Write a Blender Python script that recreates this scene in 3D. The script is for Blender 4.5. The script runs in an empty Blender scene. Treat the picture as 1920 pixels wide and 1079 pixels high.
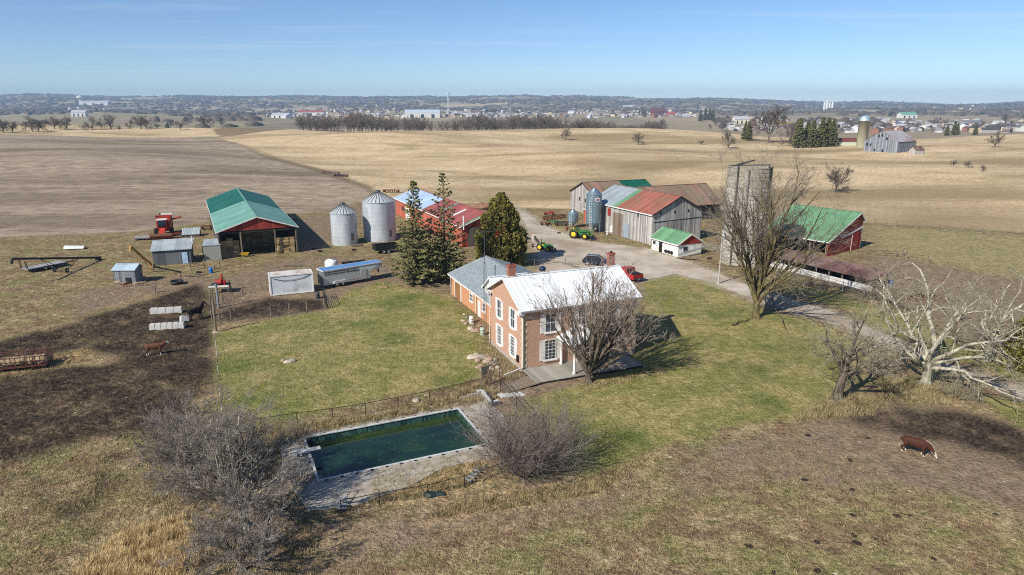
import bpy, math, random
import numpy as np
from mathutils import Vector, Matrix
SC = bpy.context.scene
COL = SC.collection
R = math.radians
# ------------------------------------------------------------------ camera, sky, sun, exposure
FPX, CAMH, PITCH = 1280.0, 26.5, R(15.27)
cam_d = bpy.data.cameras.new('camera'); cam = bpy.data.objects.new('camera', cam_d); COL.objects.link(cam)
cam.location = (0, 0, CAMH); cam.rotation_euler = (R(90) - PITCH, 0, 0)
cam_d.sensor_width = 36; cam_d.lens = FPX / 1920 * 36; cam_d.clip_start = 0.5; cam_d.clip_end = 60000
SC.camera = cam
SUN_EL, SUN_AZ = R(37.5), R(225)          # direction the sun stands in, measured from +X counter-clockwise
wd = bpy.data.worlds.new('World'); SC.world = wd; wd.use_nodes = True
wt = wd.node_tree; wt.nodes.clear()
w_out = wt.nodes.new('ShaderNodeOutputWorld'); w_bg = wt.nodes.new('ShaderNodeBackground')
w_sky = wt.nodes.new('ShaderNodeTexSky'); w_sky.sky_type = 'NISHITA'; w_sky.sun_disc = False
w_sky.sun_elevation = SUN_EL; w_sky.sun_rotation = R(90) - SUN_AZ
w_sky.altitude = 2500; w_sky.air_density = 1.0; w_sky.dust_density = 0.0; w_sky.ozone_density = 6.0
w_bg.inputs['Strength'].default_value = 0.098
# thin cirrus streaks high up, laid on a flat cloud deck seen along the ray direction
w_tc = wt.nodes.new('ShaderNodeTexCoord'); w_sep = wt.nodes.new('ShaderNodeSeparateXYZ')
wt.links.new(w_tc.outputs['Generated'], w_sep.inputs[0])
def wm(op, a, b=None):
    n = wt.nodes.new('ShaderNodeMath'); n.operation = op
    for i, v in enumerate((a, b)):
        if v is None: continue
        if isinstance(v, (int, float)): n.inputs[i].default_value = v
        else: wt.links.new(v, n.inputs[i])
    return n.outputs[0]
zc = wm('MAXIMUM', w_sep.outputs[2], 0.02)
w_cmb = wt.nodes.new('ShaderNodeCombineXYZ')
wt.links.new(wm('DIVIDE', w_sep.outputs[0], zc), w_cmb.inputs[0]); wt.links.new(wm('DIVIDE', w_sep.outputs[1], zc), w_cmb.inputs[1])
w_map = wt.nodes.new('ShaderNodeMapping'); w_map.inputs['Rotation'].default_value = (0, 0, R(-25)); w_map.inputs['Scale'].default_value = (.28, 1.1, 1)
w_map.inputs['Location'].default_value = (.6, .2, 0)
wt.links.new(w_cmb.outputs[0], w_map.inputs[0])
w_no = wt.nodes.new('ShaderNodeTexNoise'); w_no.inputs['Scale'].default_value = .55; w_no.inputs['Detail'].default_value = 7; w_no.inputs['Roughness'].default_value = .55; w_no.inputs['Distortion'].default_value = .8
wt.links.new(w_map.outputs[0], w_no.inputs['Vector'])
w_rp = wt.nodes.new('ShaderNodeValToRGB'); w_rp.color_ramp.elements[0].position = .55; w_rp.color_ramp.elements[1].position = .80
w_rp.color_ramp.elements[0].color = (0, 0, 0, 1); w_rp.color_ramp.elements[1].color = (.30, .30, .30, 1)
wt.links.new(w_no.outputs[0], w_rp.inputs[0])
w_mx = wt.nodes.new('ShaderNodeMixRGB'); w_mx.inputs[2].default_value = (7.5, 7.9, 8.4, 1)
wt.links.new(w_rp.outputs[0], w_mx.inputs[0]); wt.links.new(w_sky.outputs[0], w_mx.inputs[1])
wt.links.new(w_mx.outputs[0], w_bg.inputs['Color']); wt.links.new(w_bg.outputs[0], w_out.inputs[0])
sun_d = bpy.data.lights.new('sun', 'SUN'); sun_d.energy = 4.8; sun_d.angle = R(0.53); sun_d.color = (1, .95, .87)
sun = bpy.data.objects.new('sun', sun_d); COL.objects.link(sun)
sun_dir = Vector((math.cos(SUN_AZ) * math.cos(SUN_EL), math.sin(SUN_AZ) * math.cos(SUN_EL), math.sin(SUN_EL)))
sun.rotation_euler = sun_dir.to_track_quat('Z', 'Y').to_euler(); sun.location = sun_dir * 200
vs = SC.view_settings; vs.view_transform = 'Standard'; vs.look = 'None'; vs.exposure = 0.32; vs.gamma = 1; vs.use_curve_mapping = False
SC.cycles.use_denoising = False; SC.cycles.filter_width = 1.05
SC.cycles.max_bounces = 5; SC.cycles.sample_clamp_indirect = 2.5; SC.cycles.sample_clamp_direct = 8; SC.cycles.volume_bounces = 0; SC.cycles.transparent_max_bounces = 16
SC.cycles.caustics_reflective = False; SC.cycles.caustics_refractive = False

# ------------------------------------------------------------------ helpers
def sr(r, g, b):
    f = lambda v: ((v / 255 + .055) / 1.055) ** 2.4 if v > 10 else v / 255 / 12.92
    return (f(r), f(g), f(b), 1)
def G(px, py, z=0.0):
    """point of the picture (1920 wide) -> place on the level plane z"""
    u = (px - 960) / FPX; v = (539.5 - py) / FPX
    dy = math.cos(PITCH) + v * math.sin(PITCH); dz = -math.sin(PITCH) + v * math.cos(PITCH)
    t = (z - CAMH) / dz
    return (u * t, dy * t)
def smooth(a, b, x):
    t = np.clip((x - a) / (b - a), 0, 1); return t * t * (3 - 2 * t)
SKY_PX = [(-900, 182), (-300, 180), (0, 179), (60, 176), (150, 180), (300, 182), (450, 180), (640, 181), (800, 182), (860, 180), (1090, 180), (1200, 185), (1330, 184), (1450, 187), (1550, 192), (1640, 190), (1700, 192), (1800, 196), (1860, 193), (1920, 190), (2300, 186), (2900, 188)]
def terrain(x, y):
    """height of the land, flat over the farmyard, rolling beyond"""
    x = np.asarray(x, float); y = np.asarray(y, float)
    s = smooth(165, 330, y)
    z = s * (1.0 * np.sin(x * .0135 + y * .0105 + 1.0) + .7 * np.sin(x * .027 - y * .017 + .4) - .4)
    z = z + (1.8 + 1.5 * smooth(-60, -260, x)) * np.exp(-((y - 545 - np.where(x > 0, .05, -.28) * x) / 95) ** 2) * s
    z = z + s * (3.4 * np.sin(x * .017 + y * .0045 + .5) * np.sin(y * .016 + x * .004 + .6) + 1.5 * np.sin(x * .011 - y * .022 + 2)) * (1 - smooth(560, 700, y))
    z = z - 6.5 * smooth(585, 720, y + np.where(x < 0, .24 * x, 0)) - 10 * smooth(750, 1100, y)
    z = z - 4.5 * smooth(90, 420, x) * smooth(190, 420, y) * (1 - smooth(700, 1100, y))
    far = smooth(1500, 2600, y)
    z = z + far * (5 * np.sin(x * .0031 + 2) * np.sin(y * .0027) + 4 * np.sin(x * .0052 + y * .0036))
    px = 960 + FPX * x / np.maximum(y, 200) / math.cos(PITCH)
    sky = np.interp(px, [a for a, b in SKY_PX], [b for a, b in SKY_PX])
    top = CAMH + 7000 * (190 - sky - 2.0) / FPX * 1.04
    rug = 5 * np.sin(x * .0061 + 1.3) + 4 * np.sin(x * .0137) + 2.5 * np.sin(x * .031 + y * .004)
    z = z + smooth(3000, 6900, y) * (top + 16 + rug * .8)
    mid = np.exp(-((y - 4300 - 300 * np.sin(x * .0016)) / 550) ** 2)
    z = z + mid * (9 + 8 * np.sin(x * .0023 + .7) + 5 * np.sin(x * .0057))
    return z
def tz(x, y): return float(terrain(x, y))
def GT(px, py):
    """picture point -> place on the rolling land (first hit along the ray)"""
    u = (px - 960) / FPX; v = (539.5 - py) / FPX
    dy = math.cos(PITCH) + v * math.sin(PITCH); dz = -math.sin(PITCH) + v * math.cos(PITCH)
    t = np.concatenate([np.linspace(20, 1200, 1200), np.linspace(1201, 8500, 2500)])
    h = CAMH + dz * t - terrain(u * t, dy * t)
    i = int(np.argmax(h < 0))
    if h[i] >= 0: i = 1000
    return (u * t[i], dy * t[i])

MATS = {}
class NT:
    """a small node-graph builder"""
    def __init__(s, name):
        s.m = bpy.data.materials.new(name); s.m.use_nodes = True; s.t = s.m.node_tree; s.t.nodes.clear()
        s.out = s.t.nodes.new('ShaderNodeOutputMaterial')
    def node(s, ty, **kw):
        n = s.t.nodes.new('ShaderNode' + ty)
        for k, v in kw.items(): setattr(n, k, v)
        return n
    def put(s, sock, v):
        if isinstance(v, (int, float, tuple, list)): sock.default_value = v
        else: s.t.links.new(v, sock)
    def math(s, op, a, b=0.0, c=None, clamp=False):
        n = s.node('Math', operation=op, use_clamp=clamp)
        s.put(n.inputs[0], a); s.put(n.inputs[1], b)
        if c is not None: s.put(n.inputs[2], c)
        return n.outputs[0]
    def mix(s, f, a, b, mode='MIX'):
        n = s.node('MixRGB', blend_type=mode); s.put(n.inputs[0], f); s.put(n.inputs[1], a); s.put(n.inputs[2], b); return n.outputs[0]
    def noise(s, vec, scale, detail=3, rough=.55, dist=0.0):
        n = s.node('TexNoise'); s.put(n.inputs['Vector'], vec); s.put(n.inputs['Scale'], scale); s.put(n.inputs['Detail'], detail); s.put(n.inputs['Roughness'], rough); s.put(n.inputs['Distortion'], dist); return n.outputs[0]
    def ramp(s, f, stops):
        n = s.node('ValToRGB'); cr = n.color_ramp
        while len(cr.elements) < len(stops): cr.elements.new(.5)
        for e, (p, c) in zip(cr.elements, stops): e.position = p; e.color = c
        s.put(n.inputs[0], f); return n.outputs[0]
    def gray(s, f, lo, hi): return s.ramp(f, [(lo, (0, 0, 0, 1)), (hi, (1, 1, 1, 1))])
    def scale(s, vec, sc, rot=(0, 0, 0)):
        n = s.node('Mapping'); s.put(n.inputs[0], vec); n.inputs['Scale'].default_value = sc; n.inputs['Rotation'].default_value = rot; return n.outputs[0]
    def attr(s, nm): return s.node('Attribute', attribute_name=nm).outputs['Fac']
    def pos(s): return s.node('NewGeometry').outputs['Position']
    def obj(s): return s.node('TexCoord').outputs['Object']
    def bsdf(s, color, rough=.8, metal=0.0, bump=None, bstr=.3, bdist=.05, spec=.3, **kw):
        b = s.node('BsdfPrincipled'); s.put(b.inputs['Base Color'], color); s.put(b.inputs['Roughness'], rough); s.put(b.inputs['Metallic'], metal); b.inputs['Specular IOR Level'].default_value = spec
        for k, v in kw.items(): s.put(b.inputs[k], v)
        if bump is not None:
            n = s.node('Bump'); n.inputs['Strength'].default_value = bstr; n.inputs['Distance'].default_value = bdist; s.put(n.inputs['Height'], bump); s.t.links.new(n.outputs[0], b.inputs['Normal'])
        s.t.links.new(b.outputs[0], s.out.inputs[0]); return b
def plain(name, col, rough=.7, metal=0.0, var=.25, sc=1.5, spec=.3, dirt=None, bstr=.15):
    """a painted or weathered surface: base colour with patchy wear and grain"""
    if name in MATS: return MATS[name]
    n = NT(name); v = n.obj()
    f = n.noise(v, sc, 5, .62); g = n.noise(v, sc * 9, 3, .6)
    c1 = tuple(min(1, q * (1 + var)) for q in col[:3]) + (1,); c0 = tuple(q * (1 - var) for q in col[:3]) + (1,)
    c = n.mix(n.gray(f, .3, .7), c0, c1)
    c = n.mix(n.math('MULTIPLY', n.gray(g, .45, .75), var * .6), c, c0)
    if dirt: c = n.mix(n.math('MULTIPLY', n.gray(n.noise(v, sc * .6, 6, .7), .5, .68), .75), c, dirt)
    n.bsdf(c, rough, metal, g, bstr, .02, spec); MATS[name] = n.m; return n.m

class MB:
    """collects shapes, links them as one mesh object"""
    def __init__(s): s.v = []; s.f = []; s.sm = []
    def add(s, vs_, fs_, smooth=False):
        o = len(s.v); s.v.extend(tuple(p) for p in vs_); s.f.extend(tuple(i + o for i in f) for f in fs_); s.sm.extend([smooth] * len(fs_)); return s
    def box(s, c, d, rz=0.0, rx=0.0, ry=0.0):
        M = Matrix.Translation(c) @ Matrix.Rotation(rz, 4, 'Z') @ Matrix.Rotation(ry, 4, 'Y') @ Matrix.Rotation(rx, 4, 'X')
        h = [q / 2 for q in d]
        vs_ = [M @ Vector((sx * h[0], sy * h[1], sz * h[2])) for sz in (-1, 1) for sx, sy in ((-1, -1), (1, -1), (1, 1), (-1, 1))]
        return s.add(vs_, [(3, 2, 1, 0), (4, 5, 6, 7), (0, 1, 5, 4), (1, 2, 6, 5), (2, 3, 7, 6), (3, 0, 4, 7)])
    def bar(s, a, b, w, h=None, up=(0, 0, 1)):
        a = Vector(a); b = Vector(b); d = (b - a).normalized(); u = Vector(up)
        if abs(d.dot(u)) > .98: u = Vector((1, 0, 0))
        x = d.cross(u).normalized() * (w / 2); y = x.cross(d).normalized() * ((h or w) / 2)
        vs_ = [p + q for p in (a, b) for q in (-x - y, x - y, x + y, -x + y)]
        return s.add(vs_, [(3, 2, 1, 0), (4, 5, 6, 7), (0, 1, 5, 4), (1, 2, 6, 5), (2, 3, 7, 6), (3, 0, 4, 7)])
    def tube(s, a, b, r0, r1=None, n=10, cap=True, smooth=True):
        a = Vector(a); b = Vector(b); r1 = r0 if r1 is None else r1; d = (b - a).normalized()
        u = Vector((0, 0, 1)) if abs(d.z) < .95 else Vector((1, 0, 0)); x = d.cross(u).normalized(); y = d.cross(x)
        vs_ = []
        for p, r in ((a, r0), (b, r1)):
            for k in range(n):
                t = 2 * math.pi * k / n; vs_.append(p + (x * math.cos(t) + y * math.sin(t)) * r)
        s.add(vs_, [((k + 1) % n, k, n + k, n + (k + 1) % n) for k in range(n)], smooth)
        if cap:
            s.add(vs_[:n], [tuple(range(n))]); s.add(vs_[n:], [tuple(reversed(range(n)))])
        return s
    def path(s, pts, r, n=6):
        for a, b in zip(pts[:-1], pts[1:]): s.tube(a, b, r, r, n)
        return s
    def lathe(s, prof, n=24, c=(0, 0, 0), smooth=True, axis='Z'):
        vs_ = []
        for r, z in prof:
            for k in range(n):
                t = 2 * math.pi * k / n; q = (r * math.cos(t), r * math.sin(t), z)
                if axis == 'Y': q = (q[0], q[2], q[1])
                if axis == 'X': q = (q[2], q[0], q[1])
                vs_.append((c[0] + q[0], c[1] + q[1], c[2] + q[2]))
        fs_ = [(j * n + k, j * n + (k + 1) % n, (j + 1) * n + (k + 1) % n, (j + 1) * n + k) for j in range(len(prof) - 1) for k in range(n)]
        return s.add(vs_, fs_, smooth)
    def prism(s, poly, off, z=None):
        """polygon (3-D points) pushed along off"""
        n = len(poly); a = [Vector(p) for p in poly]; b = [p + Vector(off) for p in a]
        nrm = Vector((0, 0, 0))
        for i in range(n): nrm += a[i].cross(a[(i + 1) % n])
        fl = nrm.dot(Vector(off)) > 0
        fs_ = [tuple(range(n)), tuple(reversed(range(n, 2 * n)))] + [(i, n + i, n + (i + 1) % n, (i + 1) % n) for i in range(n)]
        if fl: fs_ = [tuple(reversed(f)) for f in fs_]
        return s.add(a + b, fs_)
    def build(s, name, mat, parent=None, loc=None, rz=0.0, data_only=False):
        me = bpy.data.meshes.new(name); me.from_pydata(s.v, [], s.f); me.polygons.foreach_set('use_smooth', s.sm); me.materials.append(mat); me.update()
        if data_only: return me
        return link(name, me, parent, loc, rz)
def link(name, me, parent=None, loc=None, rz=0.0):
    o = bpy.data.objects.new(name, me); COL.objects.link(o)
    if parent is not None: o.parent = parent
    if loc is not None: o.location = loc
    o.rotation_euler = (0, 0, rz); return o
def tag(o, label, cat, group=None, kind=None):
    if label: o['label'] = label
    if cat: o['category'] = cat
    if group: o['group'] = group
    if kind: o['kind'] = kind
    return o
def thing(name, label, cat, loc=(0, 0, 0), rz=0.0, group=None):
    o = bpy.data.objects.new(name, None); COL.objects.link(o); o.empty_display_size = .2
    loc = tuple(loc) if len(loc) == 3 else (loc[0], loc[1], 0.0)
    o.location = loc; o.rotation_euler = (0, 0, rz); return tag(o, label, cat, group)
def structure(o): o['kind'] = 'structure'; return o
def dup(root, loc, rz=None, label=None, scale=None):
    r = root.copy(); COL.objects.link(r); r.location = loc
    if rz is not None: r.rotation_euler = (0, 0, rz)
    if label: r['label'] = label
    if scale: r.scale = scale if isinstance(scale, tuple) else (scale,) * 3
    for ch in root.children:
        c = ch.copy(); COL.objects.link(c); c.parent = r
        for g in ch.children:
            d = g.copy(); COL.objects.link(d); d.parent = c
    return r
# ------------------------------------------------------------------ the land
rng = np.random.default_rng(7); random.seed(7)
def px_poly(pts, far=False): return np.array([(GT(*p) if far else G(*p)) for p in pts])
ZONE = {
 'lawn': [px_poly([(402, 622), (520, 598), (612, 583), (648, 548), (716, 528), (850, 562), (885, 605), (918, 655), (905, 706), (800, 730), (600, 776), (470, 806), (418, 772)]),
          px_poly([(1000, 745), (1085, 722), (1160, 690), (1208, 640), (1205, 530), (1250, 514), (1322, 526), (1440, 584), (1560, 614), (1600, 640), (1585, 700), (1560, 740), (1490, 785), (1380, 800), (1230, 842), (1100, 905), (1010, 800)]),
          px_poly([(1462, 545), (1560, 572), (1660, 618), (1780, 668), (1900, 712), (1920, 690), (1760, 625), (1600, 560), (1480, 530)]),
          px_poly([(1830, 735), (1930, 765), (1960, 830), (1900, 790)])],
 'gravel': [px_poly([(972, 388), (1040, 430), (1100, 452), (1215, 466), (1300, 492), (1370, 522), (1460, 554), (1560, 582), (1700, 646), (1800, 688), (1940, 728), (1940, 758), (1800, 706), (1690, 662), (1560, 606), (1440, 577), (1330, 532), (1270, 516), (1205, 528), (1150, 548), (1010, 520), (1000, 470), (985, 430), (968, 400)])],
 'mud': [px_poly([(-260, 715), (0, 642), (140, 604), (300, 557), (365, 534), (396, 546), (400, 620), (404, 735), (340, 752), (262, 705), (200, 668), (160, 650), (80, 667), (0, 692), (-260, 760)]),
         px_poly([(-300, 790), (0, 706), (120, 688), (260, 684), (350, 740), (345, 800), (250, 815), (120, 838), (0, 872), (-300, 940)]), px_poly([(415, 604), (520, 592), (612, 579), (604, 562), (500, 560), (420, 578)]), px_poly([(20, 896), (80, 915), (150, 958), (205, 1002), (190, 1012), (120, 965), (60, 925)]), px_poly([(215, 850), (225, 855), (190, 920), (150, 960), (140, 955), (180, 905)]),
         px_poly([(1575, 792), (1650, 772), (1800, 768), (1900, 802), (2000, 870), (2040, 930), (1850, 850), (1700, 812)]),
         px_poly([(1480, 500), (1700, 580), (1660, 555), (1500, 480)])],
 'dirt': [px_poly([(395, 565), (430, 520), (520, 492), (640, 478), (712, 498), (850, 525), (835, 545), (720, 526), (612, 582), (410, 610)]),
          px_poly([(130, 552), (215, 535), (300, 522), (395, 520), (392, 548), (280, 552), (150, 590)]),
          px_poly([(1250, 880), (1380, 826), (1470, 806), (1545, 782), (1640, 768), (1780, 762), (1910, 800), (2050, 880), (2050, 1010), (1880, 945), (1740, 915), (1600, 915), (1440, 900), (1280, 930)]),
          px_poly([(1640, 478), (1760, 500), (1960, 535), (1960, 690), (1760, 610), (1680, 570), (1600, 510)]),
          px_poly([(560, 470), (556, 415), (640, 400), (700, 375), (720, 392), (650, 430), (600, 470)]),
          px_poly([(880, 640), (925, 640), (1000, 712), (1100, 708), (1230, 680), (1240, 700), (1110, 730), (1000, 745), (940, 770), (905, 720), (912, 680), (870, 605)]),
          px_poly([(265, 905), (330, 830), (450, 810), (560, 850), (590, 960), (600, 1079), (330, 1090), (300, 960)]),
          px_poly([(560, 1000), (800, 950), (1000, 900), (1200, 880), (1150, 960), (900, 1000), (640, 1060)])],
 'straw': [px_poly([(-260, 770), (0, 694), (80, 672), (170, 652), (190, 672), (100, 692), (0, 716), (-260, 800)]),
           px_poly([(470, 815), (560, 796), (690, 783), (860, 743), (915, 714), (930, 748), (860, 768), (560, 826), (490, 845)]),
           px_poly([(700, 885), (870, 850), (950, 838), (970, 895), (880, 908), (780, 938), (690, 945)]),
           px_poly([(120, 1100), (215, 1010), (345, 972), (375, 1000), (365, 1100)]),
           px_poly([(1080, 905), (1230, 850), (1200, 875), (1120, 925), (980, 950), (800, 975), (850, 940)])],
 'plow': [px_poly([(-900, 258), (405, 257), (430, 266), (560, 311), (690, 353), (704, 372), (610, 398), (545, 402), (400, 418), (240, 436), (0, 446), (-900, 480)], True)],
 'verge': [px_poly([(402, 256), (412, 254), (440, 266), (570, 309), (700, 352), (712, 372), (704, 374), (690, 356), (560, 313), (428, 267)], True), px_poly([(398, 243), (640, 240), (650, 247), (440, 255), (408, 254)], True)],
 'green': [px_poly([(1636, 426), (1780, 432), (1980, 448), (2300, 470), (2300, 560), (1920, 522), (1780, 500), (1690, 480), (1640, 466)]),
           px_poly([(985, 470), (1000, 520), (1130, 545), (1120, 560), (985, 530)]),
           px_poly([(1000, 400), (1090, 432), (1060, 440), (1010, 425)])],
}
ZONE['stub'] = [np.concatenate([px_poly([(690, 353), (716, 374), (900, 384), (980, 390), (1070, 392), (1360, 395), (1450, 402), (1640, 420), (1920, 436), (2900, 500)], True), np.array([[9000, 9500], [-9000, 9500], [-9000, 560]]), px_poly([(-900, 258), (405, 257), (430, 266), (560, 311)], True)])]
def sdf(poly, X, Y, cap=25.0):
    """signed distance, positive inside"""
    out = np.full(X.shape, -cap)
    lo = poly.min(0) - cap; hi = poly.max(0) + cap
    sel = (X > lo[0]) & (X < hi[0]) & (Y > lo[1]) & (Y < hi[1])
    x = X[sel]; y = Y[sel]; d2 = np.full(x.shape, 1e12); ins = np.zeros(x.shape, bool)
    for i in range(len(poly)):
        a = poly[i]; b = poly[(i + 1) % len(poly)]; e = b - a
        t = np.clip(((x - a[0]) * e[0] + (y - a[1]) * e[1]) / max(1e-9, (e * e).sum()), 0, 1)
        d2 = np.minimum(d2, (x - a[0] - t * e[0]) ** 2 + (y - a[1] - t * e[1]) ** 2)
        c = ((a[1] > y) != (b[1] > y)) & (x < (b[0] - a[0]) * (y - a[1]) / (b[1] - a[1] + 1e-12) + a[0]); ins ^= c
    out[sel] = np.clip(np.where(ins, 1, -1) * np.sqrt(d2), -cap, cap); return out
def axis_lines(lo, a, b, hi, f, g, mx):
    r = list(np.arange(a, b, f)); s = f; p = r[-1]
    while p < hi: s = min(s * g, mx); p += s; r.append(p)
    s = f; p = r[0]; l = []
    while p > lo: s = min(s * g, mx); p -= s; l.append(p)
    return np.array(l[::-1] + r)
gx = axis_lines(-8200, -62, 78, 8200, .5, 1.06, 110); gy = axis_lines(-400, 30, 128, 9000, .5, 1.035, 75)
GX, GY = np.meshgrid(gx, gy)
GZ = terrain(GX, GY)
SD = {}
for k, ps in ZONE.items():
    SD[k] = np.max([sdf(p, GX, GY, 60.0 if k in ('stub', 'plow', 'verge') else 12.0) for p in ps], axis=0)
near = (GY < 160) & (np.abs(GX) < 120)
rough = .012 + .05 * np.clip(SD['mud'] / 2, 0, 1) + .02 * np.clip(SD['straw'], 0, 1) + .012 * (1 - np.clip(SD['lawn'] + .5, 0, 1)) * (1 - np.clip(SD['gravel'] + .8, 0, 1))
GZ = GZ + np.where(near, rng.normal(0, 1, GX.shape) * rough, 0)
# wheel ruts pulled through the mud beside the hay wagon
for off in (0, 2.0, 3.6):
    pts = np.array([G(60 + off * 9, 668 - off), G(75 + off * 10, 650 - off), G(88 + off * 9, 632 - off), G(80 + off * 8, 622 - off)])
    d = np.full(GX.shape, 9.)
    selm = (np.abs(GX + 62) < 25) & (np.abs(GY - 70) < 25)
    for a, b in zip(pts[:-1], pts[1:]):
        e = b - a; t = np.clip(((GX - a[0]) * e[0] + (GY - a[1]) * e[1]) / (e @ e), 0, 1)
        d = np.where(selm, np.minimum(d, np.hypot(GX - a[0] - t * e[0], GY - a[1] - t * e[1])), d)
    GZ -= .22 * np.exp(-(d / .45) ** 2) - .10 * np.exp(-((d - .9) / .35) ** 2)
# the pool is dug into the ground
PO = np.array([-16.9, 50.3]); PU = np.array([12.6, 5.7]); PL = float(np.hypot(*PU)); PU = PU / PL; PV = np.array([PU[1], -PU[0]]); PW = 7.1; PL = 13.3
lu = (GX - PO[0]) * PU[0] + (GY - PO[1]) * PU[1]; lv = (GX - PO[0]) * PV[0] + (GY - PO[1]) * PV[1]
GZ = np.where((lu > -.75) & (lu < PL + .75) & (lv > -.75) & (lv < PW + .75), -2.6, GZ)
ny, nx = GX.shape
idx = np.arange(ny * nx).reshape(ny, nx)
quads = np.stack([idx[:-1, :-1], idx[:-1, 1:], idx[1:, 1:], idx[1:, :-1]], -1).reshape(-1, 4)
def np_mesh(name, verts, faces, mat, smooth=False):
    """verts (n,3), faces (m,k) arrays -> mesh, fast"""
    me = bpy.data.meshes.new(name); m, k = faces.shape
    me.vertices.add(len(verts)); me.vertices.foreach_set('co', np.ascontiguousarray(verts, np.float32).ravel())
    me.loops.add(m * k); me.loops.foreach_set('vertex_index', np.ascontiguousarray(faces, np.int32).ravel())
    me.polygons.add(m); me.polygons.foreach_set('loop_start', np.arange(0, m * k, k, dtype=np.int32)); me.polygons.foreach_set('loop_total', np.full(m, k, np.int32))
    if smooth: me.polygons.foreach_set('use_smooth', np.ones(m, bool))
    me.materials.append(mat); me.update(calc_edges=True); return me

def zone_mask(n, a, nz, amp, width):
    s_ = n.math('MULTIPLY_ADD', n.math('SUBTRACT', nz, .5), amp, n.attr(a))
    return n.math('ADD', n.math('DIVIDE', s_, width), .5, clamp=True)
def ground_material():
    n = NT('land'); p = n.pos()
    n1 = n.noise(p, .045, 3, .6); n2 = n.noise(p, .22, 4, .68); n3 = n.noise(p, 1.1, 3, .7); n4 = n.noise(p, 3.6, 3, .8)
    fine = n.math('MULTIPLY_ADD', n.math('SUBTRACT', n.math('ADD', n.math('MULTIPLY', n4, .55), n.math('MULTIPLY', n3, .45)), .5), 1.45, .5)
    edge = n.math('ADD', n.math('MULTIPLY', n2, .5), n.math('MULTIPLY', n3, .5))
    # rough pasture
    past = n.ramp(fine, [(.28, sr(86, 74, 54)), (.42, sr(126, 110, 80)), (.54, sr(160, 140, 104)), (.70, sr(200, 180, 142))])
    past = n.mix(n.math('MULTIPLY', n.gray(n2, .42, .58), .85), past, n.ramp(fine, [(.3, sr(74, 78, 40)), (.5, sr(122, 118, 72)), (.7, sr(166, 156, 106))]))
    past = n.mix(n.math('MULTIPLY', n.gray(n.noise(p, .33, 3, .75), .46, .60), .8), past, n.ramp(fine, [(.3, sr(80, 62, 48)), (.6, sr(138, 112, 86)), (.8, sr(176, 150, 118))]))
    # stubble fields, further off
    row = n.node('TexWave', wave_type='BANDS', bands_direction='X'); row.inputs['Scale'].default_value = .16; row.inputs['Distortion'].default_value = 3.0; row.inputs['Detail'].default_value = 2; row.inputs['Detail Scale'].default_value = .12
    n.put(row.inputs['Vector'], n.scale(p, (1, 1, 1), (0, 0, R(28))))
    st = n.ramp(n.math('ADD', n.math('MULTIPLY', n1, .42), n.math('MULTIPLY', n.noise(p, .5, 3, .8), .58)), [(.34, sr(158, 137, 102)), (.46, sr(196, 172, 132)), (.56, sr(216, 193, 153)), (.68, sr(230, 210, 173))])
    lowf = n.noise(n.scale(p, (.6, 1.5, 1), (0, 0, R(-18))), .011, 4, .5, .6)
    st = n.mix(n.math('MULTIPLY', n.gray(lowf, .46, .62), .75), st, sr(142, 122, 88))
    st = n.mix(n.math('MULTIPLY', n.gray(n.noise(n.scale(p, (.5, 1.6, 1), (0, 0, R(12))), .02, 3, .6, .8), .54, .68), .6), st, sr(134, 122, 80))
    st = n.mix(n.math('MULTIPLY', n.math('MULTIPLY', row.outputs['Fac'], n.gray(n1, .4, .6)), .14), st, sr(140, 120, 88))
    # patchwork of far fields beyond the crest
    sep = n.node('SeparateXYZ'); n.put(sep.inputs[0], p)
    vor = n.node('TexVoronoi', feature='F1'); vor.inputs['Scale'].default_value = .0031; n.put(vor.inputs['Vector'], n.scale(p, (1, .62, 0), (0, 0, R(20))))
    sv = n.node('SeparateXYZ'); n.put(sv.inputs[0], vor.outputs['Color'])
    ff = n.ramp(sv.outputs[0], [(.0, sr(112, 103, 88)), (.25, sr(172, 153, 122)), (.45, sr(138, 132, 98)), (.6, sr(194, 174, 136)), (.8, sr(148, 130, 106)), (1, sr(122, 116, 92))])
    ff = n.mix(.35, ff, n.ramp(n.noise(p, .02, 4, .7), [(.35, sr(96, 87, 75)), (.6, sr(164, 147, 120))]))
    st = n.mix(n.math('DIVIDE', n.math('SUBTRACT', sep.outputs[1], 640), 60, clamp=True), st, ff)
    c = n.mix(zone_mask(n, 'stub', edge, 8, 3.0), past, st)
    pl = n.ramp(n.math('ADD', n.math('MULTIPLY', n.noise(n.scale(p, (.35, 1.7, 1), (0, 0, R(5))), .3, 4, .82), .6), n.math('MULTIPLY', n2, .4)), [(.34, sr(112, 97, 79)), (.46, sr(152, 135, 113)), (.56, sr(176, 159, 135)), (.7, sr(200, 184, 159))])
    pl = n.mix(n.math('MULTIPLY', n.gray(n.noise(n.scale(p, (.4, 1.9, 1)), .014, 3, .6, .5), .46, .64), .65), pl, sr(106, 90, 72))
    c = n.mix(zone_mask(n, 'plow', edge, 6, 2.0), c, pl)
    gr = n.ramp(fine, [(.3, sr(98, 96, 58)), (.5, sr(144, 134, 90)), (.7, sr(184, 168, 124))])
    gr = n.mix(n.math('MULTIPLY', n.gray(n2, .42, .6), .7), gr, n.ramp(fine, [(.3, sr(128, 112, 76)), (.7, sr(196, 174, 130))]))
    c = n.mix(zone_mask(n, 'green', edge, 14, 6.0), c, gr)
    c = n.mix(n.math('MULTIPLY', zone_mask(n, 'verge', edge, 5, 3.0), .8), c, n.ramp(fine, [(.3, sr(84, 70, 50)), (.7, sr(134, 114, 84))]))
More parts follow.
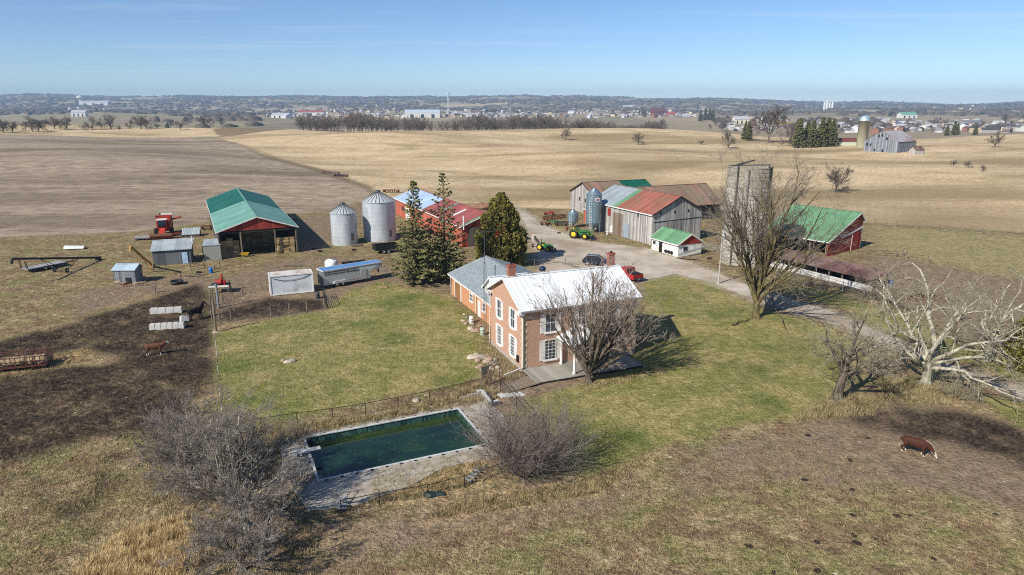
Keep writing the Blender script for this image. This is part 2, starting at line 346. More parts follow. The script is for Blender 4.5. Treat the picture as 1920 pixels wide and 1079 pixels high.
    di = n.ramp(n.math('ADD', n.math('MULTIPLY', n3, .5), n.math('MULTIPLY', n4, .5)), [(.28, sr(84, 68, 54)), (.45, sr(124, 106, 88)), (.58, sr(150, 130, 108)), (.74, sr(184, 164, 136))])
    c = n.mix(n.math('MULTIPLY', zone_mask(n, 'dirt', edge, 9, 2.5), n.ramp(n2, [(.38, (.55, .55, .55, 1)), (.6, (1, 1, 1, 1))])), c, di)
    sw = n.ramp(fine, [(.28, sr(96, 74, 50)), (.42, sr(156, 130, 92)), (.58, sr(190, 163, 118)), (.74, sr(222, 198, 152))])
    c = n.mix(n.math('MULTIPLY', zone_mask(n, 'straw', edge, 6, 1.6), .85), c, sw)
    mu = n.ramp(n.math('ADD', n.math('MULTIPLY', n3, .4), n.math('MULTIPLY', n4, .6)), [(.34, sr(20, 15, 11)), (.46, sr(48, 39, 31)), (.56, sr(80, 67, 55)), (.70, sr(132, 114, 94))])
    c = n.mix(n.math('MULTIPLY', zone_mask(n, 'mud', edge, 9, 2.0), n.ramp(n2, [(.32, (.62, .62, .62, 1)), (.55, (1, 1, 1, 1))])), c, mu)
    la = n.ramp(fine, [(.2, sr(78, 84, 38)), (.42, sr(112, 114, 58)), (.58, sr(140, 135, 80)), (.8, sr(172, 161, 108))])
    la = n.mix(n.math('MULTIPLY', n.gray(n.noise(p, .16, 4, .72, .4), .42, .58), .85), la, n.ramp(fine, [(.3, sr(112, 102, 56)), (.5, sr(156, 142, 90)), (.7, sr(194, 176, 126))]))
    la = n.mix(n.math('MULTIPLY', n.gray(n.noise(p, .11, 3, .65), .52, .66), .7), la, n.ramp(fine, [(.3, sr(56, 76, 24)), (.6, sr(98, 112, 48))]))
    c = n.mix(zone_mask(n, 'lawn', edge, 4, 1.3), c, la)
    gv = n.ramp(n.math('ADD', n.math('MULTIPLY', n2, .4), n.math('MULTIPLY', n4, .6)), [(.32, sr(146, 132, 114)), (.5, sr(186, 172, 152)), (.68, sr(214, 203, 186))])
    c = n.mix(n.math('MULTIPLY', zone_mask(n, 'gravel', edge, 5, 2.2), .8), c, gv)
    # scattered pale stones and dark clods
    sp = n.node('TexVoronoi', feature='F1'); sp.inputs['Scale'].default_value = .55; n.put(sp.inputs['Vector'], p)
    c = n.mix(n.math('MULTIPLY', n.math('LESS_THAN', sp.outputs['Distance'], .07), n.gray(n3, .52, .58)), c, sr(196, 184, 162))
    hgt = n.noise(p, 2.6, 3, .8)
    n.bsdf(c, .95, 0, hgt, .9, .30, .12); return n.m
LAND = ground_material()
gme = np_mesh('ground', np.stack([GX, GY, GZ], -1).reshape(-1, 3), quads, LAND, True)
for k, a in SD.items():
    at = gme.attributes.new(k, 'FLOAT', 'POINT'); at.data.foreach_set('value', np.ascontiguousarray(a, np.float32).ravel())
structure(link('ground', gme))
# farm lane: its own sheet with a worn, wandering edge
def fill_sheet(name, poly, z, mat, step=.5, jit=.12, thick=0.0):
    pts = []
    for i in range(len(poly)):
        a = np.array(poly[i]); b = np.array(poly[(i + 1) % len(poly)]); L_ = np.hypot(*(b - a)); k = max(1, int(L_ / step)); nr = np.array([-(b - a)[1], (b - a)[0]]) / max(L_, 1e-6)
        for j in range(k): pts.append(a + (b - a) * j / k + nr * random.gauss(0, jit))
    from mathutils.geometry import tessellate_polygon
    v3 = [Vector((p[0], p[1], 0)) for p in pts]; tr = tessellate_polygon([v3]); n_ = len(pts)
    m = MB(); vs_ = [(p[0], p[1], z) for p in pts]
    fs_ = [t if (v3[t[1]] - v3[t[0]]).cross(v3[t[2]] - v3[t[0]]).z > 0 else t[::-1] for t in tr]
    m.add(vs_, fs_)
    if thick:
        m.add(vs_ + [(p[0], p[1], z - thick) for p in pts], [(i, (i + 1) % n_, n_ + (i + 1) % n_, n_ + i) for i in range(n_)])
    return m.build(name, mat)
def gravel_material():
    n = NT('gravel'); p = n.pos(); n2 = n.noise(p, .22, 5, .65); n4 = n.noise(p, 4.5, 4, .75)
    c = n.ramp(n.math('ADD', n.math('MULTIPLY', n2, .45), n.math('MULTIPLY', n4, .55)), [(.30, sr(132, 119, 102)), (.44, sr(172, 159, 140)), (.56, sr(196, 184, 167)), (.7, sr(216, 207, 193))])
    w = n.noise(n.scale(p, (1, 1, 1)), .09, 3, .5, .6); c = n.mix(n.math('MULTIPLY', n.gray(w, .46, .64), .6), c, sr(138, 121, 98))
    n.bsdf(c, .95, 0, n4, .5, .08, .15); return n.m
GRAVEL = gravel_material()
gp_ = ZONE['gravel'][0]; gc_ = []
for i in range(len(gp_)):      # pull the sheet in a little so grass and grit mingle at its edge
    a_, b_, c_ = gp_[i - 1], gp_[i], gp_[(i + 1) % len(gp_)]; t_ = (c_ - a_) / np.hypot(*(c_ - a_)); gc_.append(b_ + np.array([t_[1], -t_[0]]) * .55)
lane = fill_sheet('gravel_lane', gc_, .05, GRAVEL, .45, .2); structure(lane)
# haze over the whole land
hz = MB().box((0, 4300, 65), (17500, 9600, 190))
hm = bpy.data.materials.new('air'); hm.use_nodes = True; ht = hm.node_tree; ht.nodes.clear()
ho = ht.nodes.new('ShaderNodeOutputMaterial'); hv = ht.nodes.new('ShaderNodeVolumePrincipled')
hv.inputs['Color'].default_value = (.52, .76, 1, 1); hv.inputs['Density'].default_value = .00012; hv.inputs['Anisotropy'].default_value = 0.0
ht.links.new(hv.outputs[0], ho.inputs['Volume'])
HAZE = hz.build('haze', hm); tag(HAZE, 'pale blue haze in the distance over the land', None, kind='stuff')
# ------------------------------------------------------------------ trees
def bark(name, c0, c1, sc=3.0):
    if name in MATS: return MATS[name]
    n = NT(name); v = n.obj(); f = n.noise(n.scale(v, (1, 1, .35)), sc, 4, .7)
    n.bsdf(n.mix(n.gray(f, .35, .68), c0, c1), .9, 0, f, .5, .03, .15); MATS[name] = n.m; return n.m
BARK_GREY = bark('bark_grey', sr(62, 54, 46), sr(128, 116, 100))
BARK_MOSS = bark('bark_moss', sr(66, 58, 40), sr(134, 122, 84))
BARK_PALE = bark('bark_pale', sr(112, 106, 90), sr(200, 194, 172))
TWIG_GREY = bark('twig_grey', sr(100, 90, 80), sr(168, 156, 142))
TWIG_SILVER = bark('twig_silver', sr(88, 81, 75), sr(168, 159, 149))
TWIG_RED = bark('twig_red', sr(124, 108, 97), sr(188, 172, 157))
TWIG_PALE = bark('twig_pale', sr(110, 102, 84), sr(188, 180, 156))
TWIG_FAR = bark('twig_far', sr(78, 69, 62), sr(128, 116, 104))
def seg_mesh(name, segs, mat, n=3):
    """tapered little tubes from an (m,8) array: p0, p1, r0, r1"""
    S = np.array(segs, float); a = S[:, :3]; b = S[:, 3:6]; d = b - a; L_ = np.linalg.norm(d, axis=1, keepdims=True); d = d / np.maximum(L_, 1e-6)
    ref = np.where(np.abs(d[:, 2:3]) < .9, np.array([[0, 0, 1.]]), np.array([[1., 0, 0]]))
    x = np.cross(d, ref); x /= np.linalg.norm(x, axis=1, keepdims=True); y = np.cross(d, x)
    V = np.zeros((len(S), 2 * n, 3))
    for k in range(n):
        t = 2 * math.pi * k / n; o = x * math.cos(t) + y * math.sin(t)
        V[:, k] = a + o * S[:, 6:7]; V[:, n + k] = b + d * S[:, 7:8] * .4 + o * S[:, 7:8]
    base = (np.arange(len(S)) * 2 * n)[:, None, None]
    F_ = np.array([[(k + 1) % n, k, n + k, n + (k + 1) % n] for k in range(n)])[None] + base
    return np_mesh(name, V.reshape(-1, 3), F_.reshape(-1, 4), mat, True)
def grow(seed, h, trunk_h, trunk_r, limbs=6, spread=50, levels=4, kids=(7, 6, 5), wander=.16, trop=.05, droop=0.0, twig=.012, lean=(0, 0), limb_len=None, ratio=.55, side=None, lowest=.5, ang=None, leader=1.0):
    """skeleton of a leafless tree -> (wood, twigs) segment lists"""
    r_ = random.Random(seed); wood, tw = [], []
    def perp(d):
        u = Vector((r_.gauss(0, 1), r_.gauss(0, 1), r_.gauss(0, 1))); u -= d * u.dot(d); return u.normalized()
    def branch(p, d, L_, r, lev):
        ns = max(2, min(9, int(L_ / (.9 if lev < 2 else .5)))) if lev < levels else 2
        step = L_ / ns; nk = kids[min(lev - 1, len(kids) - 1)] if lev < levels else 0
        r_end = max(twig * .6, r * .22) if lev < levels else twig * .45
        at = sorted(r_.uniform(.18, 1) for _ in range(nk)); ki = 0
        for i in range(ns):
            g = wander * (1.25 if lev > 1 else 1)
            d = (d + Vector((r_.gauss(0, g), r_.gauss(0, g), r_.gauss(0, g) + trop - droop * lev * .3))).normalized()
            q = p + d * step; ra = r + (r_end - r) * i / ns; rb = r + (r_end - r) * (i + 1) / ns
            (wood if lev <= 2 and ra > .03 else tw).append((*p, *q, ra, rb))
            while ki < nk and at[ki] <= (i + 1) / ns:
                t = at[ki]; ki += 1
                cd = (d * math.cos(R(spread_k[min(lev, 3)])) + perp(d) * math.sin(R(spread_k[min(lev, 3)]))).normalized()
                f = t * ns - i; cp = p + (q - p) * f
                branch(cp, cd, L_ * ratio * r_.uniform(.65, 1.2) * (1.15 - .45 * t), max(twig, (ra + (rb - ra) * f) * .55), lev + 1)
            p = q
    spread_k = [spread, 42, 45, 48] if ang is None else [spread, ang, ang + 8, ang + 14]
    p = Vector((0, 0, -.15)); d = Vector((lean[0], lean[1], 1)).normalized(); ns = 5; tops = []
    for i in range(ns):
        d = (d + Vector((r_.gauss(0, .05), r_.gauss(0, .05), 0))).normalized(); q = p + d * (trunk_h + .15) / ns
        fl = 1.55 if i == 0 else 1
        wood.append((*p, *q, trunk_r * fl * (1 - .06 * i), trunk_r * (1 - .06 * (i + 1)))); p = q; tops.append(q)
    ll = limb_len or (h - trunk_h)
    for k in range(limbs):
        az = 2 * math.pi * (k + r_.uniform(-.3, .3)) / limbs; an = R(spread) * r_.uniform(.25, 1.0) if k else R(6)
        if side is not None and k % 2: az = side + r_.uniform(-.7, .7)
        cd = Vector((math.cos(az) * math.sin(an), math.sin(az) * math.sin(an), math.cos(an)))
        o = tops[r_.choice([2, 3, 4])] if lowest < .9 and k else p
        if k == 0: o = p
        branch(o, cd, ll * r_.uniform(.7, 1.0) * (leader if k == 0 else 1 - .15 * abs(an)), trunk_r * ((.62 if leader >= 1 else .45) if k == 0 else r_.uniform(.3, .55)), 1)
    return wood, tw
def fit_height(w, t, h):
    top = max(max(s[5] for s in w), max([s[5] for s in t] or [0])); k = h / top
    f = lambda S: [tuple(q * k for q in s[:6]) + s[6:] for s in S]
    return f(w), f(t)
def bare_tree(name, label, loc, bk, tm, group=None, rz=0.0, cat='tree', **kw):
    w, t = grow(**kw); w, t = fit_height(w, t, kw['h'])
    root = thing(name, label, cat, loc, rz, group)
    link('trunk', seg_mesh('trunk', w, bk, 7), root); link('crown', seg_mesh('crown', t, tm, 3), root); return root
def at(px, py): return (*G(px, py), 0.0)
bare_tree('bare_tree', 'leafless many-stemmed tree in front of the brick farmhouse porch', at(1103, 717), BARK_GREY, TWIG_RED, seed=3, h=13.6, trunk_h=1.5, trunk_r=.36, limbs=26, spread=60, levels=4, kids=(9, 6, 4), wander=.05, trop=.04, twig=.014, ratio=.42, lowest=.2, side=R(5), ang=27)
bare_tree('bare_tree', 'tall leafless mossy tree beside the concrete tower silo', at(1417, 597), BARK_MOSS, TWIG_GREY, seed=11, leader=1.15, h=24.5, trunk_h=3.4, trunk_r=.46, limbs=18, spread=37, levels=4, kids=(9, 6, 6), wander=.1, trop=.04, twig=.016, ang=34, ratio=.46, lowest=.2)
bare_tree('bare_tree', 'old hollow tree with broken top and stout grey trunk near the grazing cow', at(1569, 752), BARK_GREY, TWIG_PALE, seed=27, leader=.85, h=9.9, trunk_h=3.8, trunk_r=.42, limbs=10, spread=74, levels=4, kids=(6, 5, 5), wander=.26, trop=.01, twig=.014, ratio=.55, lowest=.1, lean=(.12, .1))
bare_tree('bare_tree', 'wide leafless tree with pale twisted limbs beside the gravel lane', at(1735, 722), BARK_PALE, TWIG_PALE, seed=33, h=12.3, trunk_h=2.2, trunk_r=.48, limbs=12, spread=72, levels=4, kids=(7, 5, 5), wander=.22, trop=.02, twig=.016, ratio=.52, lowest=.2)
bare_tree('bare_tree', 'pale leafless tree at the right picture edge beyond the lane', at(1850, 676), BARK_PALE, TWIG_PALE, seed=37, h=12.5, trunk_h=2.4, trunk_r=.4, limbs=10, spread=58, levels=4, kids=(7, 5, 5), wander=.2, trop=.03, twig=.016, ratio=.5, lowest=.2)
bare_tree('bare_tree', 'grey leafless tree with crooked trunk at lower left beside the pool', at(462, 990), BARK_PALE, TWIG_SILVER, seed=46, h=8.6, trunk_h=2.4, trunk_r=.27, limbs=18, spread=76, levels=4, kids=(10, 8, 6), wander=.09, trop=.03, twig=.0125, ang=29, lean=(-.15, .1), leader=.8, ratio=.52, lowest=.2)
bare_tree('bare_tree', 'grey leafless round-crowned tree left of the pool, farthest of its clump', at(372, 912), BARK_PALE, TWIG_SILVER, seed=47, h=7.8, trunk_h=1.6, trunk_r=.23, limbs=19, spread=76, levels=4, kids=(10, 8, 6), wander=.09, trop=.03, twig=.0125, ang=28, leader=.8, ratio=.52, lowest=.2)
bare_tree('bare_tree', 'low twiggy leafless tree at the bottom edge beside dry golden grass', at(452, 1072), BARK_GREY, TWIG_SILVER, seed=49, h=4.8, trunk_h=.8, trunk_r=.15, limbs=12, spread=86, levels=4, kids=(8, 7, 6), wander=.12, trop=.01, twig=.012, ang=30, leader=.6, ratio=.55, lowest=.2)
def shrub(name, label, loc, h, stems, spread, tm, seed, twig=.01, group=None, kids=6, wide=1.0):
    r_ = random.Random(seed); tw = []
    def br(p, d, L_, r, lev):
        ns = 3
        for i in range(ns):
            d = (d + Vector((r_.gauss(0, .13), r_.gauss(0, .13), r_.gauss(0, .1) + .03))).normalized(); q = p + d * L_ / ns
            tw.append((*p, *q, max(twig * .6, r * (1 - .25 * i)), max(twig * .45, r * (1 - .25 * (i + 1)))))
            if lev < 3:
                for _ in range(kids // 3 if lev < 2 else 2):
                    u = Vector((r_.gauss(0, 1), r_.gauss(0, 1), r_.gauss(.3, .8))).normalized()
                    br(q, (d * .75 + u * .65).normalized(), L_ * r_.uniform(.35, .6), r * .5, lev + 1)
            p = q
    for k in range(stems):
        az = r_.uniform(0, 6.283); an = R(spread) * math.sqrt(r_.random())
        br(Vector((math.cos(az) * .25 * wide, math.sin(az) * .25 * wide, -.05)), Vector((math.cos(az) * math.sin(an), math.sin(az) * math.sin(an), math.cos(an))), h * r_.uniform(.55, .85), twig * 2.6, 1)
    o = link(name, seg_mesh(name, tw, tm, 3), None, loc); return tag(o, label, 'shrub', group)
shrub('bare_shrub', 'dense rounded leafless bush at the pool deck corner', at(984, 886), 5.1, 84, 52, bark('twig_brown', sr(90, 80, 74), sr(156, 144, 135)), 5, .014, None, 9, 2.6)
for i, (px, py, h, lab) in enumerate([(1500, 560, 2.8, 'leafless shrub near the lane below the feed bunk'), (1640, 560, 3.2, 'pale leafless sapling clump at the end of the feed bunk'), (1790, 745, 2.6, 'leafless shrub under the wide pale tree'), (1870, 650, 3.2, 'leafless brush at the right edge beside the green cedar'), (1255, 640, 1.2, 'low twiggy shrub by the house end wall'), (320, 860, 2.2, 'leafless brush left of the round-crowned tree'), (560, 905, 1.8, 'leafless brush beside the diving board'), (545, 835, 2.0, 'leafless brush at the far left corner of the pool')]):
    shrub('bare_shrub', lab, at(px, py), h, 16, 62, [TWIG_GREY, TWIG_PALE][i in (1, 2)], 60 + i, .011, 'leafless shrubs', 6, 1.6)
# fallen boughs under the old trees
for i, (pa, pb, lab) in enumerate([((1440, 560), (1475, 628), 'mossy fallen bough leaning from the tall tree by the silo'), ((1600, 748), (1642, 778), 'dark broken bough lying beside the hollow tree'), ((1372, 612), (1408, 600), 'thin fallen branch left of the tall tree')]):
    a = at(*pa); b = at(*pb); m = MB(); p0 = Vector((*a[:2], .9 if i == 0 else .25)); p1 = Vector((*b[:2], .08)); q = p0
    for k in range(1, 7):
        nq = p0.lerp(p1, k / 6) + Vector((random.gauss(0, .12), random.gauss(0, .12), abs(random.gauss(0, .06)))); m.tube(q, nq, .14 - .016 * k, .125 - .016 * k, 6); q = nq
        if k in (2, 4): m.tube(q, q + Vector((random.gauss(.5, .3), random.gauss(.4, .3), .35)), .045, .015, 5)
    tag(m.build('fallen_bough', BARK_MOSS), lab, 'bough')

# evergreens
def needle_mat(name, c0, c1, c2):
    n = NT(name); v = n.obj(); f = n.math('ADD', n.math('MULTIPLY', n.noise(v, 1.1, 4, .7), .6), n.math('MULTIPLY', n.noise(v, 7, 2, .6), .4))
    b = n.bsdf(n.ramp(f, [(.33, c0), (.5, c1), (.68, c2)]), .85, 0, spec=.15); return n.m
SPRUCE = needle_mat('spruce_needles', sr(64, 66, 40), sr(112, 112, 68), sr(166, 158, 108))
CEDAR = needle_mat('cedar_sprays', sr(62, 62, 28), sr(112, 108, 50), sr(166, 152, 80))
def leaf_mesh(name, C, D, size, mat, r_, flat=.0):
    """many small kite-shaped sprays: centres C (n,3), directions D (n,3)"""
    n_ = len(C); D = D / np.linalg.norm(D, axis=1, keepdims=True); rnd = r_.normal(0, 1, (n_, 3)); rnd[:, 2] += flat; w = np.cross(D, rnd); w /= np.linalg.norm(w, axis=1, keepdims=True)
    s = size[:, None]; V = np.stack([C - D * s * .5, C + w * s * .32, C + D * s * .62, C - w * s * .32], 1)
    nrm = np.cross(D, w); V[:, 1] += nrm * s * .12; V[:, 3] += nrm * s * .12
    F_ = np.arange(n_ * 4).reshape(-1, 4); return np_mesh(name, V.reshape(-1, 3), F_, mat)
def spruce_parts(seed, h, rad, dens=1.0, sparse=.0, clear=.06, leaf=.42):
    r_ = np.random.default_rng(seed); segs = [(0, 0, -.1, 0, 0, h * .98, .018 * h + .04, .02)]; C = []; D = []; S_ = []
    z = h * clear
    while z < h * .99:
        t = z / h; L0 = rad * (1 - t) ** .8 * (1 - .35 * max(0, .12 - t) / .12) + .18
        sp_ = sparse * min(1, max(0, (t - .3) / .35)); nb = max(4, int((7 + 3 * (1 - t)) * (1 - sp_ * .35)))
        a0 = r_.uniform(0, 6.28)
        for k in range(nb):
            az = a0 + 6.283 * k / nb + r_.normal(0, .18); L_ = L0 * r_.uniform(.62, 1.12); dr = -.28 + .55 * t + r_.normal(0, .06)
            d = np.array([math.cos(az), math.sin(az), 0]); p0 = np.array([0, 0, z + r_.normal(0, .1)])
            npt = max(3, int(L_ / .26 * dens)); prev = p0
            for j in range(1, 5):
                s = j / 4; q = p0 + d * L_ * s + np.array([0, 0, dr * L_ * s + .28 * L_ * s * s]); segs.append((*prev, *q, .035 * (1.1 - s), .035 * (1.1 - s) * .75)); prev = q
            for j in range(npt):
                s = (j + r_.uniform(0, 1)) / npt
                if s < .12 + sp_ * .2: continue
                q = p0 + d * L_ * s + np.array([0, 0, dr * L_ * s + .28 * L_ * s * s])
                side = np.array([-d[1], d[0], 0]); wdt = .10 + .26 * L_ * s * (1.15 - s)
                for _ in range(4):
                    o = side * r_.uniform(-1, 1) * wdt; C.append(q + o + np.array([0, 0, r_.normal(-.06, .07)])); D.append(d * .8 + side * r_.normal(0, .7) + np.array([0, 0, r_.normal(-.25, .25)])); S_.append(leaf * r_.uniform(.6, 1.25))
        z += (.30 + .26 * (1 - t)) * (1 + sp_ * .7) * (h / 16) ** .3
    return seg_mesh('trunk', segs, BARK_GREY, 5), leaf_mesh('crown', np.array(C), np.array(D), np.array(S_), SPRUCE, r_, 1.5)
def spruce(name, label, loc, seed, h, rad, rz=0.0, group=None, **kw):
    a, b = spruce_parts(seed, h, rad, **kw); root = thing(name, label, 'tree', loc, rz, group); link('trunk', a, root); link('crown', b, root); return root
spruce('spruce_tree', 'tall dark green spruce left of its sparser twin, near the horse trailer', at(782, 532), 2, 15.6, 4.2, dens=1.0, sparse=.6)
spruce('spruce_tree', 'tall thin-topped spruce in front of the red workshop roof', at(835, 524), 4, 16.6, 4.3, dens=.9, sparse=1.1)
def cedar_parts(seed, h, rad, n_=15000, leaf=.42):
    r_ = np.random.default_rng(seed); C = []; D = []; S_ = []
    nl = 120; lob = []
    for k in range(nl):
        t = r_.uniform(.02, .98); az = r_.uniform(0, 6.283); rr = rad * np.interp(t, [0, .12, .35, .65, .88, 1], [.72, .96, 1, .70, .30, .04])
        lob.append((rr * r_.uniform(.5, .92) * math.cos(az), rr * .78 * math.sin(az), t * h * .95, (.35 + .6 * rr / rad) * r_.uniform(.6, 1.15)))
    lob = np.array(lob)
    k = r_.integers(0, nl, n_); v = r_.normal(0, 1, (n_, 3)); v /= np.linalg.norm(v, axis=1, keepdims=True)
    v *= r_.uniform(.35, 1, (n_, 1)) ** .5; sc = lob[k, 3:4] * np.array([[1, 1, 1.5]]) * r_.uniform(.7, 1.15, (n_, 1))
    C = lob[k, :3] + v * sc; C[:, 2] = np.maximum(C[:, 2], .05)
    out = np.stack([C[:, 0], C[:, 1], np.zeros(n_)], 1) / rad
    D = out * .7 + np.array([[0, 0, .9]]) + r_.normal(0, .4, (n_, 3))
    segs = [(0, 0, -.1, 0, 0, h * .9, .3, .03)] + [(0, 0, z, l[0] * .8, l[1] * .8, min(l[2], h), .05, .02) for z, l in ((max(.3, l[2] - .8), l) for l in lob[:60])]
    return seg_mesh('trunk', segs, BARK_GREY, 6), leaf_mesh('crown', C, D, leaf * r_.uniform(.6, 1.3, n_), CEDAR, r_)
def cedar(name, label, loc, seed, h, rad, n_=15000, leaf=.42):
    a, b = cedar_parts(seed, h, rad, n_, leaf); root = thing(name, label, 'tree', loc); link('trunk', a, root); link('crown', b, root); return root
cedar('cedar_tree', 'broad olive green cedar behind the grey shingled wing', at(940, 497), 6, 12.6, 4.7, 26000, .42)
cedar('cedar_tree', 'dark green cedar at the right picture edge by the lane', at(1925, 690), 8, 6.0, 2.6, 9000, .4)
# ------------------------------------------------------------------ farm buildings
def boards_mat(name, c0, c1, c2, w=.28, gap=.07, extra=None):
    """vertical weathered boards: each board its own tone, dark joints, streaks down the grain"""
    if name in MATS: return MATS[name]
    n = NT(name); v = n.obj(); s = n.node('SeparateXYZ'); n.put(s.inputs[0], v)
    q = n.math('DIVIDE', n.math('ADD', s.outputs[0], s.outputs[1]), w); wn = n.node('TexWhiteNoise', noise_dimensions='1D'); n.put(wn.inputs['W'], n.math('FLOOR', q))
    stk = n.noise(n.scale(v, (7, 7, .35)), 1.0, 4, .65); blot = n.noise(v, .5, 4, .6)
    f = n.math('ADD', n.math('MULTIPLY', wn.outputs[0], .32), n.math('ADD', n.math('MULTIPLY', stk, .42), n.math('MULTIPLY', blot, .26)))
    c = n.ramp(f, [(.28, c0), (.48, c1), (.68, c2)])
    if extra: c = n.mix(n.math('MULTIPLY', n.gray(n.noise(v, .8, 5, .65), .54, .66), .55), c, extra)
    fr = n.math('FRACT', q); j = n.math('LESS_THAN', fr, gap); c = n.mix(n.math('MULTIPLY', j, .8), c, tuple(k * .35 for k in c0[:3]) + (1,))
    n.bsdf(c, .88, 0, n.math('SUBTRACT', stk, j), .4, .02, .2); MATS[name] = n.m; return n.m
def sheet_mat(name, c0, c1, rust=None, amt=.4, rough=.5, metal=.0, rib=.3, spec=.4, sc=.35):
    """profiled metal sheets: ribs down the slope, sheet-to-sheet tone, rust blooming"""
    if name in MATS: return MATS[name]
    n = NT(name); v = n.obj(); s = n.node('SeparateXYZ'); n.put(s.inputs[0], v)
    wn = n.node('TexWhiteNoise', noise_dimensions='1D'); n.put(wn.inputs['W'], n.math('FLOOR', n.math('DIVIDE', s.outputs[0], .92)))
    f = n.math('ADD', n.math('MULTIPLY', wn.outputs[0], .4), n.math('MULTIPLY', n.noise(n.scale(v, (1, .4, 1)), 1.2, 4, .65), .6)); c = n.mix(n.gray(f, .25, .75), c0, c1)
    sk = n.noise(n.scale(v, (2.2, .14, .14)), 1.0, 4, .7); c = n.mix(n.math('MULTIPLY', n.gray(sk, .48, .66), .34), c, tuple(q * .62 + .02 for q in c0[:3]) + (1,)); c = n.mix(n.math('MULTIPLY', n.gray(n.noise(v, .22, 4, .6), .5, .68), .25), c, tuple(min(1, q * 1.2 + .05) for q in c1[:3]) + (1,))
    if rust:
        r1 = n.noise(n.scale(v, (1, .45, 1)), sc, 6, .68); c = n.mix(n.math('MULTIPLY', n.gray(r1, .44, .62), amt), c, rust)
    rb = n.math('PINGPONG', n.math('DIVIDE', s.outputs[0], rib), .5); ln = n.math('LESS_THAN', rb, .07); c = n.mix(n.math('MULTIPLY', ln, .22), c, tuple(k * .5 for k in c0[:3]) + (1,))
    n.bsdf(c, rough, metal, rb, .5, .03, spec); MATS[name] = n.m; return n.m
WGREY = boards_mat('weathered_boards', sr(116, 113, 110), sr(162, 158, 152), sr(200, 195, 187))
WDARK = boards_mat('dark_boards', sr(58, 54, 50), sr(84, 78, 72), sr(116, 108, 98))
REDB = boards_mat('red_boards', sr(118, 38, 30), sr(146, 52, 40), sr(168, 68, 52), .25)
REDM = boards_mat('red_siding', sr(118, 46, 38), sr(142, 58, 47), sr(162, 76, 62), .3, .05)
ORNG = boards_mat('orange_siding', sr(154, 80, 62), sr(174, 94, 74), sr(192, 112, 92), .3, .05)
GREEN_D = sheet_mat('dark_green_sheet', sr(8, 84, 64), sr(14, 98, 76), None, .45)
GREEN_L = sheet_mat('faded_green_sheet', sr(98, 146, 126), sr(124, 170, 152), None, .4)
GREEN_B = sheet_mat('bright_green_sheet', sr(92, 138, 98), sr(116, 160, 120), sr(78, 112, 84), .4)
RED_R = sheet_mat('red_sheet', sr(146, 72, 64), sr(172, 96, 86), sr(126, 74, 64), .5)
RED_W = sheet_mat('worn_red_sheet', sr(140, 78, 62), sr(172, 104, 86), sr(122, 98, 76), .7, .7)
RED_F = sheet_mat('faded_red_sheet', sr(120, 92, 80), sr(152, 116, 100), sr(116, 118, 88), .65, .75)
RUST = sheet_mat('rusty_sheet', sr(88, 62, 54), sr(122, 86, 74), sr(146, 128, 122), .6, .8)
GALV = sheet_mat('galvanised_sheet', sr(150, 162, 166), sr(182, 192, 194), sr(136, 134, 124), .3, .5, .25)
BLUE_R = sheet_mat('pale_blue_sheet', sr(158, 180, 204), sr(182, 202, 222), None, 0, .4)
WHITE_T = plain('white_trim', sr(222, 220, 214), .6, 0, .07, 2, dirt=sr(176, 168, 154))
DARK_T = plain('dark_trim', sr(46, 42, 40), .8)
POSTW = bark('post_wood', sr(96, 84, 70), sr(160, 146, 126), 5)
BLACK = plain('black_paint', sr(30, 30, 32), .55, 0, .2)
CONC = plain('concrete', sr(172, 166, 154), .9, 0, .14, 1.2, dirt=sr(120, 112, 96))
CONCL = plain('pale_concrete', sr(198, 196, 190), .85, 0, .10, 2.0, dirt=sr(150, 146, 138))
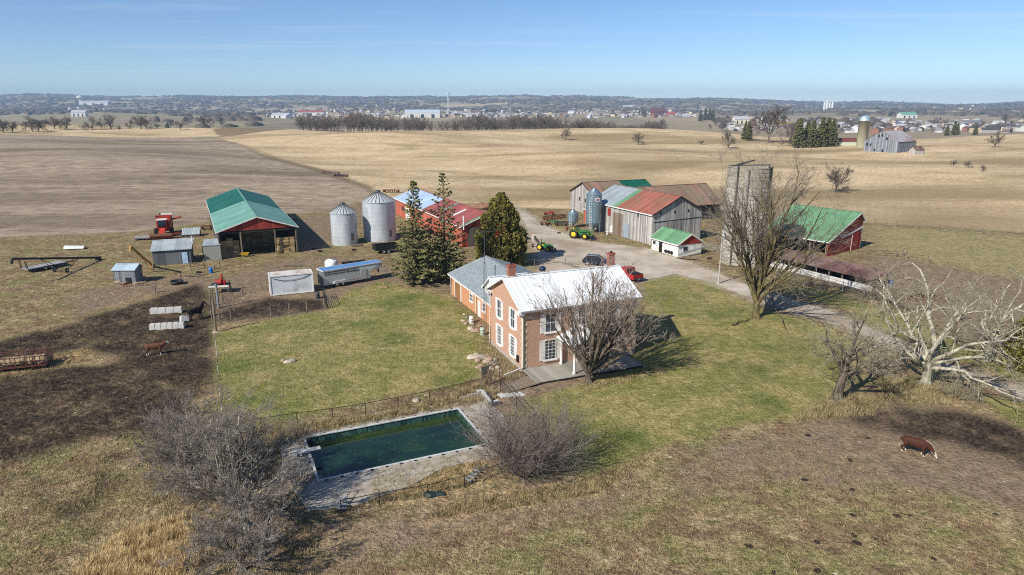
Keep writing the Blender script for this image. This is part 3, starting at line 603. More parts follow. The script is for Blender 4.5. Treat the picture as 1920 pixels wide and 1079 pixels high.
def gable(name, label, cat, x0, y0, deg, L_, W_, he, hr, rv=.5, s=1, ov=.35, he2=None, wall=WGREY, roofs=None, skip=(), trim=None, walls=None, roof_t=.1, group=None, z=0.0):
    """pitched-roof building. Local x runs along the ridge, y across it; the roof covers 0..L by 0..W"""
    th = R(deg)
    if s < 0: x0 += L_ * math.cos(th); y0 += L_ * math.sin(th); th += math.pi
    he2 = he if he2 is None else he2; root = thing(name, label, cat, (x0, y0, z), th, group); yr = W_ * rv
    def zr(y): return he + (hr - he) * y / yr if y <= yr else hr + (he2 - hr) * (y - yr) / (W_ - yr)
    a, b = ov, L_ - ov; c, d = ov, W_ - ov; t = .16; wm_ = walls or {}; dz = roof_t + .02
    if 'f' not in skip: MB().prism([(a, c, -.1), (b, c, -.1), (b, c, zr(c) - dz), (a, c, zr(c) - dz)], (0, t, 0)).build('wall', wm_.get('f', wall), root)
    if 'k' not in skip: MB().prism([(a, d, -.1), (b, d, -.1), (b, d, zr(d) - dz), (a, d, zr(d) - dz)], (0, -t, 0)).build('wall', wm_.get('k', wall), root)
    for nm, x, o in (('0', a, t), ('1', b, -t)):
        low = -.1 if nm not in skip else min(zr(c), zr(d)) - .15
        if nm + 'x' in skip: continue
        MB().prism([(x, c + t, low), (x, d - t, low), (x, d - t, zr(d - t) - dz), (x, yr, zr(yr) - dz), (x, c + t, zr(c + t) - dz)], (o, 0, 0)).build('wall' if nm not in skip else 'gable_panel', wm_.get(nm, wall), root)
    for u0, u1, m, side in roofs:
        if side in ('b', 'f'): MB().prism([(u0, 0, he), (u1, 0, he), (u1, yr, hr), (u0, yr, hr)], (0, 0, -roof_t)).build('roof', m, root)
        if side in ('b', 'k'): MB().prism([(u0, yr + .004, hr - .002), (u1, yr + .004, hr - .002), (u1, W_, he2), (u0, W_, he2)], (0, 0, -roof_t)).build('roof', m, root)
    MB().bar((-.01, yr, hr + .02), (L_ + .01, yr, hr + .02), .35, .05).build('ridge_cap', roofs[-1][2], root)
    if trim:
        m = MB()
        for x in (-.03, L_ + .03):
            m.bar((x, -.02, he - .10), (x, yr, hr - .09), .06, .2); m.bar((x, W_ + .02, he2 - .10), (x, yr, hr - .09), .06, .2)
        m.bar((0, -.03, he - .11), (L_, -.03, he - .11), .06, .18); m.bar((0, W_ + .03, he2 - .11), (L_, W_ + .03, he2 - .11), .06, .18); m.build('fascia', trim, root)
    root['_zr'] = 0; del root['_zr']; return root
# drive shed full of straw ------------------------------------------------
sL, sW = 44.75, 13.67
shed = gable('drive_shed', 'long open-fronted drive shed with two-tone green roof and red gable', 'shed', -50.7, 115.18, 115.4, sL, sW, 4.81, 7.1, s=-1, ov=.3, wall=WDARK, roofs=[(0, 22.4, GREEN_D, 'b'), (22.402, sL, GREEN_L, 'b')], skip=('1',), trim=WHITE_T, walls={'1': REDM}, roof_t=.12)
for y in (.45, 3.9, 9.6, sW - .45): MB().box((sL - .5, y, 2.2), (.22, .22, 4.6)).build('post', POSTW, shed)
MB().box((sL - .5, sW / 2, 4.45), (.2, sW - .8, .3)).build('lintel', DARK_T, shed)
def straw_mat():
    n = NT('straw_bale'); v = n.obj(); oi = n.node('ObjectInfo'); f = n.math('ADD', n.math('MULTIPLY', n.noise(n.scale(v, (2, 10, 10)), 3, 4, .75), .7), n.math('MULTIPLY', oi.outputs['Random'], .3))
    n.bsdf(n.ramp(f, [(.3, sr(116, 96, 64)), (.5, sr(164, 140, 100)), (.7, sr(200, 178, 136))]), .95, 0, f, .6, .04, .1); return n.m
STRAW = straw_mat()
def soft_box(d, r=.06, jit=.02, seed=1):
    rr = random.Random(seed); x, y, z = d; V = []; n = 0
    m = MB()
    pr = [(-.5, .92), (-.46, 1), (.46, 1), (.5, .92)]
    for px_, k in pr:
        for qy, qz in ((-.5, -.42), (-.42, -.5), (.42, -.5), (.5, -.42), (.5, .42), (.42, .5), (-.42, .5), (-.5, .42)): V.append((px_ * x, qy * y * k + rr.gauss(0, jit), qz * z * k + z / 2 + rr.gauss(0, jit * .4)))
    F_ = [(i * 8 + k, i * 8 + (k + 1) % 8, i * 8 + 8 + (k + 1) % 8, i * 8 + 8 + k) for i in range(3) for k in range(8)] + [tuple(reversed(range(8))), tuple(range(24, 32))]
    return m.add(V, F_)
bale_me = [soft_box((1.0, .55, .47), seed=k).build('straw_bale', STRAW, data_only=True) for k in range(3)]
th_s = shed.rotation_euler.z; sx, sy = shed.location[:2]
def shed_pt(u, v): return (sx + u * math.cos(th_s) - v * math.sin(th_s), sy + u * math.sin(th_s) + v * math.cos(th_s))
ORD = ['first', 'second', 'third', 'fourth', 'fifth', 'sixth', 'seventh', 'eighth', 'ninth', 'tenth', 'eleventh', 'twelfth', 'thirteenth', 'fourteenth', 'fifteenth', 'sixteenth', 'seventeenth', 'eighteenth', 'nineteenth', 'twentieth', 'twenty-first', 'twenty-second', 'twenty-third', 'twenty-fourth', 'twenty-fifth', 'twenty-sixth']
def bale_stack(u, v0, cols, rows, lab, wob=.05, depth=1):
    for j in range(rows):
        for i in range(cols):
            if random.random() < .04 and j == rows - 1: continue
            x, y = shed_pt(u + random.gauss(0, wob), v0 + .5 + i * 1.02)
            o = link('straw_bale', random.choice(bale_me), None, (x, y, j * .475), th_s + R(90) + random.gauss(0, .02)); tag(o, 'straw bale, %s from left in the %s layer up, %s' % (ORD[i], ORD[j], lab), 'bale', 'straw bales stacked in the drive shed')
bale_stack(sL - 2.2, .6, 3, 7, 'left front stack')
bale_stack(sL - 1.2, 9.9, 3, 6, 'right front stack')
bale_stack(sL - 9.0, 4.1, 6, 8, 'shaded back stack')
# red workshop --------------------------------------------------------------
wL, wW = 44.0, 11.2
wk = gable('workshop', 'long red workshop with red and pale blue roof behind the spruces', 'workshop', -9.6, 125.1, 115.6, wL, wW, 4.0, 6.1, s=-1, ov=.4, wall=REDM, walls={'f': ORNG}, roofs=[(0, 21, BLUE_R, 'b'), (21.002, wL, RED_R, 'b')], trim=WHITE_T)
MB().prism([(28.5, 2.4, 4.93), (29.3, 2.4, 4.93), (29.3, 5.5, 6.11), (28.5, 5.5, 6.11)], (0, 0, .03)).build('roof_patch', GREEN_L, wk)
MB().prism([(35, 1.6, 4.64), (35.8, 1.6, 4.64), (35.8, 4.6, 5.76), (35, 4.6, 5.76)], (0, 0, .03)).build('skylight', plain('skylight_sheet', sr(232, 232, 224), .4), wk)
MB().prism([(43.3, .2, 4.09), (43.95, .2, 4.09), (43.95, 4.2, 5.6), (43.3, 4.2, 5.6)], (0, 0, .03)).build('roof_patch', GREEN_B, wk)
MB().tube((43.95, .7, 3.4), (43.95, .7, 6.0), .14, .14, 10).build('stove_pipe', WHITE_T, wk)
MB().box((wL - .36, 3.2, 1.9), (.12, 3.0, 3.6)).build('door', WDARK, wk)
for x in (6, 13, 19, 26): MB().box((x, .38, 2.2), (1.4, .08, 1.0)).build('window', plain('dark_pane', sr(44, 50, 58), .15, 0, .1, spec=.5), wk)
MB().box((10, .37, 1.6), (3.2, .08, 3.0)).build('door', WHITE_T, wk)
# grey barn complex --------------------------------------------------------
bL, bW = 21.5, 12.8
barn = gable('barn', 'grey board barn with grey, green and red roof beside the feed bin', 'barn', 26.42, 127.42, 117.5, bL, bW, 5.85, 9.0, rv=.53, s=-1, ov=.3, wall=WGREY, roofs=[(0, 8.6, GALV, 'b'), (8.602, 10.0, GREEN_B, 'f'), (10.002, bL, RED_W, 'f'), (8.602, bL, RED_F, 'k')], trim=None)
m = MB(); m.bar((0, -.05, 5.72), (bL, -.05, 5.72), .08, .2); m.build('eave_board', WHITE_T, barn)
m = MB(); m.bar((bL + .03, 0, 5.72), (bL + .03, bW * .53, 8.86), .06, .22); m.bar((bL + .03, bW, 5.72), (bL + .03, bW * .53, 8.86), .06, .22); m.build('rake_board', DARK_T, barn)
MB().box((10.3, .25, 2.3), (3.3, .1, 4.6)).build('door', boards_mat('brown_boards', sr(98, 84, 72), sr(124, 108, 94), sr(150, 134, 118)), barn)
MB().box((13.2, .24, 1.5), (1.7, .1, 2.9)).build('door', boards_mat('blue_grey_boards', sr(122, 134, 146), sr(150, 162, 172), sr(176, 184, 190), .2), barn)
MB().box((7.3, .26, 4.4), (1.0, .08, 1.5)).build('wall_patch', REDB, barn)
MB().box((8.4, .22, 1.0), (.9, .3, 1.3)).build('meter_box', WHITE_T, barn)
MB().box((bL - 4.6, .26, 5.2), (.35, .06, .7)).build('vent', DARK_T, barn)
m = MB(); m.bar((bL - .27, .6, 4.3), (bL - .27, bW - .6, 4.5), .06, .12); m.build('sliding_track', DARK_T, barn)
MB().box((bL - .27, 5.6, 2.15), (.08, 3.6, 4.2)).build('door', boards_mat('plank_door', sr(108, 104, 100), sr(146, 140, 134), sr(176, 170, 162), .22), barn)
for k in range(3): MB().box((bL - .27, 2.2 + 3.4 * k, 6.0), (.06, .35, .5)).build('vent', DARK_T, barn)
rb = gable('barn', 'grey board barn with brown-red and green roof, rearmost of the barns', 'barn', 19.48, 160.85, 21.7, 17.97, 13.4, 4.6, 7.45, ov=.3, wall=WGREY, roofs=[(0, 10.2, RED_F, 'b'), (10.202, 17.97, GREEN_D, 'b')], trim=DARK_T)
for x, z_ in ((5.2, 3.2), (8.2, 3.2)): MB().box((.28, x, z_), (.08, .7, .9)).build('window', MATS['dark_pane'], rb)
rw = gable('barn', 'dark barn wing with faded red roof left of the tower silo', 'barn', 31.3, 151.2, 22.7, 19.4, 13, 3.5, 7.5, ov=.35, wall=WDARK, roofs=[(0, 19.4, RED_F, 'b')], trim=None)
for x in (9.5, 12, 14.5, 17): MB().box((x, .28, 2.0), (1.2, .08, 1.5)).build('opening', BLACK, rw)
lt = gable('lean_to', 'small orange-red lean-to with white windows behind the feed bins', 'lean-to', 17.6, 150.2, 21.7, 6.5, 4.0, 2.5, 3.2, rv=.9, ov=.15, wall=ORNG, roofs=[(0, 6.5, RED_F, 'b')], trim=WHITE_T)
for x in (1.2, 2.8, 4.4): f_ = MB().box((x, .12, 1.7), (1.1, .08, .9)).build('window', WHITE_T, lt); MB().box((x, .07, 1.7), (.8, .04, .6)).build('pane', MATS['dark_pane'], f_)
# milk house ----------------------------------------------------------------
WBLOCK = plain('white_block', sr(226, 224, 218), .8, 0, .05, 1.5, dirt=sr(180, 172, 158))
mh = gable('milk_house', 'small white milk house with green roof and red gable', 'outbuilding', 29.0, 117.0, 116.6, 7.93, 5.96, 2.25, 4.0, s=-1, ov=.3, wall=WBLOCK, roofs=[(0, 7.93, GREEN_B, 'b')], skip=(), trim=WHITE_T)
MB().prism([(7.66, .45, 2.12), (7.66, 5.5, 2.12), (7.66, 2.98, 3.72)], (.05, 0, 0)).build('gable_panel', REDB, mh)
f_ = MB().box((1.1, .28, 1.45), (.95, .08, .8)).build('window', WHITE_T, mh); MB().box((1.1, .23, 1.45), (.75, .06, .6)).build('pane', MATS['dark_pane'], f_)
MB().box((2.9, .28, 1.0), (.9, .08, 2.0)).build('door', BLACK, mh)
f_ = MB().box((7.66, 1.9, 1.4), (.08, 1.1, .9)).build('window', WHITE_T, mh); MB().box((7.71, 1.9, 1.4), (.06, .9, .7)).build('pane', MATS['dark_pane'], f_)
MB().bar((8.0, .2, .5), (8.1, 6.8, 1.5), .12, .26).build('conveyor_rail', GALV, mh)
for k in range(3):
    mt = MB(); mt.tube((4.6 + k * .8, .18, .55), (4.6 + k * .8, -.05, .55), .28, .28, 12); mt.build('fan', BLACK, mh)
# red barn on the right -----------------------------------------------------
rl = gable('barn', 'red barn with bright green metal roof and open front right of the silo', 'barn', 55.4, 117.2, 127, 13.5, 12.2, 2.7, 6.9, rv=.86, he2=5.3, s=-1, ov=.3, wall=REDM, roofs=[(0, 13.5, GREEN_B, 'b')], skip=('f',), trim=WHITE_T)
for k in range(5): MB().box((.5 + k * 3.1, .45, 1.25), (.16, .16, 2.6)).build('post', POSTW, rl)
MB().bar((13.25, 4.6, 2.9), (13.25, 12.1, 4.1), .1, .34).build('sliding_track', WHITE_T, rl)
MB().box((13.22, 8.6, 1.7), (.06, .14, 3.4)).build('door_trim', WHITE_T, rl)
MB().box((13.24, 10.2, 1.7), (.06, 3.0, 3.3)).build('door', REDB, rl)
for u, v in ((.1, 0), (.55, 1.2)): MB().box((13.2, 11.9, 2.0), (.1, .12, 4.4)).build('corner_board', WHITE_T, rl); break
# long feed bunk ------------------------------------------------------------
fb = thing('feed_bunk', 'long low feed bunk with rusty brown roof below the red barn', 'feed bunk', (46.6, 113.6, 0), R(-61.8))
MB().prism([(0, -4.6, 1.75), (19, -4.6, 1.75), (19, 0, 2.35), (0, 0, 2.35)], (0, 0, -.06)).build('roof', RUST, fb)
for k in range(9):
    for y, h in ((-.3, 2.25), (-4.2, 1.75)): MB().box((.4 + k * 2.28, y, h / 2 - .02), (.13, .13, h)).build('post', POSTW, fb)
MB().box((9.5, -4.45, .42), (19.4, .18, .84)).build('bunk_wall', CONCL, fb); MB().box((9.5, -.5, .5), (19, .12, .9)).build('back_boards', WDARK, fb)
MB().bar((0, -4.3, 1.6), (19, -4.3, 1.6), .06, .12).build('beam', POSTW, fb)
bt = MB().lathe([(.3, 0), (.32, .1), (.3, .45), (.32, .9), (0, .9)], 12); tag(bt.build('barrel', plain('blue_plastic', sr(30, 120, 200), .4), None, (*G(1668, 536), 0)), 'bright blue barrel at the end of the feed bunk', 'barrel')
# tower silo ----------------------------------------------------------------
def stave_mat():
    n = NT('silo_staves'); v = n.obj(); s = n.node('SeparateXYZ'); n.put(s.inputs[0], v)
    f = n.math('ADD', n.math('MULTIPLY', n.noise(v, .35, 5, .6), .5), n.math('MULTIPLY', n.noise(n.scale(v, (3, 3, .4)), 1, 4, .7), .5))
    c = n.ramp(f, [(.32, sr(140, 134, 120)), (.5, sr(172, 166, 152)), (.68, sr(196, 190, 176))])
    stain = n.math('MULTIPLY', n.math('MULTIPLY_ADD', s.outputs[2], .45, -5.6, clamp=True), n.gray(f, .3, .62)); c = n.mix(n.math('MULTIPLY', stain, .72), c, sr(88, 82, 56))
    hoop = n.math('LESS_THAN', n.math('FRACT', n.math('MULTIPLY', s.outputs[2], 1.6)), .08); c = n.mix(n.math('MULTIPLY', hoop, .4), c, sr(112, 106, 98))
    n.bsdf(c, .9, 0, f, .3, .03, .15); return n.m
si = thing('tower_silo', 'tall round concrete stave silo with stained top behind the tall tree', 'silo', (39.2, 113.5, 0))
MB().lathe([(3.55, -.1), (3.55, 16.2), (3.35, 16.2), (3.35, 14.5), (0, 14.5)], 40).build('wall', stave_mat(), si)
m = MB()
for k in range(26): m.lathe([(3.57, .5 + k * .62), (3.60, .52 + k * .62), (3.57, .54 + k * .62)], 40)
m.build('hoops', plain('hoop_steel', sr(128, 120, 110), .6, .3), si)
a0 = R(222); m = MB(); m.tube((3.75 * math.cos(a0), 3.75 * math.sin(a0), .2), (3.75 * math.cos(a0), 3.75 * math.sin(a0), 16.6), .13, .13, 8); m.tube((3.75 * math.cos(a0), 3.75 * math.sin(a0), 16.6), (0.4, -.4, 17.2), .13, .13, 8); m.build('blower_pipe', plain('dark_steel', sr(74, 76, 80), .5, .4), si)
a1 = R(245); ch = MB().tube((3.75 * math.cos(a1), 3.75 * math.sin(a1), 1.5), (3.75 * math.cos(a1), 3.75 * math.sin(a1), 15.9), .38, .38, 10); ch.build('chute', CONC, si)
a2 = R(310); m = MB()
m.box((3.6 * math.cos(a2), 3.6 * math.sin(a2), 13), (.5, .35, 6.5), a2); m.build('dark_hatch_column', BLACK, si)
m = MB(); m.bar((-3.3, -.4, 16.35), (3.4, .3, 16.35), .16, .16); m.bar((-3.2, -.9, 16.3), (-1.6, -1.2, 16.9), .1, .1); m.build('top_frame', plain('dark_steel', sr(74, 76, 80), .5, .4), si)
# grain bins ----------------------------------------------------------------
def bin_mat():
    n = NT('galvanised_bin'); v = n.obj(); s = n.node('SeparateXYZ'); n.put(s.inputs[0], v); f = n.noise(n.scale(v, (.6, .6, .25)), 1.6, 4, .6)
    ring = n.math('PINGPONG', n.math('DIVIDE', s.outputs[2], .82), .5)
    c = n.mix(n.gray(f, .3, .7), sr(172, 178, 184), sr(208, 212, 214)); c = n.mix(n.math('MULTIPLY', n.math('LESS_THAN', ring, .03), .4), c, sr(120, 122, 124))
    n.bsdf(c, .5, .3, f, .1, .02, .5); return n.m
BIN = bin_mat()
def grain_bin(label, loc, r, h, hr_, door=R(-40)):
    o = thing('grain_bin', label, 'grain bin', loc); pf = [(r, -.05)]
    nz_ = int(h / .205)
    for k in range(nz_): z_ = h * (k + .5) / nz_; pf += [(r + (.014 if k % 2 else -.004), z_)]
    pf.append((r, h)); MB().lathe(pf, 48).build('shell', BIN, o)
    MB().lathe([(r + .12, h - .06), (r + .12, h), (.45, h + hr_), (.45, h + hr_ + .02)], 32, smooth=False).build('roof', plain('bin_roof', sr(190, 194, 194), .5, .25, .12), o)
    m = MB()
    for k in range(24):
        a = 6.283 * k / 24; m.bar(((r + .1) * math.cos(a), (r + .1) * math.sin(a), h + .05), (.5 * math.cos(a), .5 * math.sin(a), h + hr_ + .05), .06, .09)
    m.build('roof_ribs', plain('rib_steel', sr(128, 128, 126), .5, .5), o)
    MB().lathe([(.5, h + hr_ - .02), (.5, h + hr_ + .22), (.3, h + hr_ + .34), (0, h + hr_ + .36)], 16).build('cap', plain('dark_steel', sr(74, 76, 80), .5, .4), o)
    MB().box(((r + .03) * math.cos(door), (r + .03) * math.sin(door), 1.6), (.12, .75, 1.3), door).build('door', plain('bin_door', sr(120, 122, 126), .5, .4), o)
    m = MB(); a = door + R(75)
    for q in (-.2, .2): m.tube(((r + .1) * math.cos(a) - q * math.sin(a), (r + .1) * math.sin(a) + q * math.cos(a), .4), ((r + .1) * math.cos(a) - q * math.sin(a), (r + .1) * math.sin(a) + q * math.cos(a), h), .02, .02, 5)
    for k in range(int(h / .35)): m.bar(((r + .1) * math.cos(a) + .2 * math.sin(a), (r + .1) * math.sin(a) - .2 * math.cos(a), .5 + k * .35), ((r + .1) * math.cos(a) - .2 * math.sin(a), (r + .1) * math.sin(a) + .2 * math.cos(a), .5 + k * .35), .025)
    m.build('ladder', plain('rib_steel', sr(128, 128, 126), .5, .5), o); return o
grain_bin('shorter corrugated steel grain bin beside the drive shed', (*G(647, 457), 0), 2.45, 6.1, 1.5)
grain_bin('taller corrugated steel grain bin beside the red workshop', (*G(713, 449), 0), 3.15, 7.7, 1.7)
# tall feed bin with oval badge ---------------------------------------------
def hopper_bin(name, label, loc, r, z0, z1, legs=6, badge=False, matn=None):
    o = thing(name, label, 'feed bin', loc); mt = matn or plain('feed_bin_steel', sr(128, 148, 158), .42, .5, .1)
    MB().lathe([(.18, z0 * .25), (.22, z0 * .3), (r, z0), (r, z0 + .02)], 28).build('hopper', mt, o)
    pf = [(r, z0)]; k = int((z1 - z0) / .25)
    for i in range(k): pf.append((r + (.012 if i % 2 else 0), z0 + (z1 - z0) * (i + .5) / k))
    MB().lathe(pf + [(r, z1)], 36).build('shell', mt, o); MB().lathe([(r + .05, z1), (.35, z1 + r * .7), (.35, z1 + r * .7 + .12), (0, z1 + r * .7 + .14)], 28).build('roof', mt, o)
    for i in range(legs):
        a = 6.283 * i / legs + .3; MB().tube(((r + .02) * math.cos(a), (r + .02) * math.sin(a), -.05), (r * math.cos(a), r * math.sin(a), z0 + .6), .06, .06, 6).build('leg', mt, o)
    a = R(242); m = MB(); ct = (math.cos(a), math.sin(a)); tt = (-ct[1], ct[0])
    for q in (-.25, .25): m.tube(((r + .12) * ct[0] + q * tt[0], (r + .12) * ct[1] + q * tt[1], .6), ((r + .12) * ct[0] + q * tt[0], (r + .12) * ct[1] + q * tt[1], z1 + .2), .025, .025, 5)
    for i in range(int((z1 - .6) / .33)): m.bar(((r + .12) * ct[0] - .25 * tt[0], (r + .12) * ct[1] - .25 * tt[1], .7 + i * .33), ((r + .12) * ct[0] + .25 * tt[0], (r + .12) * ct[1] + .25 * tt[1], .7 + i * .33), .03)
    if badge:
        for i in range(int((z1 - 2.6) / .55)):
            zz = 2.4 + i * .55; pts = [((r + .12) * ct[0] + .38 * math.sin(b) * tt[0] + .42 * (1 - abs(math.cos(b)) * 0) * math.cos(b - 0) * 0 + .42 * math.cos(b) * ct[0] * (1 if math.cos(b) > 0 else 0), (r + .12) * ct[1] + .38 * math.sin(b) * tt[1] + .42 * math.cos(b) * ct[1] * (1 if math.cos(b) > 0 else 0), zz) for b in (R(-90), R(-45), 0, R(45), R(90))]; m.path(pts, .022, 4)
    m.build('ladder', plain('white_steel', sr(224, 228, 228), .5, .2), o)
    if badge:
        ab = R(292); zc_ = z1 - .95; d_ = []
        def on_shell(u, v, off): b = ab + u / r; return ((r + off) * math.cos(b), (r + off) * math.sin(b), zc_ + v)
        def disc(name, poly, off, mat): mm = MB(); nn = len(poly); mm.add([on_shell(u, v, off) for u, v in poly] + [on_shell(u, v, off - .02) for u, v in poly], [tuple(range(nn))] + [(i, nn + i, nn + (i + 1) % nn, (i + 1) % nn) for i in range(nn)]); return mm.build(name, mat, o)
        disc('badge', [(.62 * math.cos(t), .42 * math.sin(t)) for t in [6.283 * i / 28 for i in range(28)]], .03, plain('badge_white', sr(236, 234, 234), .5, 0, .03))
        RB = plain('badge_red', sr(186, 70, 84), .5, 0, .05)
        disc('badge_mark', [(-.42, -.08), (-.1, .16), (.02, .12), (-.18, -.02), (-.06, -.1), (.02, .02), (-.3, -.14)], .05, RB)
        disc('badge_mark', [(.02, -.18), (.14, -.2), (.2, -.04), (.3, -.02), (.32, .1), (.16, .18), (.02, .12), (.12, .06), (.1, -.04), (.0, -.08)], .05, RB)
    return o
hopper_bin('feed_bin', 'tall blue-grey steel feed bin with oval red and white badge', (*G(1112, 436), 0), 1.6, 2.2, 8.0, 6, True)
hopper_bin('feed_bin', 'short steel hopper bin on legs left of the tall feed bin', (*G(1074, 427), 0), 1.15, 1.5, 3.0, 4)
# small sheds in the yard ---------------------------------------------------
GREYP = boards_mat('dark_grey_panels', sr(74, 76, 80), sr(92, 94, 98), sr(112, 114, 116), 1.2, .02)
SHEET2 = sheet_mat('pale_grey_sheet', sr(150, 158, 162), sr(176, 184, 186), sr(140, 136, 128), .3, .55)
s1 = gable('yard_shed', 'dark grey shed with stepped pale roof and light blue door', 'shed', -59.9, 110.5, 20, 6.3, 5.2, 2.55, 3.5, rv=.85, ov=.25, wall=GREYP, roofs=[(0, 6.3, SHEET2, 'b')])
MB().box((5.1, .2, 1.0), (.85, .08, 1.95)).build('door', plain('light_blue_door', sr(170, 198, 220), .6), s1)
MB().prism([(1.4, 2.1, 3.0), (6.45, 2.1, 3.0), (6.45, 4.3, 3.56), (1.4, 4.3, 3.56)], (0, 0, .06)).build('upper_sheet', SHEET2, s1)
MB().tube((6.2, 3.2, 3.2), (6.2, 3.2, 4.1), .1, .1, 8).build('vent_pipe', WHITE_T, s1)
s2 = gable('yard_shed', 'grey box shed with flat roof next to the drive shed', 'shed', -52.9, 114.3, 20, 2.9, 5.0, 2.7, 2.85, rv=.95, ov=.08, wall=plain('grey_panel', sr(146, 144, 138), .8, 0, .08), roofs=[(0, 2.9, SHEET2, 'b')])
MB().box((-.1, 1.0, 1.5), (.12, .2, 2.0)).build('pipe_bracket', BLACK, s2)
cp = gable('animal_hut', 'small grey livestock hut with pale blue roof by the left paddock', 'hut', -59.9, 99.0, 2, 3.5, 2.6, 2.15, 2.75, rv=.62, ov=.15, wall=boards_mat('grey_hut_boards', sr(92, 96, 100), sr(118, 122, 126), sr(144, 146, 148)), roofs=[(0, 3.5, sheet_mat('blue_grey_sheet', sr(160, 178, 190), sr(184, 200, 210), None, 0), 'b')])
MB().box((2.3, .1, .5), (.8, .1, .9)).build('door', BLACK, cp)
# white storage container
ct_ = thing('storage_container', 'weathered white storage container with rusty roof beside the pen', 'container', (-33.9, 92.3, 0), R(22.5)); CWH = plain('container_white', sr(206, 210, 212), .6, 0, .06, .8, dirt=sr(150, 150, 148)); cl, cw, chh = 5.9, 2.6, 2.75
MB().box((cl / 2, cw / 2, chh / 2 + .1), (cl - .1, cw - .1, chh - .15)).build('body', CWH, ct_)
m = MB()
for x in (.06, cl - .06):
    for y in (.06, cw - .06): m.box((x, y, chh / 2 + .1), (.16, .16, chh))
m.build('corner_posts', WHITE_T, ct_)
m = MB()
for z_ in (.14, chh + .08): m.bar((.1, .05, z_), (cl - .1, .05, z_), .14); m.bar((.1, cw - .05, z_), (cl - .1, cw - .05, z_), .14); m.bar((.05, .1, z_), (.05, cw - .1, z_), .14); m.bar((cl - .05, .1, z_), (cl - .05, cw - .1, z_), .14)
m.build('rails', WHITE_T, ct_)
MB().box((cl / 2, cw / 2, chh + .06), (cl - .2, cw - .2, .06)).build('roof', sheet_mat('container_roof', sr(200, 192, 182), sr(214, 208, 200), sr(168, 112, 66), .85, .7, 0, .3, .3, .5), ct_)
m = MB(); m.path([(.4, .0, 2.55), (1.6, -.03, 2.15), (3.0, -.03, 2.1), (4.4, -.03, 2.3), (5.6, 0, 2.7)], .03, 5); m.build('cable', BLACK, ct_)
# weathered barn, shed, silo and hut in the right field
fx, fy = GT(1617, 284); fz = tz(fx, fy) - .2; dd = math.hypot(fx, fy); k_ = dd / 420
fb_ = gable('barn', 'weathered grey barn with rusty roof far off in the right field', 'barn', fx, fy, 30, 17 * k_, 19 * k_, 6.0 * k_, 11.3 * k_, s=-1, ov=.3, wall=boards_mat('silver_boards', sr(94, 98, 104), sr(126, 130, 136), sr(160, 162, 166), .5), roofs=[(0, 17 * k_, sheet_mat('patchy_rust', sr(150, 148, 150), sr(176, 172, 172), sr(126, 80, 62), .85, .7, 0, .5, .3, .12), 'b')], z=fz)
for q, z_ in ((8.0, 8.6), (9.8, 9.0), (12.6, 7.4), (2, 4), (4, 3.9), (6.5, 1.2), (11, 1.2)): MB().box((17 * k_ - .26, q * k_, z_ * k_), (.1, .9 * k_, 1.3 * k_)).build('opening', BLACK, fb_)
o = thing('tower_silo', 'pale domed silo behind the weathered far barn', 'silo', (fx + 12, fy + 26, fz - 1)); MB().lathe([(3.0, 0), (3.0, 17.5), (3.1, 17.5)], 28).build('wall', plain('pale_silo', sr(166, 160, 136), .8, 0, .1, .5), o); MB().lathe([(3.15, 17.5), (3.0, 18.5), (2.3, 19.8), (1.2, 20.6), (0, 20.8)], 28).build('dome', plain('silo_dome', sr(176, 196, 200), .4, .4), o)
gx_, gy_ = GT(1567, 274); gable('shed', 'long low far shed with dark red roof left of the weathered barn', 'shed', gx_, gy_, -2, 18, 9, 3.0, 5.0, ov=.3, wall=plain('pale_shed_wall', sr(190, 196, 176), .8), roofs=[(0, 18, sheet_mat('maroon_sheet', sr(110, 56, 50), sr(130, 68, 60)), 'b')], z=tz(gx_, gy_) - .3)
gx_, gy_ = GT(1716, 290); gable('hut', 'small collapsing hut right of the weathered far barn', 'hut', gx_, gy_, 12, 6, 5, 2.4, 4.2, ov=.2, wall=WGREY, roofs=[(0, 6, RUST, 'b')], z=tz(gx_, gy_) - .2)
# ------------------------------------------------------------------ farmhouse
def brick_mat(name, c1, c2, mortar, dirt):
    n = NT(name); v = n.obj(); s = n.node('SeparateXYZ'); n.put(s.inputs[0], v); cb = n.node('CombineXYZ'); n.put(cb.inputs[0], n.math('ADD', s.outputs[0], s.outputs[1])); n.put(cb.inputs[1], s.outputs[2])
    b = n.node('TexBrick'); n.put(b.inputs['Vector'], cb.outputs[0]); n.put(b.inputs['Color1'], c1); n.put(b.inputs['Color2'], c2); n.put(b.inputs['Mortar'], mortar); b.inputs['Scale'].default_value = 1; b.inputs['Brick Width'].default_value = .24; b.inputs['Row Height'].default_value = .085; b.inputs['Mortar Size'].default_value = .008
    f = n.noise(v, .9, 5, .65); c = n.mix(n.math('MULTIPLY', n.gray(f, .42, .66), .5), b.outputs['Color'], dirt)
    c = n.mix(.5, c, n.mix(n.gray(n.noise(cb.outputs[0], 6, 3, .8), .35, .65), c1, c2)); n.bsdf(c, .88, 0, b.outputs['Fac'], .25, -.01, .2); return n.m
BRICK = brick_mat('red_brick', sr(160, 117, 95), sr(200, 160, 134), sr(204, 188, 170), sr(186, 148, 124))
BRICKO = brick_mat('orange_brick', sr(182, 126, 88), sr(200, 144, 104), sr(204, 176, 146), sr(188, 136, 100))
QUOIN = plain('buff_quoin', sr(196, 178, 146), .85, 0, .14, 3)
WROOF = sheet_mat('white_steel_sheet', sr(226, 230, 232), sr(238, 241, 242), sr(214, 216, 216), .3, .38, .0, 5.0, .5)
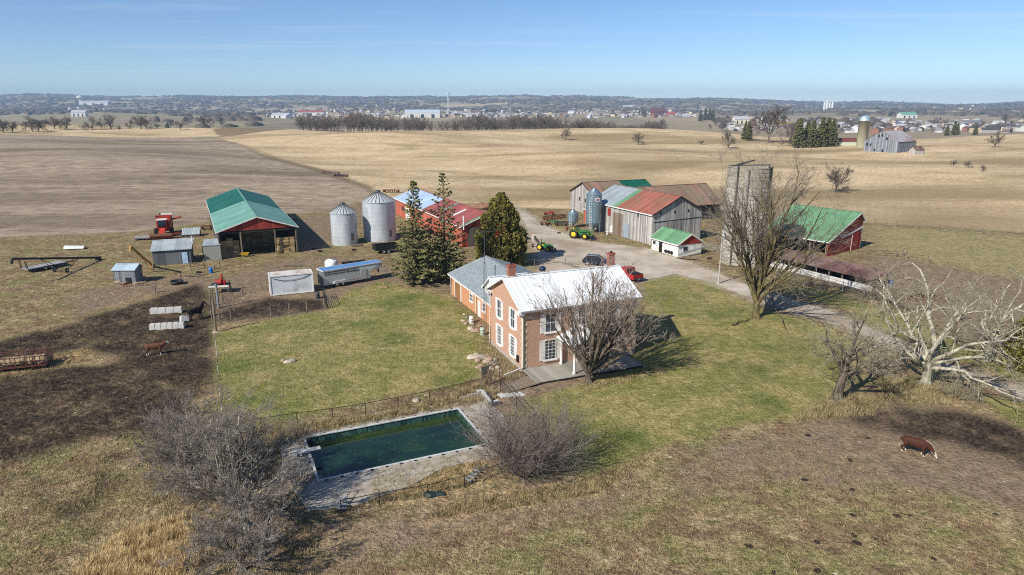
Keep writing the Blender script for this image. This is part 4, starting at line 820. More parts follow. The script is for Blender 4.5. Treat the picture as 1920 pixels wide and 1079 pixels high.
def shingle_mat():
    n = NT('grey_shingles'); v = n.obj(); s = n.node('SeparateXYZ'); n.put(s.inputs[0], v); cb = n.node('CombineXYZ'); n.put(cb.inputs[0], s.outputs[0]); n.put(cb.inputs[1], n.math('ADD', s.outputs[1], s.outputs[2]))
    b = n.node('TexBrick'); n.put(b.inputs['Vector'], cb.outputs[0]); n.put(b.inputs['Color1'], sr(134, 144, 148)); n.put(b.inputs['Color2'], sr(166, 174, 176)); n.put(b.inputs['Mortar'], sr(96, 104, 108)); b.inputs['Scale'].default_value = 1; b.inputs['Brick Width'].default_value = .38; b.inputs['Row Height'].default_value = .2; b.inputs['Mortar Size'].default_value = .018
    c = n.mix(n.math('MULTIPLY', n.gray(n.noise(v, .6, 5, .7), .45, .7), .3), b.outputs['Color'], sr(126, 138, 134)); n.bsdf(c, .85, 0, b.outputs['Fac'], .4, -.02, .2); return n.m
SHING = shingle_mat()
HX, HY, HT = .88, 64.12, R(22.7); hL, hW = 13.98, 9.76
def H2W(u, v): return (HX + u * math.cos(HT) - v * math.sin(HT), HY + u * math.sin(HT) + v * math.cos(HT))
house = gable('farmhouse', 'two-storey red brick farmhouse with white metal roof', 'house', HX, HY, 22.7, hL, hW, 6.51, 8.87, ov=.4, wall=BRICK, roofs=[(0, hL, WROOF, 'b')], trim=WHITE_T, roof_t=.08)
roof_objs = [c for c in house.children if c.name.startswith('roof')]
seam = MB().bar((0, 0, .02), (0, hW / 2, 8.87 - 6.51 + .02), .05, .06).build('roof_seam', WROOF, data_only=True)
seamb = MB().bar((0, hW / 2, 8.87 - 6.51 + .02), (0, hW, .02), .05, .06).build('roof_seam', WROOF, data_only=True)
for k in range(23):
    link('roof_seam', seam, roof_objs[0], (.4 + k * .6, 0, 6.51)); link('roof_seam', seamb, roof_objs[1], (.4 + k * .6, 0, 6.51))
gl = plain('window_glass', sr(52, 62, 74), .08, 0, .15, spec=.6)
def sash(root, side, p, z_, w, h, bars=(2, 2), shut=True, wallv=.4):
    """window on wall: side 'f' (y=wallv, along x) or 'g' (x=wallv, along y); centred at p, z"""
    def B(m, a, zz, da, dz_, d0, dd):
        if side == 'f': m.box((p + a, wallv - d0 - dd / 2, zz), (da, dd, dz_))
        else: m.box((wallv - d0 - dd / 2, p + a, zz), (dd, da, dz_))
        return m
    m = MB(); B(m, -w / 2, z_, .09, h, 0, .08); B(m, w / 2, z_, .09, h, 0, .08); B(m, 0, z_ + h / 2, w + .18, .12, 0, .081); B(m, 0, z_ - h / 2 + .03, w, .06, 0, .07); f = m.build('window', WHITE_T, root)
    B(MB(), 0, z_, w - .04, h - .04, .002, .02).build('pane', gl, f)
    m = MB(); B(m, 0, z_, w, .06, .02, .04)
    for i in range(1, bars[0]): B(m, -w / 2 + w * i / bars[0], z_, .035, h, .022, .03)
    for i in range(1, bars[1]):
        if abs(i / bars[1] - .5) > .01: B(m, 0, z_ - h / 2 + h * i / bars[1], w, .03, .021, .03)
    m.build('muntins', WHITE_T, f); B(MB(), 0, z_ - h / 2 - .06, w + .3, .12, 0, .16).build('sill', WHITE_T, f)
    if shut:
        for s in (-1, 1):
            sh = B(MB(), s * (w / 2 + .31), z_, .48, h + .05, .005, .05).build('shutter', WHITE_T, f)
for p in (2.95, 6.7):
    sash(house, 'g', p, 4.9, 1.05, 2.05, (2, 2)); sash(house, 'g', p, 1.9, 1.05, 2.15, (3, 6))
for p in (3.45, 10.6):
    sash(house, 'f', p, 4.85, 1.2, 2.0, (2, 2)); sash(house, 'f', p, 1.95, 1.25, 2.15, (3, 6))
sash(house, 'f', 7.0, 4.95, .8, 1.6, (2, 2))
m = MB()
for k in range(17):
    z_ = .2 + k * .37; a, b = (.5, .3) if k % 2 else (.3, .5)
    q = MB(); q.box((.4 + a / 2 - .01, .385, z_), (a, .05, .34)); q.box((.385, .4 + b / 2 - .01, z_), (.05, b, .34)); q.build('quoin', QUOIN, house)
    q = MB(); q.box((hL - .4 - a / 2 + .01, .385, z_), (a, .05, .34)); q.box((hL - .385, .4 + b / 2 - .01, z_), (.05, b, .34)); q.build('quoin', QUOIN, house)
MB().box((7.0, .36, 1.35), (1.1, .1, 2.3)).build('door', WHITE_T, house)
m = MB(); m.tube((.3, .25, 6.3), (.3, .25, .5), .05, .05, 8); m.tube((.3, .25, .5), (-1.9, -.3, .28), .06, .06, 8); m.build('downspout', WHITE_T, house)
m = MB(); m.tube((.28, 9.45, 6.3), (.28, 9.45, .2), .05, .05, 8); m.build('downspout', WHITE_T, house)
m = MB()
for y in (.2, hW - .2): m.box((.12, y + (.28 if y < 1 else -.28), 6.25), (.6, .95, .28))
m.build('cornice_return', WHITE_T, house)
m = MB(); m.bar((0, -.06, 6.44), (hL, -.06, 6.44), .12, .12); m.build('gutter', plain('gutter_grey', sr(150, 150, 150), .5, .2), house)
def chimney(u, v, z0, z1, w, nm):
    c = MB().box((u, v, (z0 + z1) / 2), (w, w * .8, z1 - z0)).build('chimney', plain('chimney_brick', sr(150, 102, 84), .85, 0, .2, 4), house)
    MB().box((u, v, z1 + .03), (w + .12, w * .8 + .12, .14)).build('chimney_cap', plain('chimney_top', sr(150, 84, 64), .85), c); MB().tube((u, v, z1 + .1), (u, v, z1 + .3), .13, .13, 8).build('flue', DARK_T, c)
chimney(1.05, hW / 2 + .15, 8.2, 10.0, .78, 0); chimney(13.1, hW / 2 + .3, 8.2, 10.2, .7, 1)
MB().box((.34, 1.55, 1.0), (.18, .45, .7)).build('meter_box', BLACK, house)
MB().box((hL / 2, hW / 2, .1), (hL - .72, hW - .72, .5)).build('foundation', CONC, house)
# front porch deck with planks and portico
DECKW = boards_mat('grey_deck', sr(126, 122, 112), sr(154, 150, 138), sr(176, 172, 160), .5, .0)
deck = thing('porch_deck', 'weathered grey plank porch deck along the house front', 'deck', (HX, HY, 0), HT)
MB().box((6.3, -1.5, .12), (12.0, 3.55, .2)).build('frame', DARK_T, deck)
pl = MB().box((0, 0, 0), (12.1, .135, .05)).build('plank', DECKW, data_only=True)
for k in range(24): link('plank', pl, deck, (6.3 + random.gauss(0, .02), .25 - k * .152, .25 + random.gauss(0, .004)))
port = thing('portico', 'white gabled portico with columns over the front door', 'portico', (HX, HY, 0), HT)
pu0, pu1, pv0, pv1 = 4.4, 8.9, -2.95, .36
for u in (pu0 + .2, pu1 - .2):
    for v in (pv0 + .2, .15):
        c = MB().lathe([(.17, .28), (.17, .45), (.12, .5), (.10, 2.7), (.16, 2.78), (.16, 2.9)], 14, (u, v, 0)).build('column', WHITE_T, port)
MB().box(((pu0 + pu1) / 2, (pv0 + pv1) / 2, 3.03), (pu1 - pu0, pv1 - pv0, .26)).build('beam', WHITE_T, port)
pm = (pu0 + pu1) / 2
for s, e in ((-1, pu0 - .3), (1, pu1 + .3)): MB().prism([(pm, pv0 - .3, 4.35), (pm, pv1, 4.35), (e, pv1, 3.15), (e, pv0 - .3, 3.15)], (0, 0, .07)).build('roof', WROOF, port)
MB().prism([(pu0, pv0 - .02, 3.14), (pu1, pv0 - .02, 3.14), (pm, pv0 - .02, 4.28)], (0, .08, 0)).build('gable_panel', WHITE_T, port)
# rear wing
wgL, wgW = 21.3, 11.4
wing = gable('house_wing', 'low orange brick wing with grey shingle roof behind the farmhouse', 'house wing', -.85, 74.05, 112.7, wgL, wgW, 3.0, 5.05, s=-1, ov=.4, wall=BRICKO, roofs=[(0, wgL, SHING, 'b')], trim=WHITE_T)
BROWN = boards_mat('brown_door', sr(110, 78, 48), sr(138, 100, 64), sr(160, 122, 82), .3)
d_ = MB().box((3.4, .36, 1.25), (2.4, .1, 2.3)).build('door', BROWN, wing)
m = MB()
for x in (2.1, 4.7): m.box((x, .34, 1.25), (.16, .14, 2.4))
m.box((3.4, .34, 2.48), (2.76, .14, .14)); m.build('door_frame', WHITE_T, wing)
sash(wing, 'f', 8.9, 1.75, 1.2, 1.0, (2, 1), False); sash(wing, 'f', 13.6, 1.75, 1.0, 1.1, (2, 2), False)
MB().box((12.0, .34, 1.1), (1.0, .1, 2.1)).build('door', WHITE_T, wing)
for x in (.45, 10.8): MB().tube((x, .28, 2.8), (x, .28, .1), .05, .05, 6).build('downspout', WHITE_T, wing)
ad = gable('house_addition', 'small white-roofed addition with stovepipe behind the farmhouse', 'addition', *H2W(3.4, 15.2), 22.7, 5.2, 5.2, 3.6, 5.5, ov=.25, wall=WHITE_T, roofs=[(0, 5.2, WROOF, 'b')], trim=WHITE_T)
MB().tube((1.2, 3.6, 4.4), (1.2, 3.6, 6.7), .11, .11, 10).build('stove_pipe', plain('pipe_steel', sr(176, 178, 180), .35, .7), ad)
# aerial tower
an = thing('antenna_tower', 'slim lattice aerial tower standing against the farmhouse corner', 'antenna', (*H2W(-.35, 9.2), 0), R(20)); AS = plain('aerial_steel', sr(112, 112, 112), .5, .4)
m = MB(); tri = [(.2 * math.cos(a), .2 * math.sin(a)) for a in (0, 2.094, 4.189)]
for a in tri: m.tube((*a, 0), (a[0] * .8, a[1] * .8, 9.6), .018, .016, 5)
for j in range(24):
    for a, b in zip(tri, tri[1:] + tri[:1]): m.tube((*a, j * .4), (*b, (j + 1) * .4), .009, .009, 4)
m.build('lattice', AS, an); MB().tube((0, 0, 9.4), (0, 0, 13.0), .028, .02, 6).build('mast', AS, an)
m = MB(); m.tube((-.9, 0, 12.9), (1.5, .1, 12.95), .018, .018, 5)
for k in range(8): m.tube((-.8 + k * .3, -.55 + .03 * k, 12.92), (-.8 + k * .3, .55 - .03 * k, 12.92), .009, .009, 4)
m.build('yagi_aerial', AS, an); m = MB(); m.tube((-.35, -.1, 10.3), (-.1, 0, 10.3), .19, .12, 10); m.build('rotor', BLACK, an)
# boulders round the house corner
def rock_me(seed, flat=.7):
    r_ = random.Random(seed); m = MB(); n = 9; prof = [(.0, -.15), (.75, -.1), (1, .25), (.9, .6), (.55, .9), (0, 1)]; V = []
    ph = [r_.uniform(.75, 1.2) for _ in range(n)]
    for r, z_ in prof:
        for k in range(n): a = 6.283 * k / n; q = r * ph[k] * r_.uniform(.88, 1.1); V.append((q * math.cos(a), q * math.sin(a) * .8, z_ * flat * r_.uniform(.9, 1.1)))
    return m.add(V, [(j * n + k, j * n + (k + 1) % n, (j + 1) * n + (k + 1) % n, (j + 1) * n + k) for j in range(5) for k in range(n)])
RK = [plain('fieldstone_pale', sr(186, 172, 152), .9, 0, .2, 2.5), plain('fieldstone_pink', sr(164, 138, 120), .9, 0, .2, 2.5), plain('fieldstone_grey', sr(140, 134, 124), .9, 0, .2, 2.5)]
rocks = [rock_me(k, .55 + .1 * (k % 3)).build('boulder', RK[k % 3], data_only=True) for k in range(6)]
def boulder(px, py, s, lab, grp, k):
    o = link('boulder', rocks[k % 6], None, (*G(px, py), -.03), k * 1.3); o.scale = (s, s, s); tag(o, lab, 'boulder', grp)
for k, (px, py, s) in enumerate([(887, 672, .75), (896, 677, .45), (903, 672, .6), (911, 680, .5), (918, 676, .65), (926, 684, .5), (921, 692, .4), (897, 690, .4), (906, 695, .45), (934, 690, .45), (913, 668, .35), (928, 675, .4), (893, 665, .3), (902, 686, .35), (938, 697, .35)]): boulder(px, py, s, 'fieldstone boulder in the pile beside the garden arch', 'boulders beside the garden arch', k)
for k, (px, py, s) in enumerate([(868, 602, .35), (874, 608, .4), (881, 604, .3), (882, 617, .55), (891, 622, .6), (876, 596, .3), (870, 590, .3), (899, 612, .35), (887, 608, .3)]): boulder(px, py, s, 'fieldstone boulder in the flower bed along the brick wing', 'boulders along the wing', k + 3)
for k, (px, py, s) in enumerate([(809, 765, .35), (777, 770, .3), (755, 777, .3), (716, 779, .4), (708, 777, .3), (780, 752, .45), (800, 742, .3), (893, 735, .4), (866, 744, .25)]): boulder(px, py, s, 'small fieldstone in the dry bed behind the pool', 'stones behind the pool', k + 1)
for k, (px, py, s) in enumerate([(540, 680, .5), (531, 677, .35), (549, 677, .4)]): boulder(px, py, s, 'fieldstone in the little heap on the lawn', 'stones on the lawn', k)
MESHM = None
def chain_mat():
    n = NT('chain_mesh'); v = n.obj(); s = n.node('SeparateXYZ'); n.put(s.inputs[0], v); a = n.math('ADD', s.outputs[0], s.outputs[2]); b = n.math('SUBTRACT', s.outputs[0], s.outputs[2])
    w = n.math('MAXIMUM', n.math('LESS_THAN', n.math('FRACT', n.math('DIVIDE', a, .11)), .09), n.math('LESS_THAN', n.math('FRACT', n.math('DIVIDE', b, .11)), .09))
    bs = n.node('BsdfPrincipled'); bs.inputs['Base Color'].default_value = sr(28, 32, 28); tr = n.node('BsdfTransparent'); mx = n.node('MixShader'); n.put(mx.inputs[0], w); n.t.links.new(tr.outputs[0], mx.inputs[1]); n.t.links.new(bs.outputs[0], mx.inputs[2]); n.t.links.new(mx.outputs[0], n.out.inputs[0]); return n.m
CHAIN = chain_mat(); FENCEB = plain('fence_black', sr(34, 36, 32), .5)
def chain_fence(label, pts, h=1.15):
    a0 = Vector((*pts[0], 0)); o = thing('chain_fence', label, 'fence', a0)
    P = [Vector((*p, 0)) - a0 for p in pts]
    for p in P: MB().tube((p.x, p.y, -.1), (p.x, p.y, h + .03), .035, .035, 7).build('post', FENCEB, o)
    for a, b in zip(P[:-1], P[1:]):
        MB().tube((a.x, a.y, h), (b.x, b.y, h - .01), .024, .024, 6).build('rail', FENCEB, o)
        d = b - a; w = d.length; mm = MB().add([(0, 0, .04), (w, 0, .04), (w, 0, h), (0, 0, h)], [(0, 1, 2, 3)]); q = mm.build('mesh_panel', CHAIN, o, a, math.atan2(d.y, d.x))
chain_fence('black chain-link fence between the lawn and the pool', [G(*p) for p in [(912, 729), (863, 741), (806, 755), (747, 767), (686, 779), (624, 789), (558, 798), (491, 808), (430, 818)]])
chain_fence('black chain-link fence from the garden arch down to the bush', [G(*p) for p in [(939, 733), (968, 766), (1000, 805), (1010, 850)]])
chain_fence('sagging chain-link fence along the near side of the pool', [G(*p) for p in [(941, 890), (871, 915), (803, 932), (712, 948), (640, 962)]], .95)
# garden arch and board walk
arch = thing('garden_arch', 'dark iron garden arch at the gap in the fence', 'arch', (*G(928, 727), 0), R(25)); IRON = bark('rusty_iron', sr(70, 56, 46), sr(118, 98, 80))
for s in (-.62, .62):
    m = MB()
    for y in (-.3, .3): m.tube((s, y, -.05), (s, y, 2.05), .035, .035, 6)
    for k in range(9): m.tube((s, -.3, .2 + k * .22), (s, .3, .35 + k * .22), .012, .012, 4)
    m.build('side_frame', IRON, arch)
m = MB()
for y in (-.3, .3): m.path([(-.62 + 1.24 * t, y, 2.05 + .42 * math.sin(math.pi * t)) for t in [i / 8 for i in range(9)]], .035, 6)
for i in range(1, 8): t = i / 8; m.tube((-.62 + 1.24 * t, -.3, 2.05 + .42 * math.sin(math.pi * t)), (-.62 + 1.24 * t, .3, 2.05 + .42 * math.sin(math.pi * t)), .015, .015, 4)
m.build('top_hoop', IRON, arch); m = MB()
for k in range(7): m.tube((-.5 + k * .1, .32 + k * .1, .1), (-.5 + k * .1, .32 + k * .1, 1.5), .014, .014, 4)
m.tube((-.5, .32, 1.5), (.1, .92, 1.5), .02, .02, 5); m.tube((-.5, .32, .15), (.1, .92, .15), .02, .02, 5); m.build('gate', IRON, arch)
tr_ = thing('trellis', 'pale wooden trellis frame left of the garden arch', 'trellis', (*G(910, 724), 0), R(40)); m = MB()
for x in (-.42, .42): m.box((x, 0, 1.0), (.09, .09, 2.1))
m.box((0, 0, 2.0), (.95, .09, .1)); m.box((0, 0, 1.0), (.75, .05, .08)); m.build('frame', POSTW, tr_); MB().box((0, .03, 1.55), (.74, .04, .8)).build('panel', plain('pale_wood', sr(176, 164, 146), .85, 0, .12, 4), tr_)
walk = thing('boardwalk', 'old plank walk stepping down from the porch deck', 'boardwalk', (*G(976, 722), 0), HT + R(6)); wp = MB().box((0, 0, 0), (.44, 2.1, .07)).build('plank', POSTW, data_only=True)
for k in range(8): link('plank', wp, walk, (-1.9 + k * .47, -.1 + .02 * k, .06 + .022 * k), random.gauss(0, .02))
st = thing('stepping_slabs', 'pale concrete slabs between the arch and the plank walk', 'slabs', (*G(951, 737), 0), HT + R(10))
for k in range(4): MB().box((-.8 + k * .55, -.3 - .25 * k, .03), (.5, .9, .1)).build('slab', CONCL, st)
# block retaining wall above the pool
rwall = thing('retaining_wall', 'low block retaining wall at the pool corner', 'wall', (0, 0, 0)); BLK = plain('wall_block', sr(160, 150, 134), .9, 0, .16, 3)
bk_me = MB().box((0, 0, 0), (.42, .26, .145)).build('block', BLK, data_only=True); cap_me = MB().box((0, 0, 0), (.46, .32, .07)).build('cap_stone', CONCL, data_only=True)
for (a, b, rows) in [((843, 755), (904, 744), 4), ((904, 744), (919, 766), 4), ((919, 762), (935, 757), 2)]:
    A = Vector((*G(*a), 0)); B_ = Vector((*G(*b), 0)); d = B_ - A; n_ = max(2, int(d.length / .44)); an_ = math.atan2(d.y, d.x)
    for j in range(rows):
        n0 = 0 if rows == 2 or a[0] > 850 else j * 2
        for i in range(n0, n_): p = A + d * ((i + .5 + .25 * (j % 2)) / (n_ + .25)); link('block', bk_me, rwall, (p.x, p.y, .075 + j * .15), an_ + random.gauss(0, .02))
    for i in range(min(n_, (rows - 1) * 2) if a[0] < 850 else 0, n_): p = A + d * ((i + .5) / n_); link('cap_stone', cap_me, rwall, (p.x, p.y, rows * .15 + .04), an_)
# ------------------------------------------------------------------ pool
def P2W(u, v): return (PO[0] + PU[0] * u + PV[0] * v, PO[1] + PU[1] * u + PV[1] * v)
pang = math.atan2(PU[1], PU[0])
def deck_mat():
    n = NT('pool_concrete'); p = n.pos(); f = n.noise(p, .8, 5, .65); g = n.noise(p, 6, 3, .7); h = n.noise(p, .35, 4, .6)
    c = n.ramp(n.math('ADD', n.math('MULTIPLY', f, .6), n.math('MULTIPLY', g, .4)), [(.32, sr(138, 130, 116)), (.5, sr(172, 164, 150)), (.68, sr(194, 188, 176))]); c = n.mix(n.math('MULTIPLY', n.gray(h, .48, .62), .55), c, sr(140, 120, 94)); c = n.mix(n.math('MULTIPLY', n.gray(n.noise(p, 1.6, 5, .75), .56, .66), .6), c, sr(106, 86, 62))
    n.bsdf(c, .9, 0, g, .25, .02, .2); return n.m
PDECK = deck_mat()
from mathutils.geometry import tessellate_polygon
outer = [P2W(*q) for q in [(-1.75, -.9), (2, -1.0), (6, -1.0), (10, -1.0), (PL + 1.0, -1.5), (PL + 3.0, -1.2), (PL + 3.1, 3), (PL + 2.2, 7.3), (PL + .6, 9.2), (9, 9.0), (6, 10.4), (2, 11.2), (-1.2, 10.6), (-2.1, 6), (-2.0, 2)]]
inner = [P2W(*q) for q in [(.02, .02), (.02, PW - .02), (PL - .02, PW - .02), (PL - .02, .02)]]
o3 = [Vector((*p, 0)) for p in outer]; i3 = [Vector((*p, 0)) for p in inner]; tri_ = tessellate_polygon([o3, i3]); allp = [(*p, .075) for p in outer + inner]
m = MB(); m.add(allp, [t if (Vector(allp[t[1]]) - Vector(allp[t[0]])).cross(Vector(allp[t[2]]) - Vector(allp[t[0]])).z > 0 else t[::-1] for t in tri_]); no_ = len(outer)
m.add([(*p, .075) for p in outer] + [(*p, -.15) for p in outer], [(i, (i + 1) % no_, no_ + (i + 1) % no_, no_ + i) for i in range(no_)])
pd = m.build('pool_deck', PDECK); structure(pd)
pool = thing('swimming_pool', 'rectangular pool with dark green water and wrinkled liner', 'pool', (PO[0], PO[1], 0), pang)     # local y runs away from the camera, so the near side is negative
LIN = NT('pool_liner'); v = LIN.obj(); f = LIN.noise(LIN.scale(v, (3, 3, .8)), 1.5, 4, .6); LIN.bsdf(LIN.mix(LIN.gray(f, .4, .7), sr(26, 54, 50), sr(76, 106, 98)), .35, 0, f, .6, .06, .5); LIN = LIN.m
def liner(a, b, nx_):
    m = MB(); V = []; a = Vector(a); b = Vector(b); d = (b - a); nrm = Vector((-d.y, d.x, 0)).normalized(); k = int(d.length / .12); rr = random.Random(nx_)
    for i in range(k + 1):
        p = a + d * i / k; wv = .035 * math.sin(i * 1.7 + nx_) * math.sin(i * .31) + rr.gauss(0, .012)
        for z_, s in ((.09, .0), (-.1, .3), (-.35, .8), (-.6, 1.0), (-1.0, 1.0)): V.append(p + nrm * (wv * s + .03 + .10 * (-z_ if z_ < 0 else 0)) + Vector((0, 0, z_)))
    m.add(V, [(i * 5 + j, (i + 1) * 5 + j, (i + 1) * 5 + j + 1, i * 5 + j + 1) for i in range(k) for j in range(4)], True); m.build('liner', LIN, pool)
cs = [(0, 0, 0), (0, -PW, 0), (PL, -PW, 0), (PL, 0, 0)]
for i in range(4): liner(cs[i], cs[(i + 1) % 4], i + 1)
ANCH = MB().box((0, 0, 0), (.16, .1, .08)).build('cover_anchor', BLACK, data_only=True)
COP = plain('coping_white', sr(196, 198, 194), .5, 0, .1, 3, dirt=sr(120, 124, 118))
for i in range(4):
    a = Vector(cs[i]); b = Vector(cs[(i + 1) % 4]); e = (b - a).normalized() * .1
    MB().bar(a - e * (1 if i % 2 else -1) + Vector((0, 0, .11)), b + e * (1 if i % 2 else -1) + Vector((0, 0, .11)), .2, .07).build('coping', COP, pool)
    k = int((b - a).length / 1.05); mid = (b - a).normalized(); out = Vector((mid.y, -mid.x, 0))
    for j in range(k): p = a + (b - a) * ((j + .5) / k) + out * .16; link('cover_anchor', ANCH, pool, (p.x, p.y, .12), math.atan2(mid.y, mid.x))
def water_mat():
    n = NT('pool_water'); v = n.obj(); f = n.noise(n.scale(v, (.5, 1, 1)), .6, 5, .6); g = n.noise(v, 3, 4, .7); c = n.ramp(f, [(.3, sr(16, 34, 26)), (.5, sr(26, 50, 36)), (.7, sr(44, 66, 34))])
    s = n.node('SeparateXYZ'); n.put(s.inputs[0], v); edge = n.math('MULTIPLY_ADD', s.outputs[1], .9, 1.55, clamp=True); c = n.mix(n.math('MULTIPLY', n.math('MULTIPLY', edge, n.gray(g, .3, .7)), .5), c, sr(82, 88, 30))
    c = n.mix(n.math('MULTIPLY', n.gray(n.noise(v, .9, 6, .8, 1.2), .62, .68), .35), c, sr(92, 112, 104))
    n.bsdf(c, .07, 0, n.noise(v, 1.4, 3, .6), .12, .05, .5); return n.m
MB().add([(-.0, .0, -.44), (0, -PW, -.44), (PL, -PW, -.44), (PL, 0, -.44)], [(0, 1, 2, 3)]).build('water', water_mat(), pool)
m = MB(); rl_ = random.Random(4)
for k in range(70):
    x, y = rl_.uniform(.6, PL - .6), -rl_.uniform(.6, PW - .6); q = rl_.uniform(.03, .09); m.box((x, y, -.43), (q * 2, q, .012), rl_.uniform(0, 3))
tag(m.build('floating_leaves', plain('wet_leaf', sr(96, 84, 50), .6), pool), None, None, kind='stuff')
db = thing('diving_board', 'white diving board over the left end of the pool', 'diving board', (*P2W(-.9, 2.9), .075), pang)
MB().box((.6, 0, .42), (2.3, .46, .07)).build('board', CONCL, db); m = MB(); m.box((-.3, 0, .2), (.5, .5, .4)); m.box((.25, 0, .25), (.12, .5, .28)); m.build('stand', WHITE_T, db)
def pool_ladder(label, px, py, rz, tilt):
    o = thing('pool_ladder', label, 'ladder', (*G(px, py), .1), rz); AL = plain('aluminium', sr(196, 204, 210), .35, .6)
    for s in (-.28, .28): m = MB(); m.path([(s, -.8, .06), (s, .6, .35), (s, .95, .62), (s, 1.15, .55), (s, 1.25, .3)], .028, 6); m.build('rail', plain('aluminium_dark', sr(120, 126, 130), .4, .5), o)
    for k in range(4): MB().box((0, -.7 + k * .36, .12 + k * .075), (.56, .15, .04)).build('tread', AL, o)
pool_ladder('aluminium pool ladder lying near the twiggy trees', 643, 948, R(8), 0); pool_ladder('aluminium pool ladder lying beside the sagging fence', 889, 897, R(-35), 0)
tp = thing('tarp_heap', 'dark crumpled tarp heap caught on the sagging fence', 'tarp', (*G(806, 930), 0)); rock_me(31, .5).build('folds', plain('dark_tarp', sr(46, 58, 56), .6), tp, (0, 0, 0)).scale = (.6, .45, .6); rock_me(33, .4).build('folds', plain('dark_tarp', sr(46, 58, 56), .6), tp, (.6, .15, 0)).scale = (.5, .35, .5)
# ------------------------------------------------------------------ vehicles and machines
RUBBER = plain('rubber', sr(38, 36, 34), .9, 0, .25, 6); YEL = plain('yellow_rim', sr(226, 184, 44), .5, 0, .1); RIMW = plain('pale_rim', sr(206, 206, 204), .4, .4, .1)
JGREEN = plain('tractor_green', sr(52, 112, 54), .5, 0, .18, 2, spec=.4, dirt=sr(92, 100, 66)); CRED = plain('machine_red', sr(172, 54, 40), .55, 0, .18, 1.5, spec=.35, dirt=sr(122, 70, 54)); RUSTI = plain('rusty_steel', sr(112, 74, 54), .85, 0, .25, 3)
GLASS = plain('vehicle_glass', sr(34, 40, 48), .08, 0, .1, spec=.7); DSTEEL = plain('dark_steel', sr(74, 76, 80), .5, .4)
def wheel(root, c, r, w, rim, name='wheel'):
    """wheel with its axle along local y"""
    o = bpy.data.objects.new(name, None); COL.objects.link(o); o.parent = root; o.location = c
    k = r * .58; MB().lathe([(k, -w * .42), (r * .92, -w * .5), (r, -w * .32), (r, w * .32), (r * .92, w * .5), (k, w * .42)], 20, axis='Y').build('tyre', RUBBER, o)
    MB().lathe([(0, -w * .3), (r * .2, -w * .34), (k, -w * .38), (k, w * .38), (r * .2, w * .34), (0, w * .3)], 16, axis='Y').build('rim', rim, o); return o
def horse_trailer():
    o = thing('horse_trailer', 'silver gooseneck livestock trailer with roof coloured like the reflected sky and slatted vents', 'trailer', (-27.45, 96.2, 0), R(37.5)); AL = plain('trailer_aluminium', sr(186, 190, 188), .45, .1, .06, 1.2); L_, W_, z0, z1 = 7.4, 2.15, .5, 2.62
    MB().prism([(0, 0, z0), (L_, 0, z0), (L_, 0, 1.75), (L_ + 2.0, .18, 1.75), (L_ + 2.2, .25, z1), (0, 0, z1)], (0, W_, 0)).build('body', AL, o)
    MB().prism([(-.05, -.03, z1 + .01), (L_ + 2.2, .2, z1 + .01), (L_ + 2.2, W_ + .02, z1 + .01), (-.05, W_ + .03, z1 + .01)], (0, 0, .07)).build('roof', plain('sky_reflection_roof', sr(92, 138, 190), .3, 0, .06, spec=.5), o)  # blue paints the sky's reflection into the colour of a pale roof
    m = MB(); m.bar((-.05, -.04, z1 + .03), (L_ + 2.2, .19, z1 + .03), .08, .12); m.bar((-.06, -.04, z1 + .03), (-.06, W_ + .04, z1 + .03), .08, .12); m.bar((-.05, W_ + .04, z1 + .03), (L_ + 2.2, W_ + .03, z1 + .03), .08, .12); m.build('roof_rail', WHITE_T, o)
    sl = MB().box((0, 0, 0), (.42, .03, .11)).build('vent_slot', BLACK, data_only=True)
    for r_i, z_ in enumerate((2.36, 2.06)):
        for k in range(11 if r_i == 0 else 11): link('vent_slot', sl, o, (.4 + k * .5, -.012, z_))
    for k in range(2): link('vent_slot', sl, o, (6.1 + k * .55, -.012, 2.02))
    m = MB(); m.box((6.35, -.015, 1.35), (.95, .03, 1.55)); d = m.build('door', AL, o); MB().box((6.75, -.05, 1.3), (.12, .05, .08)).build('handle', BLACK, d)
    m = MB()
    for k in range(5): m.box((4.1 + k * .55, -.015, .78), (.24, .02, .09))
    m.build('reflective_tape', plain('tape_red', sr(176, 64, 60), .4), o)
    for x in (2.05, 2.95):
        for y in (.05, W_ - .05): wheel(o, (x, y, .4), .4, .28, RIMW)
    for y in (-.12, W_ + .12): MB().prism([(1.45, y - .13, .6), (3.55, y - .13, .6), (3.35, y - .13, .93), (1.65, y - .13, .93)], (0, .26, 0)).build('fender', AL, o)
    MB().box((L_ + 1.9, W_ / 2, 1.35), (.16, .16, .9)).build('hitch', BLACK, o); MB().tube((L_ - .1, .4, .05), (L_ - .1, .4, .7), .06, .06, 8).build('jack', BLACK, o); MB().tube((L_ - .1, W_ - .4, .05), (L_ - .1, W_ - .4, .7), .06, .06, 8).build('jack', BLACK, o)
    m = MB(); m.box((-.03, W_ / 2, 1.5), (.05, W_ - .1, 2.0)); m.build('rear_door', plain('trailer_rear', sr(120, 124, 126), .5, .3), o)
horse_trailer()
o = thing('poly_tank', 'white plastic water tank behind the livestock trailer', 'tank', (*G(622, 506), 0)); PW_ = plain('white_poly', sr(232, 232, 228), .5, 0, .04)
MB().lathe([(1.02, 0), (1.05, .1), (1.02, .5), (1.05, .75), (1.02, 1.35), (.85, 1.6), (.3, 1.72), (.3, 1.85), (0, 1.86)], 24).build('shell', PW_, o); MB().lathe([(.26, 1.86), (.26, 1.93), (0, 1.95)], 14).build('lid', BLACK, o)
